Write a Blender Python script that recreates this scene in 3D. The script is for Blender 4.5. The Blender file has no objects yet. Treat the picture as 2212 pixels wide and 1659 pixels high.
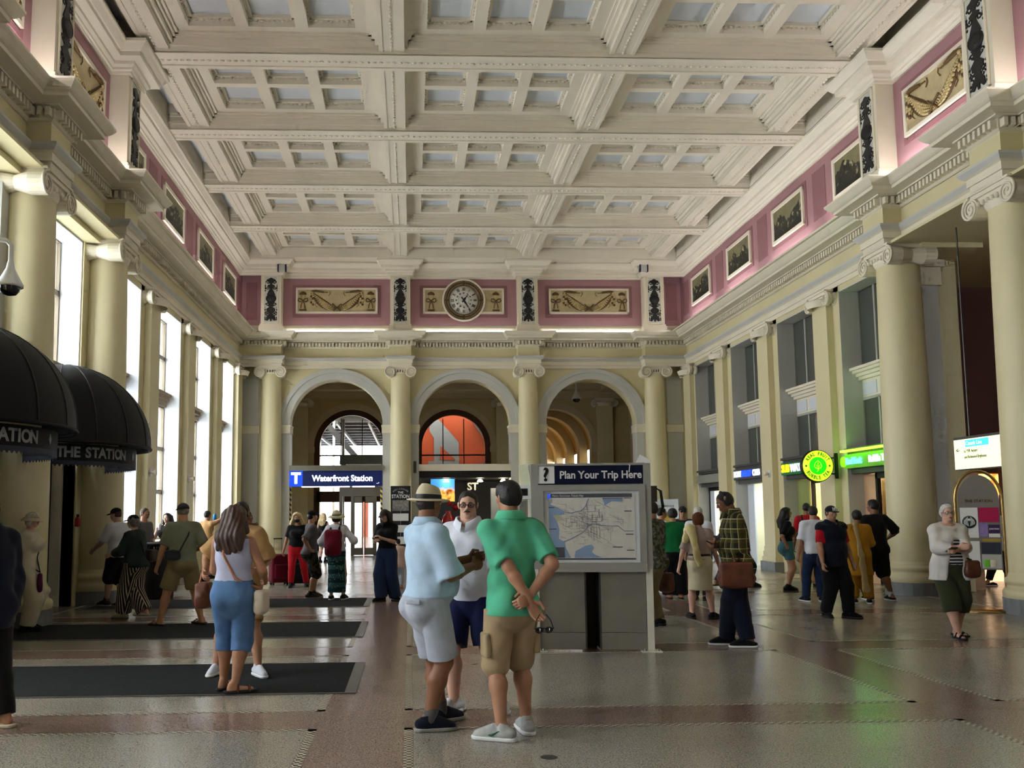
import bpy, bmesh, math, random
import numpy as np
from mathutils import Vector, Matrix, Euler
PI = math.pi
SC = bpy.context.scene
COL = SC.collection
random.seed(7)

# ------------------------------------------------------------------ camera, world, exposure
def cam_setup():
    cd = bpy.data.cameras.new('camera'); co = bpy.data.objects.new('camera', cd); COL.objects.link(co)
    W, H = 2212.0, 1659.0
    f, cx, cy = 1890.34, 958.54, 924.5
    yaw, pitch, roll = .038305, .09782, .0068008
    fwd = Vector((math.sin(yaw)*math.cos(pitch), math.cos(yaw)*math.cos(pitch), math.sin(pitch)))
    right = Vector((math.cos(yaw), -math.sin(yaw), 0)); down = fwd.cross(right)
    r2 = math.cos(roll)*right + math.sin(roll)*down
    d2 = -math.sin(roll)*right + math.cos(roll)*down
    m = Matrix((r2, -d2, -fwd)).transposed().to_4x4(); m.translation = Vector((0, 0, 1.52))
    co.matrix_world = m
    cd.sensor_fit = 'HORIZONTAL'; cd.sensor_width = 36.0; cd.lens = f/W*36
    cd.shift_x = (W/2-cx)/W; cd.shift_y = (cy-H/2)/W
    cd.clip_start = .05; cd.clip_end = 300
    SC.camera = co
cam_setup()
w = bpy.data.worlds.new('daylight'); SC.world = w; w.use_nodes = True
bgn = w.node_tree.nodes['Background']; bgn.inputs[0].default_value = (.87, .94, 1.0, 1); bgn.inputs[1].default_value = 8.0
SC.view_settings.view_transform = 'Standard'; SC.view_settings.look = 'None'
SC.view_settings.gamma = 1; SC.view_settings.use_curve_mapping = False
SC.view_settings.exposure = 0.78
try:
    SC.cycles.use_denoising = True; SC.cycles.denoising_input_passes = 'RGB_ALBEDO_NORMAL'; SC.cycles.denoising_prefilter = 'ACCURATE'; SC.cycles.max_bounces = 5; SC.cycles.diffuse_bounces = 3
    SC.cycles.use_adaptive_sampling = True; SC.cycles.adaptive_threshold = .13; SC.cycles.adaptive_min_samples = 12
    SC.cycles.glossy_bounces = 2; SC.cycles.transmission_bounces = 2; SC.cycles.transparent_max_bounces = 6
    SC.cycles.caustics_reflective = False; SC.cycles.caustics_refractive = False
    SC.cycles.sample_clamp_indirect = 4.0
except Exception:
    pass

def area_light(name, loc, rot, sx, sy, power, col=(1, 1, 1), portal=False):
    l = bpy.data.lights.new(name, 'AREA'); l.shape = 'RECTANGLE'; l.size = sx; l.size_y = sy
    l.energy = power; l.color = col
    if portal: l.cycles.is_portal = True
    o = bpy.data.objects.new(name, l); COL.objects.link(o); o.location = loc; o.rotation_euler = rot
    return o

# ------------------------------------------------------------------ materials
def lin(c):
    return tuple((v/255/12.92 if v/255 <= .04045 else ((v/255+.055)/1.055)**2.4) for v in c)
MATS = {}
def mat(key, rgb=None, rough=.6, noise=.06, nscale=3.0, bump=0.0, bscale=60.0, metal=0.0, spec=.4, emit=0.0, ecol=None, coat=0.0, alpha=1.0, trans=0.0, sheen=0.0):
    if key in MATS: return MATS[key]
    m = bpy.data.materials.new(key); m.use_nodes = True; nt = m.node_tree; b = nt.nodes['Principled BSDF']
    c = lin(rgb)
    b.inputs['Base Color'].default_value = (*c, 1); b.inputs['Roughness'].default_value = rough
    b.inputs['Metallic'].default_value = metal; b.inputs['Specular IOR Level'].default_value = spec
    b.inputs['Coat Weight'].default_value = coat; b.inputs['Alpha'].default_value = alpha
    b.inputs['Transmission Weight'].default_value = trans
    if sheen: b.inputs['Sheen Weight'].default_value = sheen
    if emit:
        b.inputs['Emission Color'].default_value = (*(lin(ecol) if ecol else c), 1); b.inputs['Emission Strength'].default_value = emit
    if noise or bump:
        tc = nt.nodes.new('ShaderNodeTexCoord')
    if noise:
        n = nt.nodes.new('ShaderNodeTexNoise'); n.inputs['Scale'].default_value = nscale; n.inputs['Detail'].default_value = 5
        nt.links.new(tc.outputs['Object'], n.inputs['Vector'])
        r = nt.nodes.new('ShaderNodeValToRGB')
        r.color_ramp.elements[0].position = .3; r.color_ramp.elements[1].position = .7
        r.color_ramp.elements[0].color = (*[v*(1-noise) for v in c], 1)
        r.color_ramp.elements[1].color = (*[min(1, v*(1+noise)) for v in c], 1)
        nt.links.new(n.outputs['Fac'], r.inputs['Fac']); nt.links.new(r.outputs['Color'], b.inputs['Base Color'])
    if bump:
        n2 = nt.nodes.new('ShaderNodeTexNoise'); n2.inputs['Scale'].default_value = bscale; n2.inputs['Detail'].default_value = 4
        nt.links.new(tc.outputs['Object'], n2.inputs['Vector'])
        bp = nt.nodes.new('ShaderNodeBump'); bp.inputs['Strength'].default_value = bump; bp.inputs['Distance'].default_value = .01
        nt.links.new(n2.outputs['Fac'], bp.inputs['Height']); nt.links.new(bp.outputs['Normal'], b.inputs['Normal'])
    MATS[key] = m
    return m

class NT:
    """small helper for hand-wired node materials"""
    def __init__(s, key, rough=.5, spec=.4, metal=0.0):
        s.m = bpy.data.materials.new(key); s.m.use_nodes = True; s.t = s.m.node_tree
        s.b = s.t.nodes['Principled BSDF']; s.b.inputs['Roughness'].default_value = rough
        s.b.inputs['Specular IOR Level'].default_value = spec; s.b.inputs['Metallic'].default_value = metal
        s.tc = s.t.nodes.new('ShaderNodeTexCoord'); MATS[key] = s.m
    def n(s, typ, **kw):
        nd = s.t.nodes.new('ShaderNode'+typ)
        for k, v in kw.items(): setattr(nd, k, v)
        return nd
    def l(s, a, b): s.t.links.new(a, b)
    def obj(s): return s.tc.outputs['Object']
    def gen(s): return s.tc.outputs['Generated']
    def sep(s, vec):
        nd = s.n('SeparateXYZ'); s.l(vec, nd.inputs[0]); return nd.outputs
    def math(s, op, a, b=None, c=None):
        nd = s.n('Math', operation=op)
        for i, v in enumerate((a, b, c)):
            if v is None: continue
            if hasattr(v, 'default_value') or hasattr(v, 'is_linked'): s.l(v, nd.inputs[i])
            else: nd.inputs[i].default_value = v
        return nd.outputs[0]
    def mix(s, f, a, b):
        nd = s.n('Mix', data_type='RGBA')
        for v, i in ((f, 0), (a, 6), (b, 7)):
            if hasattr(v, 'is_linked'): s.l(v, nd.inputs[i])
            elif i == 0: nd.inputs[i].default_value = v
            else: nd.inputs[i].default_value = (*lin(v), 1)
        return nd.outputs[2]
    def noise(s, scale, detail=4, vec=None, rough=.5):
        nd = s.n('TexNoise'); nd.inputs['Scale'].default_value = scale; nd.inputs['Detail'].default_value = detail
        nd.inputs['Roughness'].default_value = rough
        s.l(vec if vec is not None else s.obj(), nd.inputs['Vector']); return nd.outputs['Fac']
    def col(s, c): s.l(c, s.b.inputs['Base Color']); return s.m
    def step(s, v, lo, hi):
        nd = s.n('MapRange'); nd.inputs[1].default_value = lo; nd.inputs[2].default_value = hi; s.l(v, nd.inputs[0]); return nd.outputs[0]

# ------------------------------------------------------------------ mesh building
class MB:
    def __init__(s): s.v = []; s.f = []; s.sm = []
    def add(s, vs, fs, smooth=False):
        o = len(s.v); s.v.extend([tuple(p) for p in vs]); s.f.extend([tuple(i+o for i in f) for f in fs]); s.sm.extend([smooth]*len(fs)); return s
    def box(s, x0, x1, y0, y1, z0, z1):
        vs = [(x0,y0,z0),(x1,y0,z0),(x1,y1,z0),(x0,y1,z0),(x0,y0,z1),(x1,y0,z1),(x1,y1,z1),(x0,y1,z1)]
        return s.add(vs, [(0,3,2,1),(4,5,6,7),(0,1,5,4),(1,2,6,5),(2,3,7,6),(3,0,4,7)])
    def cbox(s, c, d, M=None):
        vs = []
        for z in (-1, 1):
            for x, y in ((-1,-1),(1,-1),(1,1),(-1,1)):
                p = Vector((x*d[0]/2, y*d[1]/2, z*d[2]/2))
                if M: p = M @ p
                vs.append(tuple(p+Vector(c)))
        return s.add(vs, [(0,3,2,1),(4,5,6,7),(0,1,5,4),(1,2,6,5),(2,3,7,6),(3,0,4,7)])
    def prism(s, poly, fn, a, b, smooth=False, caps=True):
        """poly 2D (u,v); fn(u,v,w)->xyz; extruded w from a to b"""
        n = len(poly); vs = [fn(u, v, a) for u, v in poly]+[fn(u, v, b) for u, v in poly]
        s.add(vs, [(i, (i+1) % n, n+(i+1) % n, n+i) for i in range(n)], smooth)
        if caps: s.add(vs, [tuple(range(n))[::-1], tuple(range(n, 2*n))])
        return s
    def lathe(s, prof, n=24, c=(0,0,0), a0=0, a1=2*PI, smooth=True, axis='z', sx=1.0, sy=1.0):
        full = abs(a1-a0-2*PI) < 1e-6; m = n if full else n+1; vs = []
        for r, z in prof:
            for i in range(m):
                a = a0+(a1-a0)*i/n; p = (r*math.cos(a)*sx, r*math.sin(a)*sy, z)
                if axis == 'y': p = (p[0], p[2], p[1])
                if axis == 'x': p = (p[2], p[0], p[1])
                vs.append((p[0]+c[0], p[1]+c[1], p[2]+c[2]))
        fs = []
        for j in range(len(prof)-1):
            for i in range(n):
                k = (i+1) % m
                fs.append((j*m+i, j*m+k, (j+1)*m+k, (j+1)*m+i))
        return s.add(vs, fs, smooth)
    def tube(s, pts, r, n=6, closed=False, caps=True, smooth=True, flat=1.0):
        pts = [Vector(p) for p in pts]; N = len(pts); vs = []; up = None
        for i, p in enumerate(pts):
            if closed: t = pts[(i+1) % N]-pts[i-1]
            else: t = pts[min(i+1, N-1)]-pts[max(i-1, 0)]
            if t.length < 1e-9: t = Vector((0,0,1))
            t.normalize()
            if up is None: up = Vector((0,0,1)) if abs(t.z) < .9 else Vector((0,1,0))
            x = t.cross(up)
            if x.length < 1e-6: x = t.cross(Vector((1,0,0)))
            x.normalize(); y = x.cross(t); up = y
            rr = r[i] if hasattr(r, '__len__') else r
            for k in range(n):
                a = 2*PI*k/n; vs.append(tuple(p+x*math.cos(a)*rr+y*math.sin(a)*rr*flat))
        fs = []; M = N if closed else N-1
        for i in range(M):
            j = (i+1) % N
            for k in range(n):
                l = (k+1) % n; fs.append((i*n+k, i*n+l, j*n+l, j*n+k))
        s.add(vs, fs, smooth)
        if caps and not closed: s.add(vs, [tuple(range(n))[::-1], tuple(range((N-1)*n, N*n))])
        return s
    def ball(s, c, r, n=8, m=6, R=None):
        r = r if hasattr(r, '__len__') else (r, r, r); vs = []; fs = []
        for j in range(m+1):
            t = PI*j/m
            for i in range(n):
                a = 2*PI*i/n; p = Vector((r[0]*math.sin(t)*math.cos(a), r[1]*math.sin(t)*math.sin(a), r[2]*math.cos(t)))
                if R: p = R @ p
                vs.append((p.x+c[0], p.y+c[1], p.z+c[2]))
        for j in range(m):
            for i in range(n):
                k = (i+1) % n; fs.append((j*n+i, (j+1)*n+i, (j+1)*n+k, j*n+k))
        return s.add(vs, fs, True)
    def xf(s, M):
        s.v = [tuple(M @ Vector(p)) for p in s.v]; return s
    def mesh(s, name='m'):
        me = bpy.data.meshes.new(name); me.from_pydata(s.v, [], s.f)
        me.polygons.foreach_set('use_smooth', s.sm); me.update(); return me
    def build(s, name, m, parent=None, **kw): return obj(name, s.mesh(name), m, parent, **kw)

def obj(name, me, m=None, parent=None, loc=None, rot=None, scale=None, label=None, cat=None, group=None, kind=None):
    o = bpy.data.objects.new(name, me); COL.objects.link(o)
    if me is not None and m is not None and len(me.materials) == 0:
        me.materials.append(MATS[m] if isinstance(m, str) else m)
    if parent is not None: o.parent = parent
    if loc is not None: o.location = loc
    if rot is not None: o.rotation_euler = rot
    if scale is not None: o.scale = scale
    tag(o, label, cat, group, kind); return o
def tag(o, label=None, cat=None, group=None, kind=None):
    for k, v in (('label', label), ('category', cat), ('group', group), ('kind', kind)):
        if v: o[k] = v
    return o
def empty(name, loc=(0,0,0), rot=(0,0,0), **kw):
    return obj(name, None, None, None, loc, rot, **kw)
def struct(name, mb, m, **kw): return mb.build(name, m, kind='structure', **kw)
def copy_tree(o, parent=None):
    c = o.copy(); COL.objects.link(c); c.parent = parent
    for ch in list(o.children): copy_tree(ch, c)
    return c

def text_mesh(txt, size, extrude=.004, bold=0.0, align='LEFT', sx=1.0, shear=0.0, spacing=1.0):
    cu = bpy.data.curves.new('txt', 'FONT'); cu.body = txt; cu.size = size; cu.extrude = extrude; cu.offset = bold
    cu.align_x = align; cu.align_y = 'CENTER'; cu.resolution_u = 3; cu.shear = shear; cu.space_character = spacing
    o = bpy.data.objects.new('txt', cu); me = bpy.data.meshes.new_from_object(o)
    bpy.data.objects.remove(o); bpy.data.curves.remove(cu); me.materials.clear()
    if sx != 1.0: me.transform(Matrix.Diagonal((sx, 1, 1, 1)))
    return me
def text(txt, size, m, parent, loc, rot, name='lettering', **kw):
    """text lies in local XY, facing +Z"""
    return obj(name, text_mesh(txt, size, **kw), m, parent, loc, rot)
FACE_CAM = (PI/2, 0, 0)      # text upright facing -Y

def miter(path, d):
    """offset 2D polyline to the right-hand side by d"""
    out = []; n = len(path)
    for i in range(n):
        p = Vector(path[i]); ns = []
        for a, b in ((i-1, i), (i, i+1)):
            if a < 0 or b >= n: continue
            t = Vector(path[b])-Vector(path[a]); t.normalize(); ns.append(Vector((t.y, -t.x)))
        if len(ns) == 1: q = p+ns[0]*d
        else:
            s = ns[0]+ns[1]; q = p+s*(d/(1+ns[0].dot(ns[1])))
        out.append((q.x, q.y))
    return out
def sweep(mb, path, prof, i0=0, i1=None, smooth=False):
    """sweep profile [(d,z)] along 2D path (room on right), only segments i0..i1"""
    i1 = len(path)-1 if i1 is None else i1
    cache = {}
    rows = []
    for d, z in prof:
        if d not in cache: cache[d] = miter(path, d)
        rows.append([(x, y, z) for x, y in cache[d][i0:i1+1]])
    n = i1-i0+1; vs = [p for r in rows for p in r]; fs = []
    for j in range(len(prof)-1):
        for i in range(n-1):
            fs.append((j*n+i, j*n+i+1, (j+1)*n+i+1, (j+1)*n+i))
    mb.add(vs, fs, smooth); return mb
# ------------------------------------------------------------------ palette
mat('wall_yellow', (217, 206, 163), .55, .05, .8)
mat('column_yellow', (220, 209, 167), .42, .05, .8, spec=.5)
mat('cream', (232, 223, 200), .55, .04, 1.2)
mat('ceiling_cream', (238, 230, 212), .6, .05, .7)
mat('grey_trim', (200, 199, 192), .5, .04, 1.0)
mat('pink', (174, 130, 136), .6, .04, 1.0)
mat('dark_pink', (148, 102, 108), .6, .04, 1.0)
mat('pale_blue', (222, 228, 236), .6, .04, 1.5)
mat('plinth_grey', (128, 132, 134), .5, .15, 6, bump=.1)
mat('white_paint', (214, 217, 222), .5, .02)
mat('gold', (198, 180, 138), .5, .12, 6)
mat('bronze', (86, 62, 34), .45, .2, 8, spec=.5)
mat('black_iron', (26, 24, 24), .45, .2, 9)
mat('bay_grey', (150, 152, 140), .6, .04, 1)
mat('dark_grey_metal', (62, 62, 62), .5, .05)
mat('maroon_wall', (92, 58, 50), .7, .08, 1)
mat('brown_wood', (70, 42, 26), .5, .15, 5)
mat('steel', (150, 146, 136), .35, .05, 2, metal=.9)
mat('steel_dark', (92, 90, 86), .4, .06, 2, metal=.85)
mat('black', (14, 14, 15), .5, 0)
mat('navy', (16, 26, 62), .4, 0)
mat('white', (240, 240, 240), .5, 0)
mat('tube_white', (255, 252, 240), .5, 0, emit=3.5, ecol=(252, 250, 248)); mat('tube_side', (255, 252, 240), .5, 0, emit=27.0, ecol=(250, 249, 252))
mat('dark_void', (24, 20, 18), .8, 0)

X0 = 1.85
def mx(x): return 2*X0-x
YK = [15.95+3.28*k for k in range(-7, 5)]       # bay lines
COLY = [9.39, 12.67, 15.95]
BCX = [-4.69, -.33, 4.03, 8.39]
ACX = [-2.51, 1.85, 6.21]
HR = .36
YEND = -7.6

# plan path of the order, room on the right-hand side
PL = [(-5.5, YEND)]
for yc in COLY:
    nxt = -5.5 if yc < 15 else -5.75
    PL += [(-5.5, yc-HR), (-5.15, yc-HR), (-5.15, yc+HR), (nxt, yc+HR)]
PB = [(-5.75, 29.2), (BCX[0]+HR, 29.2), (BCX[0]+HR, 29.65)]
for xc in BCX[1:3]: PB += [(xc-HR, 29.65), (xc-HR, 29.2), (xc+HR, 29.2), (xc+HR, 29.65)]
PB += [(BCX[3]-HR, 29.65), (BCX[3]-HR, 29.2), (9.45, 29.2)]
PR = [(mx(x), y) for x, y in reversed(PL)]
PATH = PL+PB+PR
iB0 = len(PL); iB1 = iB0+len(PB)-1
SEGS = (('left', 0, iB0), ('back', iB0, iB1), ('right', iB1, len(PATH)-1))
ENT = [(-.03, 6.47), (.02, 6.47), (.02, 6.58), (.05, 6.58), (.05, 6.70), (.09, 6.72), (.14, 6.79), (.14, 6.83), (0, 6.84), (0, 7.17), (.03, 7.19), (.05, 7.21), (.06, 7.21), (.06, 7.36), (.16, 7.36), (.16, 7.385), (.38, 7.395), (.38, 7.455), (.41, 7.465), (.44, 7.49), (.49, 7.55), (.51, 7.58), (.51, 7.61), (-.02, 7.64)]
CROWN = [(-.03, 9.60), (.05, 9.60), (.05, 9.64), (.08, 9.66), (.08, 9.70), (.13, 9.74), (.13, 9.80), (.28, 9.82), (.28, 9.90), (.31, 9.91), (.38, 10.0), (.42, 10.03), (.42, 10.08), (-.03, 10.12)]

# ------------------------------------------------------------------ floor
def floor():
    t = NT('terrazzo', .22, .5)
    n1 = t.noise(105, 2); n2 = t.noise(1.1, 3); v = t.n('TexVoronoi'); v.inputs['Scale'].default_value = 55; t.l(t.obj(), v.inputs['Vector'])
    base = t.mix(n2, (128, 120, 109), (150, 142, 130))
    sp = t.mix(t.step(n1, .52, .60), base, (190, 182, 166)); sp = t.mix(t.step(t.noise(80, 2), .56, .63), sp, (84, 77, 70))
    hue = t.sep(v.outputs['Color']); sp = t.mix(t.math('MULTIPLY', hue[0], .22), sp, (196, 190, 178))
    t.col(sp); r = t.math('MULTIPLY_ADD', t.noise(2.2, 3), .10, .17); t.l(r, t.b.inputs['Roughness'])
    t = NT('terrazzo_pink', .22, .5)
    n1 = t.noise(100, 2); n2 = t.noise(1.3, 3)
    sp = t.mix(t.step(n1, .54, .62), t.mix(n2, (120, 97, 88), (136, 112, 102)), (168, 147, 136)); sp = t.mix(t.step(t.noise(78, 2), .56, .64), sp, (86, 66, 60)); t.col(sp)
    t = NT('mosaic', .3, .4)
    x, y, z = t.sep(t.obj())
    a = t.math('FLOOR', t.math('MULTIPLY', x, 1/.030)); b = t.math('FLOOR', t.math('MULTIPLY', y, 1/.030))
    ck = t.math('MODULO', t.math('ABSOLUTE', t.math('ADD', a, b)), 2.0)
    t.col(t.mix(ck, (54, 44, 40), (204, 194, 172)))
    t = NT('mosaic_far', .3, .4); t.col(t.mix(t.noise(30, 2), (104, 94, 84), (150, 140, 124)))
    fl = struct('floor', MB().box(-8.5, 13.5, YEND, 60, -.12, 0), 'terrazzo')
    bx = ((-.67, -.05), (4.03, 4.67)); by = [6.72+3.28*k for k in range(-4, 8)]
    for a, b in bx: MB().box(a, b, YEND, 29.6, -.05, .0010).build('terrazzo_band', 'terrazzo_pink', fl)
    xs = [(-5.6, -.67), (-.05, 4.03), (4.67, 9.2)]
    for yc in by:
        for a, b in xs: MB().box(a, b, yc-.28, yc+.28, -.05, .0010).build('terrazzo_band', 'terrazzo_pink', fl)
    for i, yc in enumerate(by):                       # mosaic edges round every field
        y0, y1 = yc+.28, yc+3.0
        for a, b in xs:
            m = MB(); e = .060
            for r in ((a, b, y0, y0+e), (a, b, y1-e, y1), (a, a+e, y0, y1), (b-e, b, y0, y1)): m.box(*r, -.05, .0016)
            m.build('mosaic_border', 'mosaic' if y0 < 14 else 'mosaic_far', fl)
    # saw-cut joints down the middle of the bands, small floor drains
    m = MB()
    for yc in by[:8]: m.box(-5.6, 9.2, yc+.02, yc+.026, -.05, .0014)
    m.build('floor_joint', mat('joint', (96, 74, 66), .6, 0), fl)
    for x, y in ((.86, 5.62), (3.75, 5.05), (-1.35, 5.2)):
        MB().lathe([(0, .002), (.05, .003), (.055, .0005)], 20, (x, y, .0005)).build('floor_cap', 'steel_dark', fl)
    return fl
FLOOR = floor()

# ------------------------------------------------------------------ ionic capital and column meshes
def volute(mb, c, r, ax, out, depth):
    """spiral scroll; c centre, ax unit vec along wall, out unit vec facing viewer, depth length of the bolster behind"""
    ax, out = Vector(ax), Vector(out); up = Vector((0, 0, 1)); c = Vector(c)
    n = 18; ring = [c+ax*math.cos(2*PI*i/n)*r*.93+up*math.sin(2*PI*i/n)*r*.93 for i in range(n)]
    prof = [(0, 0.0), (.93, 0.0), (.93, -.25), (.6, -.5), (.93, -.75), (.93, -1.0), (0, -1.0)]
    vs = []; fs = []
    for k, (rr, d) in enumerate(prof):
        for i in range(n):
            a = 2*PI*i/n; vs.append(tuple(c+(ax*math.cos(a)+up*math.sin(a))*rr*r+out*d*depth))
    for k in range(len(prof)-1):
        for i in range(n):
            j = (i+1) % n; fs.append((k*n+i, k*n+j, (k+1)*n+j, (k+1)*n+i))
    mb.add(vs, fs, False)
    return c, r, ax, out
def spiral(mb, c, r, ax, out, sgn):
    pts = []; rr = []
    for i in range(46):
        t = i/45; a = PI/2-sgn*t*2*PI*2.4; q = r*(1-t)**.85*.93+r*.06
        pts.append(Vector(c)+Vector(ax)*math.cos(a)*q+Vector((0, 0, 1))*math.sin(a)*q+Vector(out)*.012); rr.append(r*(.10*(1-t)+.035))
    mb.tube(pts, rr, 5)
def capital_meshes(w, depth, vr, sep, key):
    """faces -Y at local origin = top centre of the shaft; w abacus width, depth abacus depth"""
    m = MB()
    zt = vr*1.55
    m.box(-w/2, w/2, -depth/2, depth/2, zt-.10, zt)
    m.box(-w/2-.03, w/2+.03, -depth/2-.03, depth/2+.03, zt-.035, zt)
    m.box(-sep, sep, -depth/2+.04, depth/2-.04, zt-.30*vr-.12, zt-.10)      # canalis between the scrolls
    m.lathe([(w*.40, -.10), (w*.42, -.05), (w*.45, 0), (w*.47, .05), (w*.40, .07)], 24)
    body = m.mesh(key+'_b')
    v = MB()
    for s in (-1, 1):
        c = (s*sep, -depth/2-.01, zt-.10-vr*.75)
        volute(v, c, vr, (1, 0, 0), (0, -1, 0), depth+.02)
        spiral(v, c, vr, (1, 0, 0), (0, -1, 0), s)
    n = 6
    for i in range(n):                                                     # egg and dart between the scrolls
        x = -sep*.62+sep*1.24*i/(n-1)
        v.ball((x, -depth/2+.02, zt-.13-vr*.42), (sep*.085, .045, vr*.26), 6, 5)
    return body, v.mesh(key+'_v')
CAPB = capital_meshes(.72, .70, .195, .345, 'cap_back')
CAPS = capital_meshes(.90, .84, .185, .43, 'cap_side')
CAPP = capital_meshes(.78, .22, .165, .42, 'cap_pil')
def col_meshes(r, h, ph, key):
    prof = [(r*1.0, 0)]
    n = 10
    for i in range(1, n+1):
        t = i/n; prof.append((r*(1-.13*t**1.8), (h-ph-.36)*t))
    prof = [(rr, z+ph+.36) for rr, z in prof]
    sh = MB().lathe(prof, 36)
    for z in (1.38, 2.62, 3.85, 5.05): sh.lathe([(r*(1-.13*((z-ph-.36)/(h-ph-.36))**1.8)+.0015, z-.004), (r*(1-.13*((z-ph-.36)/(h-ph-.36))**1.8)+.0015, z+.004)], 36)
    b = [(r*1.20, ph), (r*1.22, ph+.03), (r*1.22, ph+.09), (r*1.18, ph+.12), (r*1.11, ph+.13), (r*1.08, ph+.16), (r*1.09, ph+.20), (r*1.14, ph+.22), (r*1.14, ph+.26), (r*1.10, ph+.29), (r*1.05, ph+.30), (r*1.04, ph+.32), (r*1.0, ph+.37)]
    bs = MB().lathe(b, 36)
    pl = MB().lathe([(r*1.23, 0), (r*1.23, ph), (0, ph)], 20, smooth=False)
    return sh.mesh(key+'_s'), bs.mesh(key+'_bs'), pl.mesh(key+'_p')
COLB = col_meshes(.37, 6.24, .20, 'colb'); COLS = col_meshes(.425, 6.19, .23, 'cols')
def column(x, y, meshes, cap, ztop, rot, label, group):
    o = empty('column', (x, y, 0), label=label, cat='column', group=group)
    obj('shaft', meshes[0], 'column_yellow', o); obj('base', meshes[1], 'column_yellow', o); obj('plinth', meshes[2], 'plinth_grey', o)
    c = obj('capital', cap[0], 'cream', o, (0, 0, ztop), (0, 0, rot)); obj('volute', cap[1], 'cream', c)
    return o
for x, l in zip(BCX, ('leftmost column of the end wall, beside the left corner', 'yellow column between the Waterfront Station arch and the middle arch', 'yellow column between the middle arch and the right arch', 'rightmost column of the end wall, beside the right corner')):
    column(x, 29.55, COLB, CAPB, 6.24, 0, l, 'columns of the end wall')
for yc, n in zip(COLY, ('nearest', 'middle', 'farthest')):
    column(-5.58, yc, COLS, CAPS, 6.19, PI/2, f'{n} large yellow column on the left side, beside the black awnings', 'large columns on the left')
    column(9.28, yc, COLS, CAPS, 6.19, -PI/2, f'{n} large yellow column on the right side of the hall', 'large columns on the right')

# ------------------------------------------------------------------ entablature, crown, attic
trim_no = [0]
def trim(mb, m, **kw):
    trim_no[0] += 1; return struct(f'trim_{trim_no[0]}', mb, m, **kw)
for side, a, b in SEGS:
    t = trim(sweep(MB(), PATH, ENT, a, b), 'cream')
    sweep(MB(), PATH, [(.003, 6.85), (.003, 7.16)], a, b).build('frieze_band', 'wall_yellow', t)
    sweep(MB(), PATH, [(.092, 6.722), (.142, 6.79), (.1425, 6.828)], a, b).build('grey_moulding', 'grey_trim', t)
    d = MB(); off = miter(PATH, .06); off2 = miter(PATH, .15)
    for i in range(a, b):
        p, q = Vector(off[i]), Vector(off[i+1]); L = (q-p).length; u = (q-p).normalized(); nrm = Vector((u.y, -u.x)); n = max(1, int(L/.11)); st = L/n
        if side != 'back' and max(p.y, q.y) < 6: continue
        for k in range(n):
            c = p+u*(st*(k+.5))+nrm*.05
            M = Matrix(((u.x, nrm.x, 0), (u.y, nrm.y, 0), (0, 0, 1)))
            d.cbox((c.x, c.y, 7.275), (.058, .10, .125), M)
    d.build('dentil_course', 'cream', t, kind='stuff')
    trim(sweep(MB(), PATH, CROWN, a, b), 'ceiling_cream')
# corner fillers and ledges behind the cornice
m = MB().box(-6.6, 10.3, 29.2, 30.3, 7.60, 7.645)
for f in (lambda x: x, mx):
    xs = sorted((f(-6.6), f(-5.17))); m.box(xs[0], xs[1], YEND, 29.9, 7.60, 7.645)
trim(m, 'cream')

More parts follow.
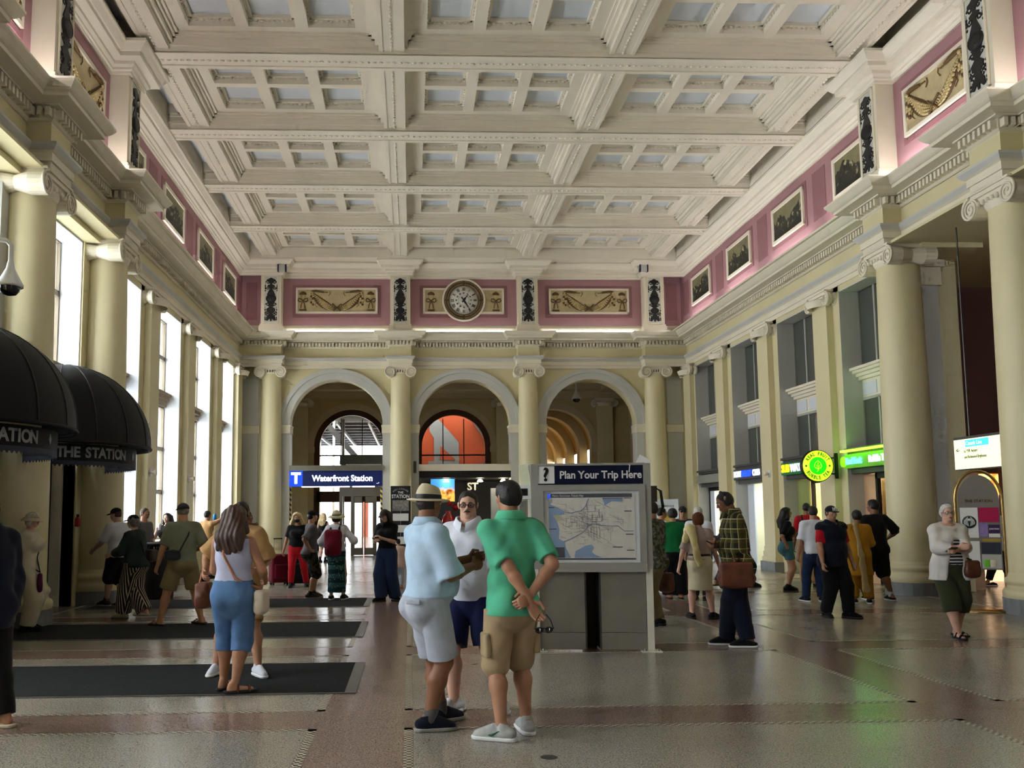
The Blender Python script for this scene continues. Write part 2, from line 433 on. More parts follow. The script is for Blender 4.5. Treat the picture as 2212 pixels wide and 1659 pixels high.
# attic (pink frieze wall)
def attic():
    wl = MB().box(-6.1, -5.75, 15.95, 29.9, 7.64, 10.3); wl.box(-6.1, -5.5, YEND, 15.95, 7.64, 10.3)
    L = struct('wall_left', wl, 'pink')
    wr = MB().box(9.45, 9.8, 15.95, 29.9, 7.64, 10.3); wr.box(9.2, 9.8, YEND, 15.95, 7.64, 10.3)
    R = struct('wall_right', wr, 'pink')
    B = struct('wall_back', MB().box(-6.1, 9.8, 29.65, 30.2, 7.64, 10.3), 'pink')
    # base moulding under the pink field
    P = [(-.001, 7.64), (.10, 7.64), (.10, 7.86), (.07, 7.90), (.05, 7.93), (.02, 7.96), (0, 7.98)]
    PA = PL+[(-5.75, 29.65), (BCX[0]-.34, 29.65), (BCX[0]-.34, 29.2)]+PB[1:-1][0:0]
    for f, W in ((lambda x: x, L), (mx, R)):
        pts = [(f(x), y) for x, y in [(-5.75, 29.65), (-5.75, 16.3)]]
        if f(0) == 0: pts = pts[::-1]
        sweep(MB(), pts, P).build('base_moulding', 'cream', W)
    sweep(MB(), [(-5.75, 29.65), (9.45, 29.65)], P).build('base_moulding', 'cream', B)
    # piers
    pm = MB().box(-.34, .34, -.45, .02, 7.64, 9.62); pm.box(-.40, .40, -.51, .02, 7.64, 7.86); pm.box(-.37, .37, -.48, .02, 7.86, 7.93)
    pm = pm.mesh('pier')
    for x in BCX: obj('pier', pm, 'cream', B, (x, 29.65, 0))
    for yc in COLY:
        obj('pier', pm, 'cream', L, (-5.6, yc, 0), (0, 0, PI/2)); obj('pier', pm, 'cream', R, (9.3, yc, 0), (0, 0, -PI/2))
    # sunk borders (darker pink) round panels
    def border(W, x, y, rz, w, h, plain=False):
        z = 8.82
        if plain: obj('sunk_panel', MB().box(-w/2, w/2, -.012, .0, z-h/2, z+h/2).mesh('sp'), 'dark_pink', W, (x, y, 0), (0, 0, rz)); return
        b = MB(); e = .10
        for r in ((-w/2-e, w/2+e, z-h/2-e, z-h/2), (-w/2-e, w/2+e, z+h/2, z+h/2+e), (-w/2-e, -w/2, z-h/2, z+h/2), (w/2, w/2+e, z-h/2, z+h/2)): b.box(r[0], r[1], -.012, 0, r[2], r[3])
        b.build('sunk_border', 'dark_pink', W, loc=(x, y, 0), rot=(0, 0, rz))
    for x in ACX: border(B, x, 29.65, 0, 2.83, .93)
    for x in (-5.42, 9.12): border(B, x, 29.65, 0, .38, 1.3, True)
    mids = [(YK[i]+YK[i+1])/2 for i in range(len(YK)-1)]
    for y in mids:
        if y < 3: continue
        if y > 16:
            border(L, -5.75, y, PI/2, 1.80, .93); border(R, 9.45, y, -PI/2, 1.80, .93)
            border(L, -5.75, y+1.64, PI/2, .62, 1.15, True); border(R, 9.45, y+1.64, -PI/2, .62, 1.15, True)
        else:
            border(L, -5.5, y, PI/2, 1.86, .93); border(R, 9.2, y, -PI/2, 1.86, .93)
    return L, R, B
WALL_L, WALL_R, WALL_B = attic()

# cove tubes on the ledge
def cove(name, pts_list, label, tm='tube_white'):
    for p0, p1, lab in pts_list:
        o = empty(name, ((p0[0]+p1[0])/2, (p0[1]+p1[1])/2, 7.645), label=lab, cat='light', group='cove light tubes on the cornice')
        c = Vector(((p0[0]+p1[0])/2, (p0[1]+p1[1])/2, 0))
        a, b = Vector((*p0, .10))-c, Vector((*p1, .10))-c
        MB().tube([a, b], .022, 8).build('lamp_tube', tm, o)
        MB().tube([Vector((a.x, a.y, .045)), Vector((b.x, b.y, .045))], .035, 4).build('housing', 'white_paint', o)
bl = [((BCX[i]+.5, 29.42), (BCX[i+1]-.5, 29.42)) for i in range(3)]
cove('cove_light', [(a, b, f'glowing white light tube on the cornice ledge below the {n}') for (a, b), n in zip(bl, ('left garland panel', 'wall clock', 'right garland panel'))], None)
sl = []
BN = ['bay nearest the camera', 'second bay from the camera', 'third bay, between the big columns', 'fourth bay, first with a mountain painting', 'fifth bay, second mountain painting', 'sixth bay, third mountain painting', 'last bay beside the end wall']
for i in range(4, len(YK)-1):
    y0, y1 = YK[i]+.5, YK[i+1]-.5
    if y0 > 28: continue
    xl = -5.25 if y0 < 15.9 else -5.5
    sl += [((xl, y0), (xl, y1), f'light tube on the left cornice ledge, {BN[i-4]}'), ((mx(xl), y0), (mx(xl), y1), f'light tube on the right cornice ledge, {BN[i-4]}')]
cove('cove_light', sl, None, 'tube_side')

# ------------------------------------------------------------------ ceiling
def ceiling():
    C = struct('ceiling', MB().box(-6.6, 10.3, YEND, 30.2, 10.66, 10.9), 'pale_blue')
    beads = MB()
    # transverse beams
    tb = MB().box(-5.75, 9.45, -.285, .285, 10.09, 10.2); tb.box(-5.75, 9.45, -.33, .33, 10.2, 10.34); tb.box(-5.75, 9.45, -.38, .38, 10.34, 10.39); tb.box(-5.75, 9.45, -.43, .43, 10.39, 10.66)
    for y in (-.235, .235): tb.box(-5.75, 9.45, y-.05, y+.05, 10.07, 10.1)
    tb = tb.mesh('tbeam')
    bd = MB(); n = 120
    for i in range(n):
        x = -5.6+15.0*(i+.5)/n; bd.ball((x, 0, 10.085), (.045, .03, .022), 5, 4)
    bd = bd.mesh('tbeads')
    for y in YK:
        if y > 29: continue
        o = obj('transverse_beam', tb, 'ceiling_cream', C, (0, y, 0)); obj('bead_course', bd, 'ceiling_cream', o, kind='stuff')
    MB().box(-5.75, 9.45, 28.7, 29.9, 10.09, 10.66).build('transverse_beam', 'ceiling_cream', C)
    # longitudinal beams, one length per bay
    L = 3.28-.56
    lb = MB().box(-.24, .24, -L/2, L/2, 10.16, 10.3); lb.box(-.31, .31, -L/2, L/2, 10.25, 10.34); lb.box(-.37, .37, -L/2, L/2, 10.34, 10.39); lb.box(-.43, .43, -L/2, L/2, 10.39, 10.66)
    for x in (-.2, .2): lb.box(x-.04, x+.04, -L/2, L/2, 10.145, 10.17)
    lb = lb.mesh('lbeam')
    bl = MB()
    for i in range(24): bl.ball((0, -L/2+L*(i+.5)/24, 10.155), (.03, .05, .025), 5, 4)
    bl = bl.mesh('lbeads')
    # coffer frames and panels
    wx, wy = 3.5, 2.42
    fr = MB(); cw, ch = .86, .97; gx = (wx-3*cw)/4; gy = (wy-2*ch)/3
    xs = [-wx/2+gx*(i+1)+cw*i for i in range(3)]; ys = [-wy/2+gy*(j+1)+ch*j for j in range(2)]
    X = [-wx/2]+[v for x in xs for v in (x, x+cw)]+[wx/2]
    for i in range(0, 8, 2): fr.box(X[i], X[i+1], -wy/2, wy/2, 10.43, 10.64)
    Yv = [-wy/2]+[v for y in ys for v in (y, y+ch)]+[wy/2]
    for j in range(0, 6, 2):
        for i in range(3): fr.box(xs[i], xs[i]+cw, Yv[j], Yv[j+1], 10.43, 10.64)
    fr = fr.mesh('frame')
    pn = MB(); e = .07                                       # recessed inner moulding + panel
    pn.box(-cw/2, cw/2, -ch/2, ch/2, 10.63, 10.655); pn = pn.mesh('panel')
    ed = MB()
    for r in ((-cw/2, cw/2, -ch/2, -ch/2+e), (-cw/2, cw/2, ch/2-e, ch/2), (-cw/2, -cw/2+e, -ch/2, ch/2), (cw/2-e, cw/2, -ch/2, ch/2)): ed.box(*r, 10.56, 10.64)
    for s in (-1, 1):
        for i in range(9):
            ed.cbox((-cw/2+cw*(i+.5)/9, s*(ch/2-.012), 10.545), (.05, .03, .03)); ed.cbox((s*(cw/2-.012), -ch/2+ch*(i+.5)/9, 10.545), (.03, .05, .03))
    ed = ed.mesh('edge')
    side = MB(); sw = 1.0
    side.box(-sw/2, sw/2, -1.2, 1.2, 10.6, 10.65); side = side.mesh('side')
    for i in range(len(YK)-1):
        yc = (YK[i]+YK[i+1])/2
        for x in BCX:
            o = obj('longitudinal_beam', lb, 'ceiling_cream', C, (x, yc, 0)); obj('bead_course', bl, 'ceiling_cream', o, kind='stuff')
        for xc in ACX:
            f = obj('coffer_frame', fr, 'ceiling_cream', C, (xc, yc, 0))
            if yc < 8: continue
            for x in xs:
                for y in ys:
                    p = obj('coffer_panel', pn, 'pale_blue', f, (x+cw/2, y+ch/2, 0))
                    obj('coffer_edge', ed, 'ceiling_cream', f, (x+cw/2, y+ch/2, 0))
        for x in (-5.45, 9.15): obj('side_panel', side, 'pale_blue', C, (x, yc, 0))
    for x in (-5.85, 9.55): MB().box(x-.5, x+.5, YEND, 29.9, 10.12, 10.66).build('edge_beam', 'ceiling_cream', C)
    return C
CEIL = ceiling()
# ------------------------------------------------------------------ side walls: pilaster bays
mat('glass_window', (235, 242, 245), .05, 0, alpha=.12, spec=.5)
mat('glass_dark', (104, 108, 100), .04, 0, spec=1.0, metal=.45)
mat('frame_tan', (128, 116, 98), .5, .06, 4)
mat('frame_grey', (172, 172, 160), .5, .04)
mat('window_stone', (168, 152, 128), .6, .1, 5)
win_no = [0]; door_no = [0]
PSH = MB().box(-.34, .34, -.15, .0, .62, 6.2); PSH.box(-.42, .42, -.2, 0, .24, .36); PSH.box(-.39, .39, -.18, 0, .36, .5); PSH.box(-.36, .36, -.165, 0, .5, .62)
PSH = PSH.mesh('pilaster'); PPL = MB().box(-.46, .46, -.24, 0, 0, .24).mesh('pplinth')
def bays(side):
    """local frame: u along wall = world y ; wall plane x"""
    f = (lambda x: x) if side == 'left' else mx
    rz = PI/2 if side == 'left' else -PI/2
    W = WALL_L if side == 'left' else WALL_R
    pl = -5.75
    def bx(mb, xa, xb, y0, y1, z0, z1):
        a, b = sorted((f(xa), f(xb))); return mb.box(a, b, y0, y1, z0, z1)
    m = MB()
    for y in YK[7:]:                                     # piers behind the pilasters
        y0, y1 = y-.62, min(y+.62, 29.7)
        if side == 'right' and y < 16: y0 = 16.25
        bx(m, -6.9, pl, y0, y1, 0, 6.47)
    bx(m, -6.9, pl, 15.4, 29.7, 6.36, 7.62)
    m.build('wall_pier', 'wall_yellow', W)
    for y in YK[8:]:
        o = obj('pilaster', PSH, 'column_yellow', W, (f(pl), y-(.2 if y > 29 else 0), 0), (0, 0, rz))
        obj('capital', CAPP[0], 'cream', o, (0, -.07, 6.2)); obj('volute', CAPP[1], 'cream', o, (0, -.07, 6.2))
        obj('plinth', PPL, 'plinth_grey', o)
    # near part: recessed wall behind the big columns
    return f, rz, W, pl, bx
fL, rzL, WL, plL, bL = bays('left'); fR, rzR, WR, plR, bR = bays('right')

def glass_grid(root, bx, xg, y0, y1, z0, z1, nv, zs, fm, gm, th=.035, pane='pane'):
    """frame bars + panes in plane x=xg"""
    fr = MB(); w = (y1-y0)/nv
    for i in range(nv+1): bx(fr, xg-th, xg+th, y0+w*i-th, y0+w*i+th, z0, z1)
    for z in [z0]+zs+[z1]: bx(fr, xg-th, xg+th, y0, y1, z-th, z+th)
    fr.build('window_frame', fm, root)
    zz = [z0]+zs+[z1]
    for i in range(nv):
        for j in range(len(zz)-1):
            bx(MB(), xg-.004, xg+.004, y0+w*i+th, y0+w*(i+1)-th, zz[j]+th, zz[j+1]-th).build(pane, gm, root)

# left windows
def left_window(y, near=False):
    win_no[0] += 1
    y0, y1 = y-1.02, y+1.02; pl = -5.75 if not near else -5.78; xg = pl-.42
    jm = MB()
    zb = .95 if not near else 4.0
    bL(jm, xg-.3, pl-.002, y0, y0+.02, zb, 6.36); bL(jm, xg-.3, pl-.002, y1-.02, y1, zb, 6.36); bL(jm, xg-.3, pl-.002, y0, y1, 6.33, 6.36)
    R = struct(f'window_{win_no[0]}', jm, 'white_paint')
    if not near:
        s = MB(); bL(s, pl-.6, pl+.06, y0, y1, .86, .95); s.build('window_sill', 'cream', R)
        s = MB(); bL(s, pl-.6, pl-.1, y0, y1, 0, .86); s.build('wall_below_sill', 'wall_yellow', R)
        glass_grid(R, bL, xg, y0, y1, .95, 4.2, 2, [2.1, 3.15], 'frame_tan', 'glass_window', .05)
    else:
        s = MB(); bL(s, xg, pl+.10, y0, y1, 3.9, 4.0); bL(s, xg, pl+.04, y0, y1, 3.78, 3.9); s.build('window_sill', 'window_stone', R)
        p = MB(); bL(p, xg-.1, pl-.12, y0, y1, 2.62, 3.78); p.build('panelled_spandrel', 'window_stone', R)
        for k in range(3):
            q = MB(); w = (y1-y0)/3; bL(q, pl-.12, pl-.09, y0+w*k+.08, y0+w*(k+1)-.08, 3.0, 3.6); q.build('spandrel_panel', 'window_stone', R)
    s = MB()
    if not near:
        for d, a, b in ((.12, 4.45, 4.52), (.06, 4.36, 4.45), (0, 4.2, 4.36)): bL(s, xg-.1, xg+.10+d, y0, y1, a, b)
        s.build('transom_shelf', 'window_stone', R)
    glass_grid(R, bL, xg, y0, y1, 4.5 if not near else 4.0, 6.36, 2, [5.4], 'frame_tan', 'glass_window', .05)
    return R
for i in range(7, 11): left_window((YK[i]+YK[i+1])/2)
for i in range(5, 7): left_window((YK[i]+YK[i+1])/2, True)
# left near wall (behind columns), with doors below the awnings
m = MB()
for y in YK[:7]: bL(m, -6.9, -5.78, y-.62, y+.62, 0, 6.47)
bL(m, -6.9, -5.78, 15.33, 15.95+.62, 0, 6.47); bL(m, -6.9, -5.5, YEND, 15.4, 6.36, 7.62); bL(m, -6.2, -5.2, YEND, 16.3, 6.45, 6.5)
m.build('near_wall', 'wall_yellow', WL)
m = MB()
for y in YK[5:7]: bL(m, -5.78, -5.70, y-.58, y-.36, .24, 6.2); bL(m, -5.78, -5.70, y+.36, y+.58, .24, 6.2)
m.build('anta', 'grey_trim', WL)
m = MB()
for y in YK[4:7]: bL(m, -5.78, -5.66, y-.62, y+.62, 0, .26)
m.build('wall_plinth', 'plinth_grey', WL)
for i in (5, 6):
    y = (YK[i]+YK[i+1])/2; door_no[0] += 1
    d = MB()
    for a, b in ((-.95, -.83), (-.06, .06), (.83, .95)): bL(d, -6.25, -6.15, y+a, y+b, 0, 2.5)
    bL(d, -6.25, -6.15, y-.95, y+.95, 2.38, 2.5); bL(d, -6.25, -6.15, y-.95, y+.95, 0, .12)
    D = struct(f'door_{door_no[0]}', d, 'black')
    for a in (-.83, .06): p = MB(); bL(p, -6.21, -6.20, y+a, y+a+.77, .12, 2.38); p.build('door_pane', mat('door_glass', (120, 130, 138), .05, 0, spec=.8), D)
    for a in (-1.05, .95): p = MB(); bL(p, -6.25, -5.98, y+a, y+a+.1, 0, 2.6); p.build('door_jamb', 'cream', D)
# windows of the hall behind the camera (left and right) keep the daylight coming
m = MB(); bL(m, -6.9, -5.8, YEND, YK[2]+.7, 0, 6.47); m.build('light_block_wall', 'wall_yellow', WL)  # unseen wall added in place of windows to cut daylight from behind
for i in range(2, 5):
    y = (YK[i]+YK[i+1])/2; win_no[0] += 1
    R = empty(f'window_{win_no[0]}', (0, 0, 0), kind='structure')
    glass_grid(R, bL, -6.2, y-1.02, y+1.02, .95, 6.36, 2, [2.4, 3.9, 5.2], 'frame_tan', 'glass_window', .05)
    s = MB(); bL(s, -6.9, -5.8, y-1.02, y+1.02, 0, .95); s.build('wall_below_sill', 'wall_yellow', R)

# right windows over the shops
mat('sign_band', (70, 70, 68), .5, .04)
def right_bay(y, idx):
    win_no[0] += 1
    y0, y1 = y-1.02, y+1.02; pl = -5.75; xg = pl-.45
    jm = MB()
    for a, b in ((y0, y0+.02), (y1-.02, y1)): bR(jm, xg-.1, pl-.002, a, b, 0, 6.36)
    bR(jm, xg-.1, pl-.002, y0, y1, 6.33, 6.36)
    R = struct(f'window_{win_no[0]}', jm, 'grey_trim')
    s = MB()
    for d, a, b in ((.30, 4.56, 4.62), (.24, 4.50, 4.56), (.16, 4.43, 4.50), (.10, 4.36, 4.43)): bR(s, xg-.05, xg+d, y0, y1, a, b)
    s.build('transom_shelf', 'cream', R)
    p = MB(); bR(p, xg-.05, xg+.02, y0, y1, 3.95, 4.36); p.build('transom_panel', 'cream', R)
    w = (y1-y0)/3
    for k in range(3):
        p = MB(); bR(p, xg+.02, xg+.035, y0+w*k+.07, y0+w*(k+1)-.07, 4.02, 4.30); p.build('raised_panel', 'white_paint', R)
    glass_grid(R, bR, xg, y0, y1, 4.62, 6.36, 3, [], 'frame_grey', 'glass_dark', .03)
    glass_grid(R, bR, xg, y0, y1, 2.85, 3.95, 3, [], 'frame_grey', 'glass_dark', .03)
    s = MB(); bR(s, xg-.05, pl-.08, y0, y1, 2.32, 2.42); bR(s, xg-.05, pl-.12, y0, y1, 2.42, 2.74); bR(s, xg-.05, pl-.02, y0, y1, 2.74, 2.80); bR(s, xg-.05, pl+.05, y0, y1, 2.80, 2.86)
    s.build('shop_lintel', 'sign_band', R)
    return R
RB = [right_bay((YK[i]+YK[i+1])/2, i) for i in range(7, 11)]
# back of the right windows so that the glass reads dark, shop rooms below are open
m = MB(); bR(m, -6.9, -6.85, 17.4, 29.7, 2.5, 6.4); m.build('window_backing', 'bay_grey', WR)

# right column bays: antae, corridor beyond
m = MB(); bR(m, -6.5, -5.9, 16.2, 17.0, .3, 5.85); m.build('anta', 'grey_trim', WR)
m = MB(); bR(m, -6.55, -5.85, 16.15, 17.0, 5.85, 6.47); bR(m, -6.6, -5.8, 16.1, 17.0, 6.2, 6.34); bR(m, -6.55, -5.85, 16.15, 17.0, .24, .42); m.build('anta_capital', 'cream', WR)
m = MB(); bR(m, -6.6, -5.8, 16.05, 17.0, 0, .24); m.build('wall_plinth', 'plinth_grey', WR)
m = MB(); bR(m, -7.0, -6.5, 17.3, 18.9, 0, 6.47); bR(m, -6.9, -5.2, YEND, 16.3, 6.45, 6.5); bR(m, -6.9, -5.5, YEND, 16.3, 6.5, 7.62); bR(m, -9.5, -6.9, YEND, 18.9, 6.45, 6.55)
for y in YK[:5]: bR(m, -6.7, -5.9, y-.5, y+.5, 0, 6.47)
m.build('near_wall', 'wall_yellow', WR)
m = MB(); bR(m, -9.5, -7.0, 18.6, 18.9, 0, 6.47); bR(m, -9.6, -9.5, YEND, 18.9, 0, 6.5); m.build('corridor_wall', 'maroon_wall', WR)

# ------------------------------------------------------------------ end wall with three arches
RA = 1.57; ZS = 4.54; NA = 28
def arch_pts(cx, r, zs, n=NA): return [(cx+r*math.cos(PI-PI*i/n), zs+r*math.sin(PI*i/n)) for i in range(n+1)]
def arch_wall(mb, x0, x1, cx, r, zs, zt, y0, y1):
    for y in (y0, y1):
        mb.add([(x0, y, 0), (cx-r, y, 0), (cx-r, y, zs), (cx-r, y, zt), (x0, y, zt)], [(0, 1, 2, 3, 4)])
        mb.add([(cx+r, y, 0), (x1, y, 0), (x1, y, zt), (cx+r, y, zt), (cx+r, y, zs)], [(0, 1, 2, 3, 4)])
        P = arch_pts(cx, r, zs); vs = []
        for x, z in P: vs += [(x, y, z), (x, y, zt)]
        mb.add(vs, [(2*i, 2*i+2, 2*i+3, 2*i+1) for i in range(len(P)-1)])
    P = [(cx-r, 0)]+arch_pts(cx, r, zs)+[(cx+r, 0)]; vs = []
    for x, z in P: vs += [(x, y0, z), (x, y1, z)]
    mb.add(vs, [(2*i, 2*i+2, 2*i+3, 2*i+1) for i in range(len(P)-1)], False)
def ring(mb, cx, zs, r0, r1, y0, y1, n=NA, z0=None):
    P0, P1 = arch_pts(cx, r0, zs, n), arch_pts(cx, r1, zs, n)
    vs = []
    for (a, b), (c, d) in zip(P0, P1): vs += [(a, y0, b), (c, y0, d), (c, y1, d), (a, y1, b)]
    fs = []
    for i in range(n):
        for k in range(4):
            l = (k+1) % 4; fs.append((4*i+k, 4*i+l, 4*i+4+l, 4*i+4+k))
    mb.add(vs, fs); mb.add(vs[:4], [(0, 1, 2, 3)]); mb.add(vs[-4:], [(3, 2, 1, 0)])
YW = 29.68
m = MB(); ed = [-6.9, -.33, 4.03, 10.6]
for i, cx in enumerate(ACX): arch_wall(m, ed[i], ed[i+1], cx, RA, ZS, 7.62, YW, 30.25)
m.build('arcade_wall', 'wall_yellow', WALL_B)
for cx in ACX:
    a = MB(); ring(a, cx, ZS, RA-.004, RA+.34, YW-.06, YW); ring(a, cx, ZS, RA+.22, RA+.36, YW-.10, YW); a.build('archivolt', 'grey_trim', WALL_B)
    for s in (-1, 1):
        x = cx+s*RA
        q = MB(); q.box(min(x-s*.03, x+s*.30), max(x-s*.03, x+s*.30), YW-.09, 30.28, ZS-.28, ZS-.02); q.box(min(x-s*.05, x+s*.32), max(x-s*.05, x+s*.32), YW-.11, 30.28, ZS-.06, ZS+.0); q.build('impost', 'cream', WALL_B)
        q = MB(); q.box(min(x-s*.008, x+s*.26), max(x-s*.008, x+s*.26), YW-.04, 30.26, .2, ZS-.28); q.build('arch_pier', 'grey_trim', WALL_B)
        q = MB(); q.box(min(x-s*.03, x+s*.30), max(x-s*.03, x+s*.30), YW-.08, 30.28, 0, .22); q.build('pier_plinth', 'plinth_grey', WALL_B)
for x in (-5.4, 9.1):                                   # corner bands between column and side wall
    MB().box(x-.3, x+.3, YW-.05, YW, ZS-.28, ZS-.02).build('string_course', 'cream', WALL_B)
    MB().box(x-.26, x+.26, YW-.03, YW, .2, ZS-.28).build('corner_panel', 'grey_trim', WALL_B); MB().box(x-.26, x+.26, YW-.03, YW, ZS, 6.2).build('corner_panel', 'grey_trim', WALL_B)

# passage behind the arcade
YI = 37.4
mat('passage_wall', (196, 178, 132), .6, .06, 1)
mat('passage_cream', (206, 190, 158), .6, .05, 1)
P = struct('wall_passage', MB().box(-7.0, -5.75, 30.25, 45, 0, 7.2).box(9.45, 10.2, 30.25, 45, 0, 7.2), 'passage_wall')
m = MB()
for i, cx in enumerate(ACX): arch_wall(m, ed[i], ed[i+1], cx, 1.6, 4.4, 7.2, YI, YI+.5)
m.build('inner_arcade', 'passage_wall', P)
struct('ceiling_passage', MB().box(-7, 10.6, 30.2, YI+.5, 7.0, 7.3), 'passage_cream')
m = MB()
for y in (31.0, 36.9): m.box(-6, 9.7, y-.35, y+.35, 6.75, 7.0)
for x in BCX: m.box(x-.3, x+.3, 30.3, YI, 6.7, 7.0)
m.box(-6, 9.7, YI-.12, YI, 6.45, 6.9); m.box(-6, 9.7, YI-.25, YI, 6.65, 6.78)
m.build('passage_cornice', 'passage_cream', P)
for x in BCX:
    o = obj('pilaster', PSH, 'passage_wall', P, (x, YI, 0)); obj('capital', CAPP[0], 'passage_cream', o, (0, -.07, 6.2)); obj('volute', CAPP[1], 'passage_cream', o, (0, -.07, 6.2))
for cx in ACX:
    a = MB(); ring(a, cx, 4.4, 1.6, 1.86, YI-.06, YI); a.build('archivolt', 'passage_cream', P)
    for s in (-1, 1):
        q = MB(); q.box(cx+s*1.73-.16, cx+s*1.73+.16, YI-.09, YI, 4.15, 4.4); q.build('impost', 'passage_cream', P)
# maroon arched niches on the right flank of the passage
for y in (32.4, 35.4):
    n = MB(); pts = [(y-1.0, .3)]+[(y+1.0*math.cos(PI-PI*i/16), 4.6+1.0*math.sin(PI*i/16)) for i in range(17)]+[(y+1.0, .3)]
    n.prism(pts, lambda u, v, w: (w, u, v), 9.42, 9.46); n.build('arched_niche', 'maroon_wall', P)
    n = MB(); pp = [(9.40, y+1.12*math.cos(PI-PI*i/16), 4.6+1.12*math.sin(PI*i/16)) for i in range(17)]
    n.tube([(9.40, y-1.12, .3)]+pp+[(9.40, y+1.12, .3)], .11, 6); n.build('niche_moulding', 'passage_cream', P)
# vaulted corridor seen through the right arch
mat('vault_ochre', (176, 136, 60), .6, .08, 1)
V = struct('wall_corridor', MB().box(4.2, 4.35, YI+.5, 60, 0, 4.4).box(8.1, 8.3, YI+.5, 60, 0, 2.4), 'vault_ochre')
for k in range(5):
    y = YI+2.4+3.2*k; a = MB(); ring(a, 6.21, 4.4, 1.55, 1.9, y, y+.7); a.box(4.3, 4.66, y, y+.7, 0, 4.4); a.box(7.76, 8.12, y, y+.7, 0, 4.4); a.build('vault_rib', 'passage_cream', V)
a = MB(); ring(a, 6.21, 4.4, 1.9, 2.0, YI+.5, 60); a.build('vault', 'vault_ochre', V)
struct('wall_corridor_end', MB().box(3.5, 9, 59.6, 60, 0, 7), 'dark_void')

# glazed brown portals in the left and middle inner arches
def portal(cx, kids):
    win_no[0] += 1
    f = MB(); ring(f, cx, 4.4, 1.36, 1.6, YI+.05, YI+.25); f.box(cx-1.6, cx-1.36, YI+.05, YI+.25, 0, 4.4); f.box(cx+1.36, cx+1.6, YI+.05, YI+.25, 0, 4.4)
    f.box(cx-1.5, cx+1.5, YI+.05, YI+.25, 2.05, 2.5)
    R = struct(f'window_{win_no[0]}', f, 'brown_wood')
    b = MB()
    b.box(cx-1.36, cx+1.36, YI+.1, YI+.16, 4.0, 4.06)
    for x in (-.45, .45): b.box(cx+x-.02, cx+x+.02, YI+.1, YI+.16, 2.5, 5.6)
    b.build('glazing_bar', 'black', R)
    g = MB(); P = arch_pts(cx, 1.36, 4.4, 20); g.add([(x, YI+.13, z) for x, z in [(cx-1.36, 2.5)]+P+[(cx+1.36, 2.5)]], [tuple(range(len(P)+2))]); g.build('pane', 'glass_window', R)
    return R
PO1 = portal(ACX[0], None); PO2 = portal(ACX[1], None)

# wall closing the hall behind the camera, three tall openings
m = MB()
for i, cx in enumerate(ACX): arch_wall(m, ed[i], ed[i+1], cx, RA, ZS, 10.7, YEND-.4, YEND)
WF = struct('wall_front', m, 'wall_yellow')
for cx in ACX:                                       # unseen timber boards added over each whole opening to block daylight from behind
    MB().box(cx-RA, cx+RA, YEND-.3, YEND-.2, 0, ZS).build('light_block_door', 'brown_wood', WF); MB().box(cx-RA, cx+RA, YEND-.3, YEND-.2, ZS, ZS+RA).build('light_block_fanlight', 'brown_wood', WF)
# daylight portals in the window openings (sampling guides only, no light of their own)
for i in range(2, 11):
    z0 = .95 if (i >= 7 or i < 5) else 4.0
    area_light('daylight_portal', (-6.35, (YK[i]+YK[i+1])/2, (z0+6.36)/2), (0, -PI/2, 0), 6.36-z0, 2.04, 1, portal=True)
for cx in ACX[:2]: area_light('daylight_portal', (cx, YI+.32, 3.0), (-PI/2, 0, 0), 2.7, 5.9, 1, portal=True)
# ------------------------------------------------------------------ relief panels, ornaments, paintings, clock
mat('frame_white', (236, 226, 206), .5, .03)
mat('relief_dark', (96, 70, 34), .5, .2, 9)
mat('relief_light', (196, 174, 124), .5, .1, 9)
mat('ornament_ground', (206, 206, 196), .6, .08, 6)
mat('clock_face', (236, 232, 222), .4, .02)
def framed(w, h, t=.05, e=.07):
    m = MB()
    for r in ((-w/2, w/2, -h/2, -h/2+e), (-w/2, w/2, h/2-e, h/2), (-w/2, -w/2+e, -h/2, h/2), (w/2-e, w/2, -h/2, h/2)): m.box(r[0], r[1], -t, 0, r[2], r[3])
    return m
def swag(dk, lt, w, h):
    """garland between two knots, tassels, crossed ribbon, trumpets"""
    x1, z1 = w*.42, h*.30; zb = -h*.30
    for s in (-1, 1):
        n = 17
        for i in range(n):
            t = i/(n-1); x = s*x1*(1-t); z = z1+(zb-z1)*(1-(1-t)**2)*1.0
            r = .05+.085*math.sin(PI*min(1, t*1.1)); dk.ball((x, -.008, z), (r*1.15, .03, r*1.15), 8, 5)
            for k in range(4):
                o = (k-1.5)*r*.62; lt.ball((x+s*o*.45, -.032, z+o), (r*.34, .02, r*.24), 6, 4)
        for i in range(6):                                   # hanging tassel
            z = z1-.07*i-.05; r = .035+.012*i*(1 if i < 4 else .3)
            for k in (-1, 1): (lt if (i+k) % 3 else dk).ball((s*x1+k*r*.6, -.025, z), (r*.8, .025, .045), 6, 4)
        dk.tube([(s*(x1-.03), -.03, z1), (s*(x1-.09), -.03, z1-.12), (s*(x1-.16), -.03, z1-.33), (s*(x1-.1), -.03, z1-.42), (s*(x1-.18), -.03, z1-.5)], .011, 5)
        dk.tube([(s*(x1+.02), -.03, z1+.05), (s*(x1-.12), -.04, z1+.07), (s*(x1-.4), -.04, z1+.03)], [.03, .045, .03], 6)
        dk.tube([(s*(x1-.4), -.03, z1+.03), (s*(x1-.55), -.03, z1+.02)], .014, 5)
        dk.tube([(s*(x1-.6), -.03, z1+.06), (s*(x1-.62), -.03, z1-.02), (s*(x1-.56), -.03, z1-.10)], .010, 5)
        dk.tube([(s*.16, -.045, zb+.16), (0, -.06, zb+.02), (-s*.13, -.045, zb-.09)], .02, 5)
        lt.ball((s*x1, -.04, z1+.02), (.045, .035, .045), 8, 5)
